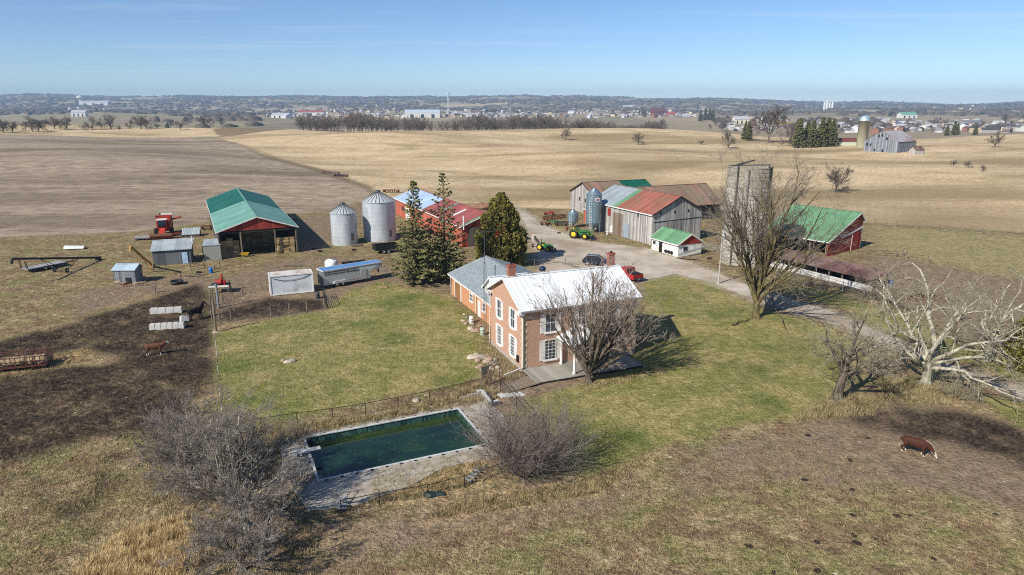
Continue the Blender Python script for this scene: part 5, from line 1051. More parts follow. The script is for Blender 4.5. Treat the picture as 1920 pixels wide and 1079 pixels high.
o = thing('flail_mower', 'black roller implement standing behind the livestock trailer', 'implement', (*G(664, 502), 0), R(30)); MB().tube((-1.9, 0, .55), (1.9, 0, .55), .42, .42, 14).build('roller', BLACK, o); m = MB(); m.bar((-2, .1, 1.05), (2, .1, 1.05), .14); m.bar((-1.9, 0, .5), (-1.9, .2, 1.1), .1); m.bar((1.9, 0, .5), (1.9, .2, 1.1), .1); m.build('frame', BLACK, o)
o = thing('dump_trailer', 'black tandem dump trailer beside the taller grain bin', 'trailer', (*G(706, 478), 0), R(28))
MB().box((2.0, 1.0, .72), (4.2, 2.0, .12)).build('bed', BLACK, o)
for c, d in (((2.0, .05, 1.2), (4.2, .08, .85)), ((2.0, 1.95, 1.2), (4.2, .08, .85)), ((.0, 1.0, 1.2), (.08, 1.9, .85)), ((4.1, 1.0, 1.2), (.08, 1.9, .85))): MB().box(c, d).build('side_panel', BLACK, o)
for x in (1.4, 2.25):
    for y in (-.1, 2.1): wheel(o, (x, y, .36), .36, .24, RIMW)
MB().bar((4.1, 1.0, .6), (5.5, 1.0, .5), .12).build('drawbar', BLACK, o)
def combine():
    o = thing('combine_harvester', 'red combine harvester parked behind the yard sheds', 'harvester', (*G(310, 441), 0), R(-72))     # local x forward
    MB().prism([(-3.2, -1.2, 1.0), (1.0, -1.2, 1.0), (1.2, -1.2, 3.0), (.2, -1.2, 3.3), (-2.4, -1.2, 3.2), (-3.6, -1.2, 2.2)], (0, 2.4, 0)).build('body', CRED, o)
    t = MB(); t.prism([(-2.0, -1.3, 3.22), (.2, -1.3, 3.32), (.2, -1.5, 3.85), (-2.0, -1.5, 3.85)], (0, .1, 0)); t.prism([(-2.0, 1.3, 3.22), (.2, 1.3, 3.32), (.2, 1.5, 3.85), (-2.0, 1.5, 3.85)], (0, -.1, 0)); t.box((-2.0, 0, 3.5), (.1, 2.7, .6)); t.box((.2, 0, 3.55), (.1, 2.7, .55)); t.build('grain_tank', CRED, o)
    MB().box((-2.6, .4, 3.95), (.9, 2.0, .18)).build('cover', WHITE_T, o)
    c = MB().prism([(1.25, -.85, 1.7), (2.45, -.85, 1.7), (2.6, -.85, 2.5), (2.35, -.85, 3.45), (1.25, -.85, 3.45)], (0, 1.7, 0)).build('cab', CRED, o); MB().prism([(2.5, -.7, 2.0), (2.5, .7, 2.0), (2.62, .7, 2.6), (2.42, .7, 3.3), (2.42, -.7, 3.3), (2.62, -.7, 2.6)], (.05, 0, 0)).build('windscreen', GLASS, c)
    for y in (-.87, .87): MB().box((1.9, y, 2.75), (.8, .03, .9)).build('side_window', GLASS, c)
    MB().box((1.8, 0, 3.52), (1.5, 1.9, .14)).build('cab_roof', WHITE_T, c)
    for y in (-1.45, 1.45): wheel(o, (1.0, y, .85), .85, .6, RIMW)
    for y in (-1.1, 1.1): wheel(o, (-2.6, y, .5), .5, .35, RIMW)
    MB().prism([(2.4, -.5, 1.3), (3.9, -.5, .5), (3.9, -.5, .9), (2.4, -.5, 1.9)], (0, 1.0, 0)).build('feeder', CRED, o)
    h = MB(); h.box((4.3, 0, .55), (.9, 4.2, .7)); h.build('header', CRED, o); MB().tube((4.75, -2.0, .75), (4.75, 2.0, .75), .4, .4, 10).build('reel', RUSTI, o)
    MB().tube((-.6, 1.4, 3.1), (-.9, 3.3, 3.5), .18, .16, 10).build('unloading_spout', CRED, o); MB().tube((-2.8, -1.0, 3.2), (-2.8, -1.0, 4.2), .08, .08, 8).build('exhaust', BLACK, o)
combine()
def tractor(label, loc, rz, k=1.0, rops=False, seat=True):
    o = thing('tractor', label, 'tractor', loc, rz); o.scale = (k,) * 3
    MB().prism([(.1, -.36, .75), (1.95, -.32, .8), (2.05, -.32, 1.15), (1.8, -.32, 1.38), (.2, -.36, 1.5)], (0, .68, 0)).build('hood', JGREEN, o); MB().box((.0, 0, .75), (1.6, .5, .5)).build('chassis', DSTEEL, o)
    MB().box((2.03, 0, 1.0), (.06, .55, .4)).build('grille', BLACK, o)
    for y in (-.78, .78):
        wheel(o, (-.55, y, .8), .8, .42, YEL); wheel(o, (1.55, y * .92, .55), .55, .3, YEL)
        MB().prism([(-1.2, y - .2, 1.35), (-.95, y - .2, 1.68), (-.2, y - .2, 1.68), (.1, y - .2, 1.3), (-.05, y - .2, 1.25), (-.3, y - .2, 1.55), (-.9, y - .2, 1.55)], (0, .4, 0)).build('fender', JGREEN, o)
    if seat: s = MB().box((-.55, 0, 1.35), (.5, .55, .14)).build('seat', YEL, o); MB().box((-.8, 0, 1.65), (.12, .5, .5)).build('seat_back', YEL, s)
    MB().tube((.0, 0, 1.5), (-.15, 0, 1.75), .02, .02, 6).build('steering_column', BLACK, o); MB().tube((1.2, .1, 1.4), (1.2, .1, 2.0), .04, .04, 8).build('exhaust', BLACK, o)
    if rops: m = MB(); m.path([(-.95, -.6, 1.0), (-.95, -.6, 2.5), (-.95, .6, 2.5), (-.95, .6, 1.0)], .05, 6); m.build('roll_bar', BLACK, o)
    for y in (-.55, .55): m = MB(); m.bar((.5, y, 1.35), (1.9, y, 1.45), .1, .16); m.bar((1.9, y, 1.45), (2.7, y, .45), .1, .16); m.build('loader_arm', JGREEN, o)
    MB().prism([(2.6, -.95, .1), (3.2, -.95, .08), (3.25, -.95, .14), (2.75, -.95, .2), (2.7, -.95, .7), (2.6, -.95, .7)], (0, 1.9, 0)).build('bucket', DSTEEL, o); return o
tractor('green loader tractor with yellow wheels parked below the tall feed bin', (*G(1084, 447), 0), R(-28), 1.12)
tractor('small green tractor with roll bar near the cedar', (*G(1019, 470), 0), R(-35), .82, True, False)
def implement(label, px, py, rz, L_, mat, kind):
    o = thing('implement', label, 'implement', (*G(px, py), 0), rz); m = MB(); m.bar((0, 0, .7), (L_, 0, .7), .14); m.bar((0, 1.2, .7), (L_, 1.2, .7), .14)
    for k in range(4): m.bar((L_ * k / 3, 0, .7), (L_ * k / 3, 1.2, .7), .1)
    m.bar((L_ / 2, 0, .7), (L_ / 2, -1.6, .45), .12); m.build('frame', mat, o); t = MB(); n_ = int(L_ / .35)
    for k in range(n_):
        x = .15 + k * .35; y = (k % 2) * 1.2
        if kind: t.lathe([(0, -.02), (.34, -.015), (.34, .015), (0, .02)], 12, (x, y, .34), axis='X')
        else: t.path([(x, y, .7), (x, y - .2, .45), (x, y + .05, .15), (x, y + .2, .04)], .03, 5)
    t.build('discs' if kind else 'tines', RUSTI, o)
    for x in (.3, L_ - .3): wheel(o, (x, .6, .33), .33, .2, RUSTI)
implement('rusty long disc harrow on the grass left of the small hopper bin', 1022, 414, R(35), 6.5, RUSTI, 1); implement('orange-red cultivator at the end of the implement row', 1022, 405, R(20), 2.6, CRED, 0); implement('green plough frame left of the short hopper bin', 1028, 422, R(10), 2.4, JGREEN, 0); implement('dark seed drill between the implements and the hopper bin', 1042, 424, R(15), 3.0, DSTEEL, 1); implement('low rusty harrow at the lane edge', 1014, 424, R(5), 1.8, RUSTI, 0)
implement('rusty implement left out in the field beyond the workshop', 718, 361, R(-10), 5.0, RUSTI, 1); implement('dark implement parked at the far field track', 605, 326, R(-20), 7, DSTEEL, 0); implement('second dark implement at the far field track, nearer the corner', 626, 331, R(-25), 6, DSTEEL, 1)
implement('rusty machinery heap behind the grey box shed', 378, 432, R(30), 2.4, RUSTI, 1); implement('dark red implement in front of the combine', 322, 445, R(12), 2.6, plain('dull_red', sr(112, 48, 44), .8), 0)
def conveyor(label, name, top, foot, r, mat, wheels, mw):
    a = Vector(foot); b = Vector(top); o = thing(name, label, 'auger', (a.x, a.y, 0)); d = b - a
    MB().tube((0, 0, a.z), (d.x, d.y, b.z), r, r, 10).build('tube', mat, o); MB().tube((d.x, d.y, b.z), (d.x * 1.02, d.y * 1.02, b.z - .7), r * 1.1, r * 1.1, 8).build('spout', mat, o)
    mid = a + d * mw; p = Vector((mid.x - a.x, mid.y - a.y, 0)); sd = Vector((-d.y, d.x, 0)).normalized() * 1.1; m = MB()
    for s in (-1, 1): q = p + sd * s; m.tube((q.x, q.y, .35), (d.x * .72, d.y * .72, a.z + d.z * .72), .045, .045, 6); m.tube((q.x, q.y, .35), (d.x * .25, d.y * .25, a.z + d.z * .25), .045, .045, 6)
    m.tube((p + sd).to_tuple()[:2] + (.35,), (p - sd).to_tuple()[:2] + (.35,), .05, .05, 6); m.build('undercarriage', mat, o)
    if wheels:
        for s in (-1, 1): q = p + sd * s; w_ = wheel(o, (q.x, q.y, .36), .36, .22, RIMW); w_.rotation_euler = (0, 0, math.atan2(d.y, d.x))
    MB().box((0, 0, .35), (.7, .7, .5)).build('hopper', mat, o); return o
conveyor('long black grain auger on wheels standing in the left field', 'grain_auger', (-73.6, 98.1, 4.1), (-71.4, 115.0, .45), .17, BLACK, True, .5)
YELR = plain('yellow_rust', sr(176, 136, 76), .7, 0, .2, 2, dirt=sr(120, 86, 54))
conveyor('rusty yellow bale elevator leaning up beside the dark grey shed', 'bale_elevator', (-57.9, 101.6, 5.2), (-59.4, 109.6, .4), .2, YELR, False, .45)
conveyor('white and rust conveyor standing behind the small green tractor', 'conveyor', (*G(1000, 442, 2.6), 2.6), (*G(1014, 464), .3), .28, plain('pale_rust', sr(196, 178, 168), .6, 0, .1, 2, dirt=sr(140, 92, 70)), True, .4)
o = thing('flatbed_trailer', 'grey flatbed trailer with raised loading ramps in the left field', 'trailer', (*G(56, 513), 0), R(62)); MB().box((2.9, 1.1, .62), (6.0, 2.2, .14)).build('deck', plain('grey_planks', sr(150, 148, 148), .85, 0, .12, 3), o)
m = MB(); m.bar((-.1, 0, .5), (6, 0, .5), .12); m.bar((-.1, 2.2, .5), (6, 2.2, .5), .12); m.bar((5.8, 1.1, .5), (7.6, 1.1, .45), .14); m.build('frame', BLACK, o)
for y in (.25, 1.95):
    m = MB()
    for q in (-.2, .2): m.bar((-.1, y + q, .6), (-.25, y + q, 2.0), .07)
    for k in range(5): m.bar((-.12 - .03 * k, y - .2, .75 + k * .28), (-.12 - .03 * k, y + .2, .75 + k * .28), .06)
    m.build('ramp', BLACK, o)
for x in (2.4, 3.3):
    for y in (-.12, 2.32): wheel(o, (x, y, .36), .36, .24, RIMW)
o = thing('tank_half', 'curved white sheet of an old tank lying in the left field', 'sheet', (*G(119, 470), 0), R(14)); m = MB(); V = []
for i in range(2):
    for k in range(9): a = R(20 + 17.5 * k); V.append((i * 3.3, .9 - .9 * math.cos(a), .75 * math.sin(a) * (1 - .3 * i)))
m.add(V, [(k, k + 1, k + 10, k + 9) for k in range(8)], True); q = m.build('panel', plain('white_enamel', sr(216, 218, 216), .45, 0, .08), o)
o = thing('pallet_load', 'grey planks stacked on a low wagon left of the combine', 'plank stack', (*G(251, 452), 0), R(15)); MB().box((1.4, 1.1, .35), (2.9, 2.1, .14)).build('bed', WDARK, o); pk = MB().box((0, 0, 0), (2.8, .2, .12)).build('plank', plain('grey_planks', sr(150, 148, 148)), data_only=True)
for k in range(9): link('plank', pk, o, (1.4 + random.gauss(0, .05), .2 + k * .22, .5 + random.gauss(0, .03)), random.gauss(0, .02))
for x in (.5, 2.3): wheel(o, (x, .1, .22), .22, .16, RUSTI); wheel(o, (x, 2.1, .22), .22, .16, RUSTI)
o = thing('sheet_stack', 'ribbed pale metal sheets propped up behind the dark grey shed', 'metal sheets', (*G(341, 446), 0), R(18)); m = MB(); V = []
for i in range(2):
    for k in range(25): V.append((k * .14, i * 2.4, .5 + i * 1.0 + (.05 if k % 2 else 0)))
m.add(V, [(k, k + 1, k + 26, k + 25) for k in range(24)]); m.build('sheets', SHEET2, o); m = MB(); m.box((1.7, 2.2, .7), (3.3, .15, 1.4)); m.box((1.7, .2, .25), (3.3, .15, .5)); m.build('trestle', WDARK, o)
o = thing('hay_wagon', 'red steel hay feeder wagon full of hay at the left edge', 'hay feeder', (*G(-24, 703), 0), R(17)); RR = plain('feeder_red', sr(96, 54, 50), .8, 0, .25, 2, dirt=sr(90, 72, 58)); m = MB(); FL, FW = 5.2, 2.3
for z_ in (.55, 1.0, 1.45):
    for y in (0, FW): m.bar((0, y, z_), (FL, y, z_), .07)
    for x in (0, FL): m.bar((x, 0, z_), (x, FW, z_), .07)
for k in range(13):
    for y in (0, FW): m.bar((FL * k / 12, y, .5), (FL * k / 12, y, 1.5), .06)
m.build('rack', RR, o); MB().box((FL / 2, FW / 2, .45), (FL, FW, .12)).build('floor', RUSTI, o)
for x in (1.2, FL - 1.2):
    for y in (.2, FW - .2): wheel(o, (x, y, .33), .33, .22, RUSTI)
hv_ = MB(); 
for k in range(6): c = rock_me(50 + k, .62); hv_.add([(v_[0] * .8 + .6 + k * .8, v_[1] * 1.3 + FW / 2, v_[2] * 1.1 + .5) for v_ in c.v], c.f)
hv_.build('hay', plain('old_hay', sr(150, 134, 100), .95, 0, .3, 3), o)
o = thing('grinder_platform', 'small platform with red feed grinder beside the pen', 'feed grinder', (*G(414, 548), 0), R(12))
MB().box((0, 0, 1.1), (2.6, 1.9, .12)).build('table', plain('green_tarp', sr(38, 62, 58), .6), o); MB().box((0, -.97, 1.1), (2.7, .1, .24)).build('edge_board', WHITE_T, o)
for x in (-1.2, 1.2):
    for y in (-.85, .85): MB().box((x, y, .5), (.1, .1, 1.1)).build('leg', POSTW, o)
MB().tube((-.5, -.3, 1.55), (.3, -.3, 1.55), .42, .42, 14).build('drum', CRED, o); MB().tube((.25, .1, 1.3), (.3, .2, 2.6), .2, .16, 10).build('chute', CRED, o); MB().box((.55, -.25, 1.45), (.6, .5, .6)).build('gearbox', plain('deep_red', sr(150, 24, 30), .5), o)
def car(label, name, loc, rz, paint, pickup=False):
    o = thing(name, label, 'car' if not pickup else 'pickup truck', loc, rz)      # local x forward
    if pickup:
        MB().prism([(-2.7, -.92, .45), (2.7, -.92, .45), (2.75, -.92, .85), (2.6, -.92, 1.12), (1.1, -.92, 1.2), (-2.7, -.92, 1.2)], (0, 1.84, 0)).build('body', paint, o); c = MB().prism([(-.85, -.84, 1.2), (1.15, -.84, 1.2), (.45, -.84, 1.85), (-.75, -.84, 1.85)], (0, 1.68, 0)).build('cab', paint, o)
        MB().box((-1.8, 0, 1.23), (1.75, 1.75, .06)).build('bed_cover', BLACK, o); MB().box((-.8, 0, 1.52), (.06, 1.4, .45)).build('rear_window', GLASS, c); MB().box((-2.73, 0, .62), (.12, 1.8, .22)).build('bumper', DSTEEL, o)
    else:
        MB().prism([(-2.3, -.9, .4), (2.3, -.9, .4), (2.35, -.9, .75), (2.15, -.9, .98), (1.0, -.9, 1.08), (-2.2, -.9, 1.1), (-2.38, -.9, .8)], (0, 1.8, 0)).build('body', paint, o); c = MB().prism([(-2.15, -.8, 1.09), (1.0, -.8, 1.08), (.2, -.8, 1.66), (-1.7, -.8, 1.7)], (0, 1.6, 0)).build('cabin', paint, o)
        for y in (-.81, .81): MB().prism([(-1.9, y, 1.15), (.75, y, 1.14), (.1, y, 1.58), (-1.6, y, 1.6)], (0, .02 if y > 0 else -.02, 0)).build('side_window', GLASS, c)
        MB().prism([(1.0, -.7, 1.1), (1.0, .7, 1.1), (.24, .7, 1.64), (.24, -.7, 1.64)], (.03, 0, .02)).build('windscreen', GLASS, c)
        for y in (-.7, .7): MB().bar((-1.6, y, 1.73), (.1, y, 1.72), .04).build('roof_rail', RIMW, c)
    for x in (-1.5, 1.5):
        for y in (-.82, .82): wheel(o, (x, y, .34), .34, .22, RIMW)
    for y in (-.65, .65): MB().box((2.32 if not pickup else 2.72, y, .78), (.08, .35, .16)).build('headlight', plain('lamp_glass', sr(220, 222, 224), .1), o); MB().box((-2.36 if not pickup else -2.72, y * 1.2, .88), (.06, .18, .3)).build('tail_light', plain('lamp_red', sr(150, 16, 20), .2), o)
car('dark blue car parked on the gravel behind the farmhouse roof', 'parked_car', (*G(1120, 498), .05), R(-18), plain('dark_blue_paint', sr(36, 44, 62), .22, .2, .08, spec=.6)); car('red pickup parked on the gravel at the far end of the farmhouse', 'pickup_truck', (*G(1176, 523), .05), R(118), plain('red_paint', sr(164, 28, 34), .25, 0, .08, spec=.6), True)
o = thing('covered_grill', 'round dark blue covered grill behind the farmhouse', 'grill', (*G(1017, 516), 0)); MB().lathe([(.5, .75), (.55, 1.0), (.45, 1.3), (.2, 1.45), (0, 1.48)], 18).build('bowl', plain('navy_enamel', sr(34, 48, 78), .4), o); m = MB()
for k in range(3): a = 2.09 * k; m.tube((.4 * math.cos(a), .4 * math.sin(a), 0), (.35 * math.cos(a), .35 * math.sin(a), .8), .03, .03, 6)
m.build('legs', BLACK, o)
o = thing('wheelbarrow', 'yellow wheelbarrow at the mouth of the drive shed', 'wheelbarrow', (*G(459, 482), 0), R(20)); MB().prism([(-.5, -.35, .35), (.5, -.35, .35), (.75, -.45, .75), (-.6, -.45, .75)], (0, .8, 0)).build('tray', plain('barrow_yellow', sr(224, 176, 30), .5), o); wheel(o, (.75, 0, .2), .2, .1, RIMW); m = MB(); m.bar((.7, -.1, .25), (-1.1, -.3, .55), .05); m.bar((.7, .1, .25), (-1.1, .3, .55), .05); m.build('handles', POSTW, o)
for i, (px, py) in enumerate([(424, 485), (438, 483)]):
    o = thing('pallet', 'wooden pallet leaning at the left of the drive shed mouth' if i == 0 else 'wooden pallet leaning beside the yellow wheelbarrow', 'pallet', (*G(px, py), 0), R(24)); ps = MB().box((0, 0, 0), (.12, .04, 1.1)).build('slat', POSTW, data_only=True)
    for k in range(7): link('slat', ps, o, (-.55 + k * .18, 0, .55))
    m = MB(); 
    for z_ in (.12, .55, 1.0): m.box((0, .07, z_), (1.25, .1, .09))
    m.build('stringers', POSTW, o)
# concrete blocks in the paddock
blk = MB().prism([(-.46, -.32, 0), (.46, -.32, 0), (.46, .32, 0), (-.46, .32, 0)], (0, 0, .68)); blk.prism([(-.42, -.28, .68), (.42, -.28, .68), (.42, .28, .68), (-.42, .28, .68)], (0, 0, .05)); blk_me = blk.build('concrete_block', CONCL, data_only=True)
for k in range(4): x0, y0 = G(290, 588); tag(link('concrete_block', blk_me, None, (x0 + k * .95, y0 + k * .17, -.02), R(10) + random.gauss(0, .02)), 'pale concrete block in the farther row of four in the muddy paddock', 'concrete block', 'concrete blocks, farther row')
for k in range(6): x0, y0 = G(287, 618); o = link('concrete_block', blk_me, None, (x0 + k * .64, y0 + k * .12, -.02), R(100) + random.gauss(0, .02)); o.scale = (.7, .95, 1.0); tag(o, 'pale concrete block in the nearer row of six in the muddy paddock', 'concrete block', 'concrete blocks, nearer row')
o = link('concrete_block', blk_me, None, (*G(346, 605), .1), R(35)); o.rotation_euler = (R(-28), R(14), R(40)); tag(o, 'tipped concrete block leaning at the end of the nearer row', 'concrete block')
# posts, poles, rails
def fence(name, label, pts, mat, h=1.3, rails=(.5, 1.0), pr=.07, rr=.035):
    a0 = Vector((*pts[0], 0)); o = thing(name, label, 'fence', a0); P = [Vector((*p, 0)) - a0 for p in pts]
    for p in P: q = Vector((random.gauss(0, .03), random.gauss(0, .03), 0)); MB().tube((p.x, p.y, -.15), (p.x + q.x, p.y + q.y, h + random.uniform(-.08, .12)), pr, pr * .9, 7).build('post', mat, o)
    for a, b in zip(P[:-1], P[1:]):
        for z_ in rails: MB().tube((a.x, a.y, z_), (b.x, b.y, z_ + random.gauss(0, .02)), rr, rr, 5).build('rail', mat if rr > .02 else DSTEEL, o)
fence('post_fence', 'wooden post and wire fence along the pen beside the lawn', [G(*p) for p in [(412, 608), (434, 603), (508, 593), (543, 589), (576, 583), (608, 580), (612, 560)]], POSTW, 1.35, (.35, .7, 1.05), .07, .012)
fence('post_fence', 'wire fence with leaning posts along the paddock edge', [G(*p) for p in [(398, 603), (395, 575), (398, 550), (432, 545), (455, 552), (500, 545)]], POSTW, 1.5, (.4, .8, 1.2), .08, .012)
fence('post_fence', 'wooden posts and rails in front of the yard sheds', [G(*p) for p in [(358, 508), (384, 503), (402, 505), (412, 500)]], POSTW, 1.4, (.6, 1.1), .09, .03)
fence('rail_fence', 'split rail fence behind the farmhouse', [G(*p) for p in [(1002, 500), (1018, 497), (1038, 494), (1060, 497), (1085, 508)]], POSTW, 1.1, (.45, .9), .08, .05)
fence('post_fence', 'pasture fence right of the red barn', [G(*p) for p in [(1640, 420), (1680, 424), (1720, 428), (1760, 432), (1800, 436), (1840, 440), (1880, 444), (1925, 449)]], POSTW, 1.3, (.5, 1.0), .07, .012)
fence('post_fence', 'cattle fence beside the red barn gable', [G(*p) for p in [(1624, 478), (1679, 482), (1700, 485), (1740, 492)]], POSTW, 1.4, (.5, 1.0), .1, .02)
fence('rail_fence', 'steel cattle rails between the milk house and the silo', [G(*p) for p in [(1316, 470), (1335, 472), (1350, 474)]], plain('galv_rail', sr(150, 154, 156), .5, .4), 1.4, (.4, .8, 1.2), .06, .035)
fence('rail_fence', 'cattle rails along the near side of the feed bunk', [G(*p) for p in [(1455, 512), (1500, 520), (1540, 532), (1580, 545), (1620, 558)]], plain('galv_rail', sr(150, 154, 156)), 1.3, (.4, .8, 1.2), .06, .03)
fence('electric_fence', 'low electric fence of white posts along the lawn edge', [G(*p) for p in [(402, 632), (405, 650), (407, 668), (410, 700), (412, 742), (416, 770)]], WHITE_T, .75, (.6,), .035, .008)
def gate(label, a, b, h, mat, bars=6):
    A = Vector((*a, 0)); B_ = Vector((*b, 0)); d = B_ - A; o = thing('steel_gate', label, 'gate', A, math.atan2(d.y, d.x)); w = d.length; m = MB(); m.path([(0, 0, .15), (0, 0, h), (w, 0, h), (w, 0, .15), (0, 0, .15)], .03, 6); m.build('frame', mat, o)
    for k in range(1, bars): MB().tube((0, 0, .15 + (h - .15) * k / bars), (w, 0, .15 + (h - .15) * k / bars), .02, .02, 5).build('bar', mat, o)
gate('dark steel stock gate at the pen corner by the livestock trailer', G(606, 556), G(614, 580), 1.5, BLACK); gate('steel stock gate at the far end of the pen', G(420, 572), G(436, 556), 1.4, DSTEEL)
o = thing('light_pole', 'weathered wooden pole at the corner of the lawn', 'pole', (*G(405, 623), 0)); MB().tube((0, 0, -.2), (.05, 0, 4.05), .13, .11, 10).build('shaft', POSTW, o); MB().lathe([(.5, 0), (.3, .12), (0, .16)], 12).build('mound', RK[1], o)
o = thing('steel_pipe_post', 'grey steel pipe post beside the feed grinder', 'post', (*G(410, 578), 0)); MB().tube((0, 0, -.1), (-.1, .2, 3.4), .15, .15, 10).build('pipe', plain('galv_rail', sr(150, 154, 156)), o); MB().box((-.1, .2, 3.42), (.4, .4, .05)).build('cap_plate', DSTEEL, o)
o = thing('utility_pole', 'slim pale utility pole left of the tower silo', 'pole', (*G(1347, 533), 0)); MB().tube((0, 0, -.2), (0, 0, 10.6), .13, .09, 9).build('shaft', plain('pale_pole', sr(176, 170, 158), .85, 0, .1, 3), o); m = MB(); m.bar((-.5, 0, 10.0), (.5, 0, 10.0), .1); m.build('crossarm', POSTW, o); MB().lathe([(.24, 7.2), (.26, 7.3), (.26, 8.1), (.1, 8.25), (0, 8.25)], 12, (.2, -.25, 0)).build('transformer', plain('transformer_grey', sr(190, 194, 198), .5, .2), o)
for i, (px, py, lab) in enumerate([(291, 550, 'short leaning wooden post at the paddock edge'), (288, 510, 'wooden post below the bale elevator'), (339, 530, 'wooden post beside the feed tub'), (1691, 480, 'leaning post by the red barn corner')]):
    o = thing('fence_post', lab, 'post', (*G(px, py), 0)); MB().tube((0, 0, -.1), (.06, .03, 1.3), .11, .1, 8).build('shaft', POSTW, o); MB().lathe([(.1, 1.3), (.07, 1.36), (0, 1.37)], 8, (.06, .03, 0)).build('top', POSTW, o)
o = thing('feed_tub', 'black round feed tub at the top of the muddy paddock', 'feed tub', (*G(332, 533), 0)); MB().lathe([(.75, 0), (.85, .1), (.9, .5), (.82, .5), (.78, .15), (0, .12)], 20).build('tub', BLACK, o); MB().lathe([(.93, .44), (.96, .5), (.9, .53)], 20).build('rim', DSTEEL, o)
o = thing('dirt_pile', 'reddish brown dirt pile at the field edge behind the cedar', 'dirt pile', (*G(902, 392), 0)); rock_me(71, .62).build('mound', plain('red_dirt', sr(140, 106, 84), .95, 0, .2, 1.2), o, (0, 0, 0)).scale = (3.4, 2.6, 2.6)
o = thing('brush_pile', 'heap of brown branches beyond the feed bunk', 'brush pile', (*G(1735, 560), 0)); m = MB()
for k in range(90): a = random.uniform(0, 6.28); p = Vector((random.gauss(0, 1.5), random.gauss(0, .8), abs(random.gauss(.3, .25)))); q = Vector((math.cos(a), math.sin(a), random.uniform(-.2, .25))) * random.uniform(.6, 1.4); m.tube(p - q, p + q, .035, .02, 4)
m.build('branches', RUSTI, o); rock_me(81, .35).build('core', plain('red_dirt', sr(140, 106, 84)), o).scale = (1.8, 1.2, 1)
for i, (px, py) in enumerate([(716, 537), (1, 1)][:1]): o = thing('grass_heap', 'small heap of dead stalks on the lawn by the livestock trailer', 'heap', (*G(721, 540), 0)); rock_me(91, .6).build('heap', STRAW, o).scale = (.7, .5, .5)
# yard clutter
ty_me = MB().lathe([(.24, 0), (.42, .02), (.46, .1), (.42, .2), (.24, .22), (.2, .11), (.24, 0)], 16).build('old_tyre', RUBBER, data_only=True)
for i, (px, py, lab) in enumerate([(590, 468, 'old tyre on the grass right of the drive shed'), (600, 472, 'second old tyre right of the drive shed, nearer the bins'), (372, 512, 'old tyre in front of the grey box shed'), (1048, 438, 'old tyre at the lane edge by the hopper bin'), (664, 470, 'old tyre at the foot of the shorter grain bin'), (1330, 486, 'old tyre beside the milk house rails')]): tag(link('old_tyre', ty_me, None, (*G(px, py), 0), i), lab, 'tyre', 'old tyres in the yard')
dr_me = MB().lathe([(.28, 0), (.29, .05), (.28, .3), (.295, .31), (.28, .33), (.28, .6), (.295, .61), (.28, .63), (.29, .88), (0, .88)], 14)
for i, (px, py, lab, c_) in enumerate([(596, 560, 'grey drum at the container corner', DSTEEL), (1091, 440, 'white drum under the tall feed bin', WHITE_T), (1139, 441, 'pale drum against the grey barn wall', CONCL), (396, 512, 'blue drum by the yard posts', plain('blue_plastic', sr(30, 120, 200), .4)), (884, 606, 'white bucket in the bed along the brick wing', WHITE_T), (905, 628, 'pale green bin beside the aerial tower', plain('pale_green', sr(176, 190, 170), .6)), (1063, 432, 'rusty drum by the hopper bin', RUSTI)]): tag(dr_me.build('drum', c_, None, (*G(px, py), 0)), lab, 'drum')
for i, (px, py, L_, rz, lab) in enumerate([(1142, 437, 3.2, 20, 'loose boards on the ground by the tall feed bin'), (1290, 487, 3.6, -20, 'grey boards lying by the milk house'), (365, 518, 2.4, 15, 'scrap boards below the grey box shed'), (668, 462, 2.0, 30, 'scrap boards between the two grain bins'), (548, 500, 2.6, 10, 'old boards on the dirt behind the container'), (1560, 538, 4.0, -30, 'rotting boards below the feed bunk')]):
    o = thing('board_pile', lab, 'boards', (*G(px, py), 0), R(rz)); bp_ = MB().box((0, 0, 0), (L_, .18, .05)).build('board', POSTW, data_only=True)
    for k in range(6): link('board', bp_, o, (random.gauss(0, .25), random.gauss(0, .3), .04 + .045 * k), random.gauss(0, .25))
# ------------------------------------------------------------------ animals
def coat(name, body, white, fn):
    n = NT(name); v = n.obj(); s = n.node('SeparateXYZ'); n.put(s.inputs[0], v); f = n.noise(v, 4, 3, .6); c = n.mix(n.gray(f, .3, .7), body, tuple(q * 1.5 for q in body[:3]) + (1,))
    if fn: c = n.mix(fn(n, s.outputs[0], n.math('ABSOLUTE', s.outputs[1]), n.math('ADD', s.outputs[2], n.math('MULTIPLY', f, .06))), c, white)
    n.bsdf(c, .75, 0, f, .2, .02, .25); return n.m
def loft(m, pts, n=14):
    """smooth tube through (x, y, z, half-width, half-height)"""
    P = [Vector(p[:3]) for p in pts]; V = []
    for i, p in enumerate(P):
        t = (P[min(i + 1, len(P) - 1)] - P[max(i - 1, 0)]).normalized(); sd = Vector((0, 1, 0)) if abs(t.y) < .8 else Vector((1, 0, 0)); sd = (sd - t * sd.dot(t)).normalized(); up = sd.cross(t) * -1
        for k in range(n): a = 6.283 * k / n; V.append(p + sd * math.cos(a) * pts[i][3] + up * math.sin(a) * pts[i][4])
    m.add(V, [(i * n + k, i * n + (k + 1) % n, (i + 1) * n + (k + 1) % n, (i + 1) * n + k) for i in range(len(P) - 1) for k in range(n)] + [tuple(reversed(range(n))), tuple(range((len(P) - 1) * n, len(P) * n))], True)
BODY = [(-1.14, 0, 1.22, .05, .06), (-1.06, 0, 1.16, .19, .2), (-.92, 0, 1.12, .28, .31), (-.7, 0, 1.1, .33, .37), (-.3, 0, 1.05, .36, .42), (.05, 0, 1.02, .37, .45), (.4, 0, 1.04, .34, .44), (.68, 0, 1.08, .27, .38)]
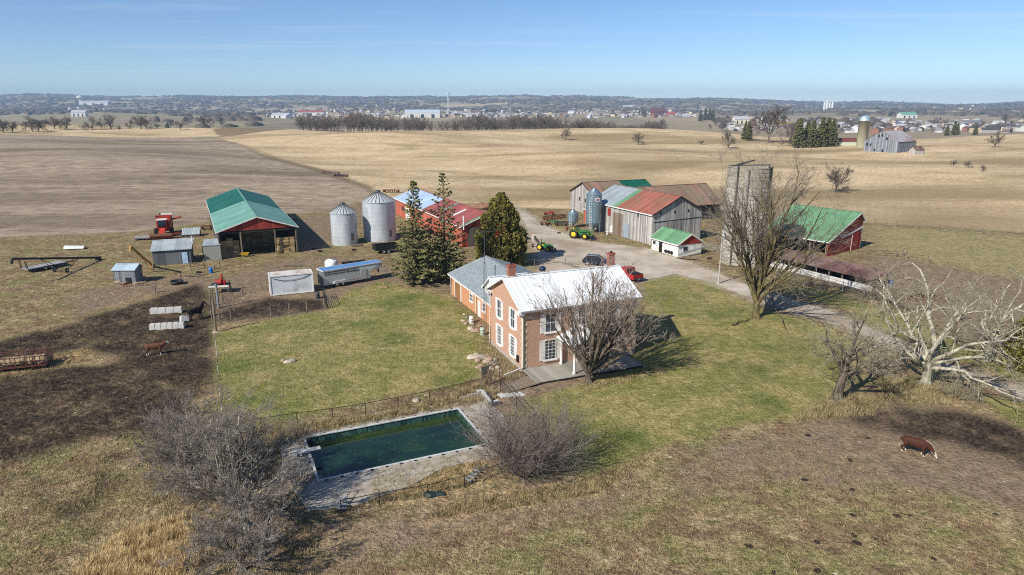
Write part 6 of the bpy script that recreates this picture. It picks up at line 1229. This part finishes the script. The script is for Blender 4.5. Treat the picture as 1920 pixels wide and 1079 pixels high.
HIND = [(-.78, .19, 1.0, .17, .24), (-.70, .21, .76, .12, .17), (-.80, .21, .58, .075, .10), (-.90, .21, .46, .06, .075), (-.87, .21, .26, .048, .052), (-.84, .21, .10, .055, .06), (-.80, .21, .0, .062, .075)]
FORE = [(.56, .19, .95, .14, .22), (.55, .20, .7, .10, .14), (.56, .20, .46, .07, .075), (.555, .20, .40, .072, .076), (.55, .20, .24, .046, .05), (.56, .20, .09, .054, .058), (.59, .20, .0, .062, .075)]
def beast(name, label, cat, loc, rz, neck, mat, k=1.0, legk=1.0, slim=1.0, ears=.16, ear_up=.02, step=.0, group=None):
    """one continuous body: lofts for trunk, neck and head, legs and tail fused into a single skin"""
    m = MB(); lift = (legk - 1) * .75
    loft(m, [(x, y, z + lift, a * slim, b * (1 - (1 - slim) * .6)) for x, y, z, a, b in BODY] + [(x, y, z + lift, a, b) for x, y, z, a, b in neck])
    for s in (-1, 1):
        for L_, ph in ((HIND, s), (FORE, -s)): loft(m, [(x + step * ph * max(0, 1 - z / .95), y * s * (.9 if slim < 1 else 1), z * legk, a, b) for x, y, z, a, b in L_], 10)
        e = neck[-4]; loft(m, [(e[0] - .02, e[1] + s * .08, e[2] + lift + .06, .04, .05), (e[0] - .05, e[1] + s * (.08 + ears * .6), e[2] + lift + .07 + ear_up, .045, .06), (e[0] - .06, e[1] + s * (.08 + ears), e[2] + lift + .06 + ear_up * 2, .03, .03)], 8)
    loft(m, [(-1.12, 0, 1.22 + lift, .045, .045), (-1.2, 0, 1.1 + lift, .035, .035), (-1.22, 0, .75 + lift, .035, .035), (-1.2, 0, .5 + lift, .055, .055), (-1.19, 0, .36 + lift, .03, .03)], 8)
    o = m.build(name, mat, None, loc, rz); o.scale = (k,) * 3; rm = o.modifiers.new('fuse', 'REMESH'); rm.mode = 'VOXEL'; rm.voxel_size = .03; rm.use_smooth_shade = True; sm_ = o.modifiers.new('soften', 'SMOOTH'); sm_.factor = .5; sm_.iterations = 5
    return tag(o, label, cat, group)
def hereford(n, x, y, z):
    face = n.math('GREATER_THAN', n.math('SUBTRACT', x, n.math('MULTIPLY', z, .3)), 1.26); legs = n.math('LESS_THAN', z, .24); belly = n.math('MULTIPLY', n.math('LESS_THAN', z, .66), n.math('LESS_THAN', y, .13)); crest = n.math('MULTIPLY', n.math('MULTIPLY', n.math('LESS_THAN', y, .07), n.math('GREATER_THAN', x, .6)), n.math('GREATER_THAN', n.math('MULTIPLY_ADD', x, 1.05, z), 2.14))
    return n.math('MAXIMUM', n.math('MAXIMUM', face, legs), n.math('MAXIMUM', belly, crest))
GRAZE = [(.92, 0, 1.02, .2, .3), (1.12, 0, .84, .16, .23), (1.3, 0, .6, .14, .17), (1.42, 0, .44, .135, .15), (1.52, 0, .28, .105, .12), (1.6, 0, .13, .085, .085), (1.62, 0, .06, .06, .05)]
LOOK = [(.92, 0, 1.2, .16, .25), (1.1, 0, 1.36, .13, .2), (1.24, 0, 1.45, .13, .16), (1.36, 0, 1.43, .13, .14), (1.5, 0, 1.35, .1, .12), (1.62, 0, 1.27, .08, .085), (1.66, 0, 1.24, .05, .05)]
beast('cow', 'brown and white cow grazing on the bare dirt at right', 'cow', (*G(1715, 851), 0), R(-38), GRAZE, coat('hereford_coat', sr(62, 33, 23), sr(190, 178, 158), hereford), .92, step=.12)
def calfm(n, x, y, z):
    return n.math('MAXIMUM', n.math('GREATER_THAN', x, 1.34), n.math('MAXIMUM', n.math('LESS_THAN', z, .34), n.math('MULTIPLY', n.math('LESS_THAN', z, .7), n.math('LESS_THAN', y, .14))))
beast('calf', 'brown calf with white face standing in the muddy paddock', 'calf', (*G(292, 666), 0), R(17), LOOK, coat('calf_coat', sr(88, 54, 36), sr(206, 196, 178), calfm), .9, 1.12, .85, step=.06)
beast('horse', 'black horse standing by the paddock fence posts', 'horse', (*G(369, 600), 0), R(62), [(.88, 0, 1.3, .2, .32), (1.02, 0, 1.52, .15, .27), (1.14, -.03, 1.74, .12, .2), (1.22, -.1, 1.86, .11, .14), (1.3, -.22, 1.8, .1, .13), (1.37, -.4, 1.62, .075, .09), (1.4, -.48, 1.52, .06, .06)], coat('black_coat', sr(20, 17, 16), sr(20, 20, 20), None), .98, 1.26, .84, .05, .1, .04)
for i, (px, py) in enumerate([(225, 535), (240, 538), (262, 537), (270, 536)]):
    beast('goat', ['tan goat at the left of the livestock hut', 'orange-brown goat at the door of the livestock hut', 'pale goat right of the livestock hut', 'rightmost tan goat near the livestock hut'][i], 'goat', (*G(px - 4, py), 0), R([10, 80, 40, 15][i]), [GRAZE, LOOK][i % 2], coat('goat_coat%d' % i, [sr(156, 132, 104), sr(140, 92, 56), sr(170, 148, 122), sr(132, 110, 86)][i], sr(206, 196, 178), calfm if i in (0, 2) else None), .42, 1.1, .85)
# dung pats on the near pasture
pat = MB().lathe([(1, 0), (.95, .08), (.6, .14), (.55, .10), (.2, .16), (0, .16)], 12); PAT = plain('dung', sr(54, 42, 32), .95, 0, .25, 8); pat_me = pat.build('dung_pat', PAT, data_only=True)
for i, (px, py) in enumerate([(1508, 900), (1598, 918), (1599, 966), (1586, 1002), (1601, 1004), (1607, 1018), (1640, 1010), (1532, 1017), (1404, 1024), (1706, 967), (1750, 1048), (1867, 965), (1532, 1070), (1455, 1076), (1628, 822), (1515, 817), (1594, 863), (1682, 968)]):
    o = link('dung_pat', pat_me, None, (*G(px, py), .0), i * 1.1); s = random.uniform(.14, .24); o.scale = (s * 1.3, s, s); tag(o, 'dark dung pat on the near pasture', 'dung pat', 'dung pats on the near pasture')
# ------------------------------------------------------------------ dry grass and weeds
def blades(pts, hts, n_b, width, r_):
    n_ = len(pts); P = np.repeat(pts, n_b, 0); Hh = np.repeat(hts, n_b) * r_.uniform(.55, 1.15, n_ * n_b); P = P + np.concatenate([r_.normal(0, .10, (n_ * n_b, 2)), np.zeros((n_ * n_b, 1))], 1); a = r_.uniform(0, 6.28, n_ * n_b); ln = r_.uniform(.15, .9, n_ * n_b)
    w = np.stack([-np.sin(a), np.cos(a), np.zeros_like(a)], 1) * width; T = P + np.stack([np.cos(a) * ln * Hh, np.sin(a) * ln * Hh, Hh], 1); V = np.stack([P - w, P + w, T], 1); return V.reshape(-1, 3), np.arange(n_ * n_b * 3).reshape(-1, 3)
def in_poly(poly, n_, r_):
    lo, hi = poly.min(0), poly.max(0); out = []
    while len(out) < n_:
        q = r_.uniform(lo, hi, (n_ * 2, 2)); d = sdf(poly, q[:, 0], q[:, 1], 3.0); out += list(q[d > 0])
    q = np.array(out[:n_]); return np.concatenate([q, np.zeros((n_, 1))], 1)
def grass_mat(name, c0, c1):
    n = NT(name); f = n.noise(n.pos(), 1.3, 3, .7); n.bsdf(n.mix(n.gray(f, .35, .65), c0, c1), .9, spec=.1); return n.m
gr_ = np.random.default_rng(5); GOLD = grass_mat('golden_grass', sr(164, 138, 94), sr(226, 202, 152)); DRYG = grass_mat('dry_grass', sr(114, 104, 70), sr(182, 164, 122))
p = in_poly(ZONE['straw'][3], 9000, gr_); cl_ = np.sin(p[:, 0] * 2.3 + 1.1 * np.sin(p[:, 1] * 1.7)) * np.sin(p[:, 1] * 2.9 + np.sin(p[:, 0] * 1.3)) + gr_.normal(0, .35, len(p)); ed_ = sdf(ZONE['straw'][3], p[:, 0], p[:, 1], 3.0) + gr_.normal(0, .5, len(p)); p = p[(cl_ > -.35) & (ed_ > .4)]; V, F_ = blades(p, gr_.uniform(.15, .75, len(p)), 9, .022, gr_); tag(link('golden_grass', np_mesh('golden_grass', V, F_, GOLD)), 'tall golden dry grass at the lower left', 'grass', kind='stuff')
VV, FF, off = [], [], 0
for poly, k, hh in ((ZONE['straw'][1], 2600, .45), (ZONE['straw'][2], 1400, .25), (ZONE['straw'][0], 1600, .2), (ZONE['straw'][4], 2200, .2), (ZONE['dirt'][6], 2600, .25), (px_poly([(0, 1079), (0, 860), (330, 800), (480, 1079)]), 3000, .16), (px_poly([(600, 1079), (1100, 900), (1500, 820), (1930, 1000), (1930, 1079)]), 4500, .13), (px_poly([(1490, 790), (1560, 740), (1640, 750), (1640, 780)]), 700, .5), (px_poly([(1640, 700), (1800, 740), (1780, 760), (1650, 750)]), 900, .5), (px_poly([(890, 640), (930, 650), (985, 712), (900, 720)]), 500, .35), (px_poly([(1090, 725), (1240, 690), (1250, 700), (1100, 735)]), 400, .25)):
    q = in_poly(poly, k, gr_); ll, vv = (q[:, 0] - PO[0]) * PU[0] + (q[:, 1] - PO[1]) * PU[1], (q[:, 0] - PO[0]) * PV[0] + (q[:, 1] - PO[1]) * PV[1]; q = q[~((ll > -.4) & (ll < PL + .4) & (vv > -.5) & (vv < PW + .4))]
    V, F_ = blades(q, hh * gr_.uniform(.5, 1.4, len(q)), 6, .018, gr_); VV.append(V); FF.append(F_ + off); off += len(V)
tag(link('dry_grass', np_mesh('dry_grass', np.concatenate(VV), np.concatenate(FF), DRYG)), 'dry grass tufts and weeds over the pasture and beds', 'grass', kind='stuff')
# ------------------------------------------------------------------ the far country
def on(px, py):
    x, y = GT(px, py); return (x, y, tz(x, y) - .1)
# single bare trees standing in the fields
far_protos = []
for s in range(7):
    w, t = grow(seed=100 + s, h=12, trunk_h=2.4, trunk_r=.4, limbs=8, spread=58, levels=3, kids=(9, 9), wander=.18, trop=.04, twig=.06, ratio=.5, lowest=.2); w, t = fit_height(w, t, 12)
    far_protos.append((seg_mesh('trunk', w, TWIG_FAR, 4), seg_mesh('crown', t, TWIG_FAR, 3)))
def far_tree(label, loc, h, k, group=None, wide=1.0):
    o = thing('bare_tree', label, 'tree', loc, k * 1.7, group); o.scale = (h / 12 * wide, h / 12 * wide, h / 12)
    a, b = far_protos[k % 7]; link('trunk', a, o); link('crown', b, o); return o
for i, (px, py, hp, lab) in enumerate([(1061, 263, 26, 'lone leafless tree on the crest of the tan field'), (1197, 272, 25, 'small lone leafless tree on the tan slope, right of the crest tree'), (1365, 279, 34, 'spreading leafless tree left of the far spruces'), (1567, 361, 52, 'rounded leafless tree alone in the stubble right of the silo'), (1440, 268, 68, 'tall reddish leafless tree among the far spruces'), (1480, 275, 48, 'leafless tree just left of the far spruce row'), (1866, 277, 24, 'bushy leafless tree far right beyond the old barn'), (1787, 312, 12, 'small round bush in the right field, left of three'), (1815, 315, 12, 'small round bush in the right field, middle of three'), (1843, 322, 11, 'small round bush in the right field, right of three'), (1315, 272, 10, 'tiny bush at the left of the spreading field tree'), (1585, 362, 14, 'low thicket at the foot of the rounded field tree')]):
    loc = on(px, py); far_tree(lab, loc, hp / FPX * math.hypot(loc[0], loc[1]), i, None, 1.25 if hp < 20 else 1.05)
hn = -1
for i in range(40):   # hedgerow beyond the left field
    px = -10 + i * 11.2 + random.uniform(-6, 6); py = 250 - px * .018 + random.uniform(-3, 3); loc = on(px, py - 3)
    if i in (9, 13, 14, 17, 20, 22, 25, 28, 30, 33, 34, 36, 37, 39): continue
    hn += 1
    far_tree('%s leafless hedgerow tree from the left beyond the ploughed field' % ORD[hn], loc, random.choice([11, 14, 17, 22, 25]) / FPX * math.hypot(loc[0], loc[1]), i, 'leafless trees in the left hedgerow', random.uniform(.9, 1.3))
sorted_px = sorted([random.uniform(1240, 1400) for _ in range(7)] + [random.uniform(1580, 1920) for _ in range(13)])
for i in range(20):   # hedge trees beyond the centre-right
    px = sorted_px[i]; py = random.uniform(236, 250); loc = on(px, py)
    far_tree('%s leafless tree from the left along the far right field edges' % ORD[i], loc, random.uniform(10, 20) / FPX * math.hypot(loc[0], loc[1]), i, 'leafless trees at the far right field edges')
# far spruces
sp_a, sp_b = spruce_parts(77, 16, 4.2, .7, leaf=.9)
for i, (px, py, hp) in enumerate([(1496, 278, 50), (1511, 276, 44), (1522, 277, 46), (1538, 276, 50), (1549, 275, 48), (1559, 275, 46), (1403, 264, 34), (1396, 262, 30), (1313, 228, 20), (1322, 226, 22), (1330, 226, 21), (1336, 226, 20), (1775, 255, 18), (1788, 254, 22), (1794, 253, 18), (1828, 254, 18), (1198, 218, 12), (1205, 218, 14), (1210, 218, 12), (1150, 216, 10)]):
    loc = on(px, py); h = hp / FPX * math.hypot(loc[0], loc[1])
    o = thing('spruce_tree', '%s dark spruce from the left in the row beside the weathered far barn' % ORD[i] if i < 6 else ('nearer' if i == 6 else 'shorter') + ' of the two dark spruces left of the far spruce row' if i < 8 else 'small dark spruce among the far town houses', 'tree', loc, i * 2.1, 'far spruces'); o.scale = (h / 16,) * 3
    link('trunk', sp_a, o); link('crown', sp_b, o)
# woodland belt behind the crest: one mass of stems
beltS = []; base = []
for k in range(5):
    w, t = fit_height(*grow(seed=210 + k, h=14, trunk_h=4, trunk_r=.26, limbs=5, spread=36, levels=3, kids=(3, 2), wander=.15, trop=.06, twig=.15, ratio=.55, lowest=.2), 14); base.append(np.array(w + t))
def stamp(S, x, y, z, s, a):
    S = S.copy(); c, sn = math.cos(a), math.sin(a)
    for o in (0, 3):
        X = S[:, o].copy(); Y = S[:, o + 1].copy(); S[:, o] = (X * c - Y * sn) * s + x; S[:, o + 1] = (X * sn + Y * c) * s + y; S[:, o + 2] = S[:, o + 2] * s + z
    S[:, 6:] *= s; return S
for i in range(560):
    px = random.uniform(560, 1245); y = random.uniform(655, 745) + (1245 - px) * .02
    if px > 1150: y += 20
    if math.sin(px * .034 + 2) + math.sin(px * .0131) < -1.6 and random.random() < .7: continue
    x = (px - 960) / FPX * (y * math.cos(PITCH) + (CAMH + 4) * math.sin(PITCH)); beltS.append(stamp(base[i % 5], x, y, tz(x, y), random.uniform(.72, 1.2) * (1.08 + .12 * math.sin(px * .021) + .1 * math.sin(px * .057 + 1)) * (.8 if px > 1150 else 1), random.uniform(0, 6.28)))
tag(link('woodland', seg_mesh('woodland', np.concatenate(beltS), TWIG_FAR, 3)), 'belt of bare grey woodland behind the tan field', 'woodland', kind='stuff')
# far woods on the hills and in the valley: rough low canopies
def canopy(cx, cy, cz, rx, ry, h, r_):
    nr, na = 3, 8; V = []; 
    for i in range(nr):
        t = i / nr
        for k in range(na):
            a = 6.283 * (k + .5 * (i % 2)) / na; q = (1 - t * .8) * r_.uniform(.8, 1.2); V.append((cx + rx * q * math.cos(a), cy + ry * q * math.sin(a), cz + h * (t ** .45) * r_.uniform(.6, 1.15) - (1 if i == 0 else 0)))
    V.append((cx, cy, cz + h * r_.uniform(.75, 1.1)))
    F_ = [(i * na + k, i * na + (k + 1) % na, (i + 1) * na + (k + 1) % na) for i in range(nr - 1) for k in range(na)] + [(i * na + k, (i + 1) * na + (k + 1) % na, (i + 1) * na + k) for i in range(nr - 1) for k in range(na)] + [((nr - 1) * na + k, (nr - 1) * na + (k + 1) % na, nr * na) for k in range(na)]
    return V, F_
r_ = np.random.default_rng(12); WV, WF, EV, EF = [], [], [], []
def wood_noise(x, y): return math.sin(x * .0021 + 1.7) * math.sin(y * .0043 + x * .0006) + .7 * math.sin(x * .0063 + y * .0031) + .5 * math.sin(x * .013 - y * .009)
cnt = 0
while cnt < 9500:
    y = 1000 + 6600 * r_.random() ** .8; px = r_.uniform(-60, 1980); x = (px - 960) / FPX * y * math.cos(PITCH)
    k = wood_noise(x, y)
    if k < (.5 if y < 2300 else -.25 if y < 3500 else -.75) + r_.normal(0, .35): continue
    if y < 2400 and 480 < px < 1320: continue
    cnt += 1; ev = r_.random() < .07; s = r_.uniform(.7, 1.3) * (1 + y / 6000)
    V, F_ = canopy(x, y, tz(x, y), (5 if ev else 11) * s, (5 if ev else 9) * s, r_.uniform(5, 12) * (1.1 if ev else 1), r_)
    TV, TF = (EV, EF) if ev else (WV, WF); o = len(TV); TV += V; TF += [tuple(q + o for q in f) for f in F_]
def far_wood_mat(name, c0, c1):
    n = NT(name); p = n.pos(); f = n.math('ADD', n.math('MULTIPLY', n.noise(p, .008, 3, .6), .5), n.math('MULTIPLY', n.noise(n.scale(p, (1, .3, 1)), .15, 3, .7), .5)); n.bsdf(n.mix(n.gray(f, .38, .64), c0, c1), 1, spec=.05); return n.m
tag(link('far_woods', np_mesh('far_woods', np.array(WV), np.array(WF), far_wood_mat('bare_canopy', sr(62, 54, 48), sr(116, 104, 90)))), 'grey leafless woods over the far hills', 'woods', kind='stuff')
tag(link('far_evergreens', np_mesh('far_evergreens', np.array(EV), np.array(EF), far_wood_mat('evergreen_canopy', sr(32, 42, 28), sr(58, 66, 42)))), 'dark evergreen patches in the far woods', 'woods', kind='stuff')
# town houses
WALLC = [plain('siding_white', sr(212, 210, 204), .7, 0, .06), plain('siding_grey', sr(168, 166, 164), .7, 0, .08), plain('town_brick', sr(142, 100, 82), .8, 0, .12), plain('siding_tan', sr(196, 178, 150), .7, 0, .08), plain('siding_pale', sr(206, 206, 208), .7, 0, .06)]
ROOFC = [plain('town_roof_grey', sr(108, 106, 106), .8, 0, .12), plain('town_roof_brown', sr(108, 88, 78), .8, 0, .12), plain('town_roof_pale', sr(176, 176, 180), .6, 0, .08), plain('town_roof_dark', sr(74, 72, 74), .8, 0, .12)]
PANE = plain('dark_pane', sr(44, 50, 58), .15, 0, .1, spec=.5)
def house_mesh(l, w, e, r):
    wl = MB().prism([(-l / 2, -w / 2, 0), (-l / 2, w / 2, 0), (-l / 2, w / 2, e), (-l / 2, 0, r), (-l / 2, -w / 2, e)], (l, 0, 0))
    rf = MB()
    for s in (-1, 1): rf.prism([(-l / 2 - .4, 0, r + .05), (l / 2 + .4, 0, r + .05), (l / 2 + .4, s * (w / 2 + .5), e - .25), (-l / 2 - .4, s * (w / 2 + .5), e - .25)], (0, 0, .25))
    wn = MB()
    for x in (-.3, 0, .3): wn.box((x * l, -w / 2, e * .55), (1.3, .1, 1.5))
    return wl, rf, wn
hs = []
for k in range(10):
    l, w, e = [(11, 8, 4), (13, 9, 5.5), (9, 8, 5.5), (15, 9, 3.5), (24, 12, 5)][k % 5]; a, b, c_ = house_mesh(l, w, e, e + w * .32)
    hs.append((a.build('wall', WALLC[(k * 2 + k // 5) % 5], data_only=True), b.build('roof', ROOFC[(k + k // 5) % 4], data_only=True), c_.build('window', PANE, data_only=True)))
WN = ['white', 'grey', 'brick', 'tan', 'pale']; RN = ['grey', 'brown', 'pale', 'dark']
def town_house(px, py, lab, grp, k, rz, sc=1.0):
    loc = on(px, py); o = thing('town_house', lab, 'house', loc, rz, grp); o.scale = (sc,) * 3
    for nm, me in zip(('wall', 'roof', 'window'), hs[k % 10]): link(nm, me, o)
for i in range(270):
    z = r_.random()
    if z < .62: px = r_.uniform(505, 1330); py = r_.uniform(206, 222)
    elif z < .86: px = r_.uniform(1350, 1915); py = r_.uniform(232, 252) if px > 1500 else r_.uniform(222, 236)
    else: px = r_.uniform(0, 1900); py = r_.uniform(194, 210)
    kk = int(r_.integers(0, 10)); where = 'in the far town left of the lattice mast' if z < .62 and px < 830 else 'in the far town between the mast and the red barn' if z < .62 else 'among the far houses right of the spruce row' if z < .86 else 'scattered on the far hillside'
    town_house(px, py, 'small %s %s-roofed house %s' % (WN[(kk * 2 + kk // 5) % 5], RN[(kk + kk // 5) % 4], where), 'houses of the far town', kk, r_.uniform(0, 6.28), r_.uniform(.8, 1.35))
TV, TF = [], []
for i in range(380):
    z = r_.random(); px = r_.uniform(500, 1340) if z < .7 else r_.uniform(1350, 1920); py = r_.uniform(205, 221) if px < 1340 else r_.uniform(226, 250)
    x, y = GT(px, py); hz_ = tz(x, y); a_ = r_.uniform(0, 6.28); l, w_, e = r_.uniform(8, 16), r_.uniform(6, 9), r_.uniform(3, 5.5); wl, rf, _ = house_mesh(l, w_, e, e + w_ * .32); ca, sa = math.cos(a_), math.sin(a_)
    for mb in (wl, rf): o_ = len(TV); TV += [(q[0] * ca - q[1] * sa + x, q[0] * sa + q[1] * ca + y, q[2] + hz_ - .1) for q in mb.v]; TF += [tuple(k_ + o_ for k_ in f_) for f_ in mb.f]
n = NT('town_mass'); wn_ = n.node('TexWhiteNoise', noise_dimensions='3D'); sn_ = n.node('VectorMath', operation='SNAP'); n.put(sn_.inputs[0], n.pos()); sn_.inputs[1].default_value = (22, 22, 4); n.put(wn_.inputs['Vector'], sn_.outputs[0])
n.bsdf(n.ramp(wn_.outputs['Value'], [(.0, sr(84, 80, 80)), (.25, sr(132, 112, 100)), (.45, sr(150, 148, 148)), (.7, sr(168, 165, 162)), (.93, sr(206, 204, 200)), (1, sr(128, 92, 78))]), .75, spec=.2)
m = MB(); m.v = TV; m.f = TF; m.sm = [False] * len(TF); tag(m.build('far_town', n.m), 'close-packed houses of the far town seen as one band', 'town', kind='stuff')
def big_shed(name, label, px, py, wpx, hpx, rz, wall, roof, depth=.5):
    loc = on(px, py); d = math.hypot(loc[0], loc[1]); L_ = wpx / FPX * d; h = hpx / FPX * d; o = thing(name, label, 'building', loc, rz)
    a, b, c_ = house_mesh(L_, L_ * depth, h * .62, h); a.build('wall', wall, o); b.build('roof', roof, o)
    for x in (-.3, 0, .3): MB().box((x * L_, -L_ * depth / 2, h * .22), (L_ * .09, .3, h * .44)).build('door', PANE, o)
    return o
big_shed('warehouse', 'large white gable-roofed hall left of the lattice mast', 792, 221, 62, 14, R(8), WALLC[0], plain('pale_blue_roof', sr(186, 196, 204), .5, 0, .05), .55)
big_shed('warehouse', 'long low white shed right of the lattice mast', 872, 219, 50, 6, R(-4), WALLC[0], ROOFC[2], .3)
big_shed('warehouse', 'white low warehouse with red roof edge in the town at left', 585, 217, 44, 9, R(3), WALLC[0], plain('red_far_roof', sr(150, 84, 74), .6, 0, .1), .4)
big_shed('warehouse', 'white sheds cluster at the left end of the town', 528, 221, 30, 8, R(-6), WALLC[0], ROOFC[2], .5)
big_shed('far_barn', 'dark red gambrel barn beyond the woodland at centre right', 1234, 217, 24, 13, R(10), plain('dark_red_wall', sr(120, 52, 46), .8), plain('plum_roof', sr(96, 66, 66), .7), .6)
big_shed('far_barn', 'small bright red shed beside the dark red far barn', 1258, 218, 14, 7, R(-5), plain('red_wall_far', sr(166, 60, 50), .8), plain('red_far_roof', sr(150, 84, 74)), .6)
big_shed('warehouse', 'cream hall in the valley right of the woodland', 1388, 232, 26, 12, R(5), plain('cream_wall', sr(214, 204, 180), .7), ROOFC[2], .5)
big_shed('warehouse', 'yellow fronted hall left of the far spruces', 1466, 234, 18, 9, R(-5), plain('yellow_wall', sr(214, 178, 104), .7), ROOFC[2], .5)
big_shed('warehouse', 'green roofed white building below the far hill at right', 1700, 222, 26, 9, R(4), WALLC[0], plain('green_far_roof', sr(112, 160, 140), .6), .5)
big_shed('far_barn', 'white farmhouse far off at left beyond the hedgerow', 150, 219, 20, 10, R(12), WALLC[0], ROOFC[2], .6)
big_shed('warehouse', 'long flat white mill on the left horizon', 180, 198, 44, 7, R(2), WALLC[4], ROOFC[2], .3)
big_shed('warehouse', 'wide white shed in the far valley at centre right', 1178, 203, 18, 5, R(2), WALLC[0], ROOFC[2], .4)
STEEL = plain('pale_steel', sr(206, 212, 216), .45, .2, .08)
def mast(px, py, hp):
    loc = on(px, py); h = hp / FPX * math.hypot(loc[0], loc[1]); o = thing('lattice_mast', 'tall pale communication mast rising above the town', 'mast', loc); m = MB(); w = h * .03
    cs = [(-w, -w), (w, -w), (w, w), (-w, w)]
    for cx, cy in cs: m.tube((cx, cy, 0), (cx * .6, cy * .6, h * .93), .55, .45, 5)
    for j in range(12):
        z0 = h * .93 * j / 12; z1 = h * .93 * (j + 1) / 12
        for a, b in zip(cs, cs[1:] + cs[:1]):
            f0 = 1 - .4 * j / 12; m.tube((a[0] * f0, a[1] * f0, z0), (b[0] * f0, b[1] * f0, z1), .28, .28, 4)
    m.build('lattice', STEEL, o); MB().tube((0, 0, h * .93), (0, 0, h), .5, .2, 6).build('antenna', STEEL, o)
    p = MB()
    for j in range(3): p.box((0, 0, h * (.62 + .12 * j)), (w * 3, w * 3, h * .035), R(30 * j))
    p.build('panel_antennas', STEEL, o)
mast(841, 217, 45)
loc = on(152, 197); d = math.hypot(*loc[:2]); h = 14 / FPX * d; o = thing('water_tower', 'white mushroom-shaped water tower on the left horizon', 'tower', loc)
MB().lathe([(h * .16, 0), (h * .09, h * .2), (h * .09, h * .6)], 12).build('stem', WALLC[0], o); MB().lathe([(h * .09, h * .58), (h * .32, h * .72), (h * .34, h * .85), (h * .2, h * .97), (0, h)], 16).build('tank', WALLC[0], o)
for i, (px, hp) in enumerate([(1545, 13), (1550, 15), (1555, 12), (1560, 13)]):
    loc = on(px, 206); d = math.hypot(*loc[:2]); h = hp / FPX * d; o = thing('storage_tower', 'white tower of the plant below the far right hills', 'tower', loc, 0, 'white plant towers'); MB().lathe([(h * .13, 0), (h * .13, h * .75), (h * .09, h * .85)], 12).build('shell', WALLC[0], o); MB().lathe([(h * .09, h * .85), (h * .03, h), (0, h)], 12).build('cap', WALLC[0], o)
# the weathered barn in the right field
WGREY = None
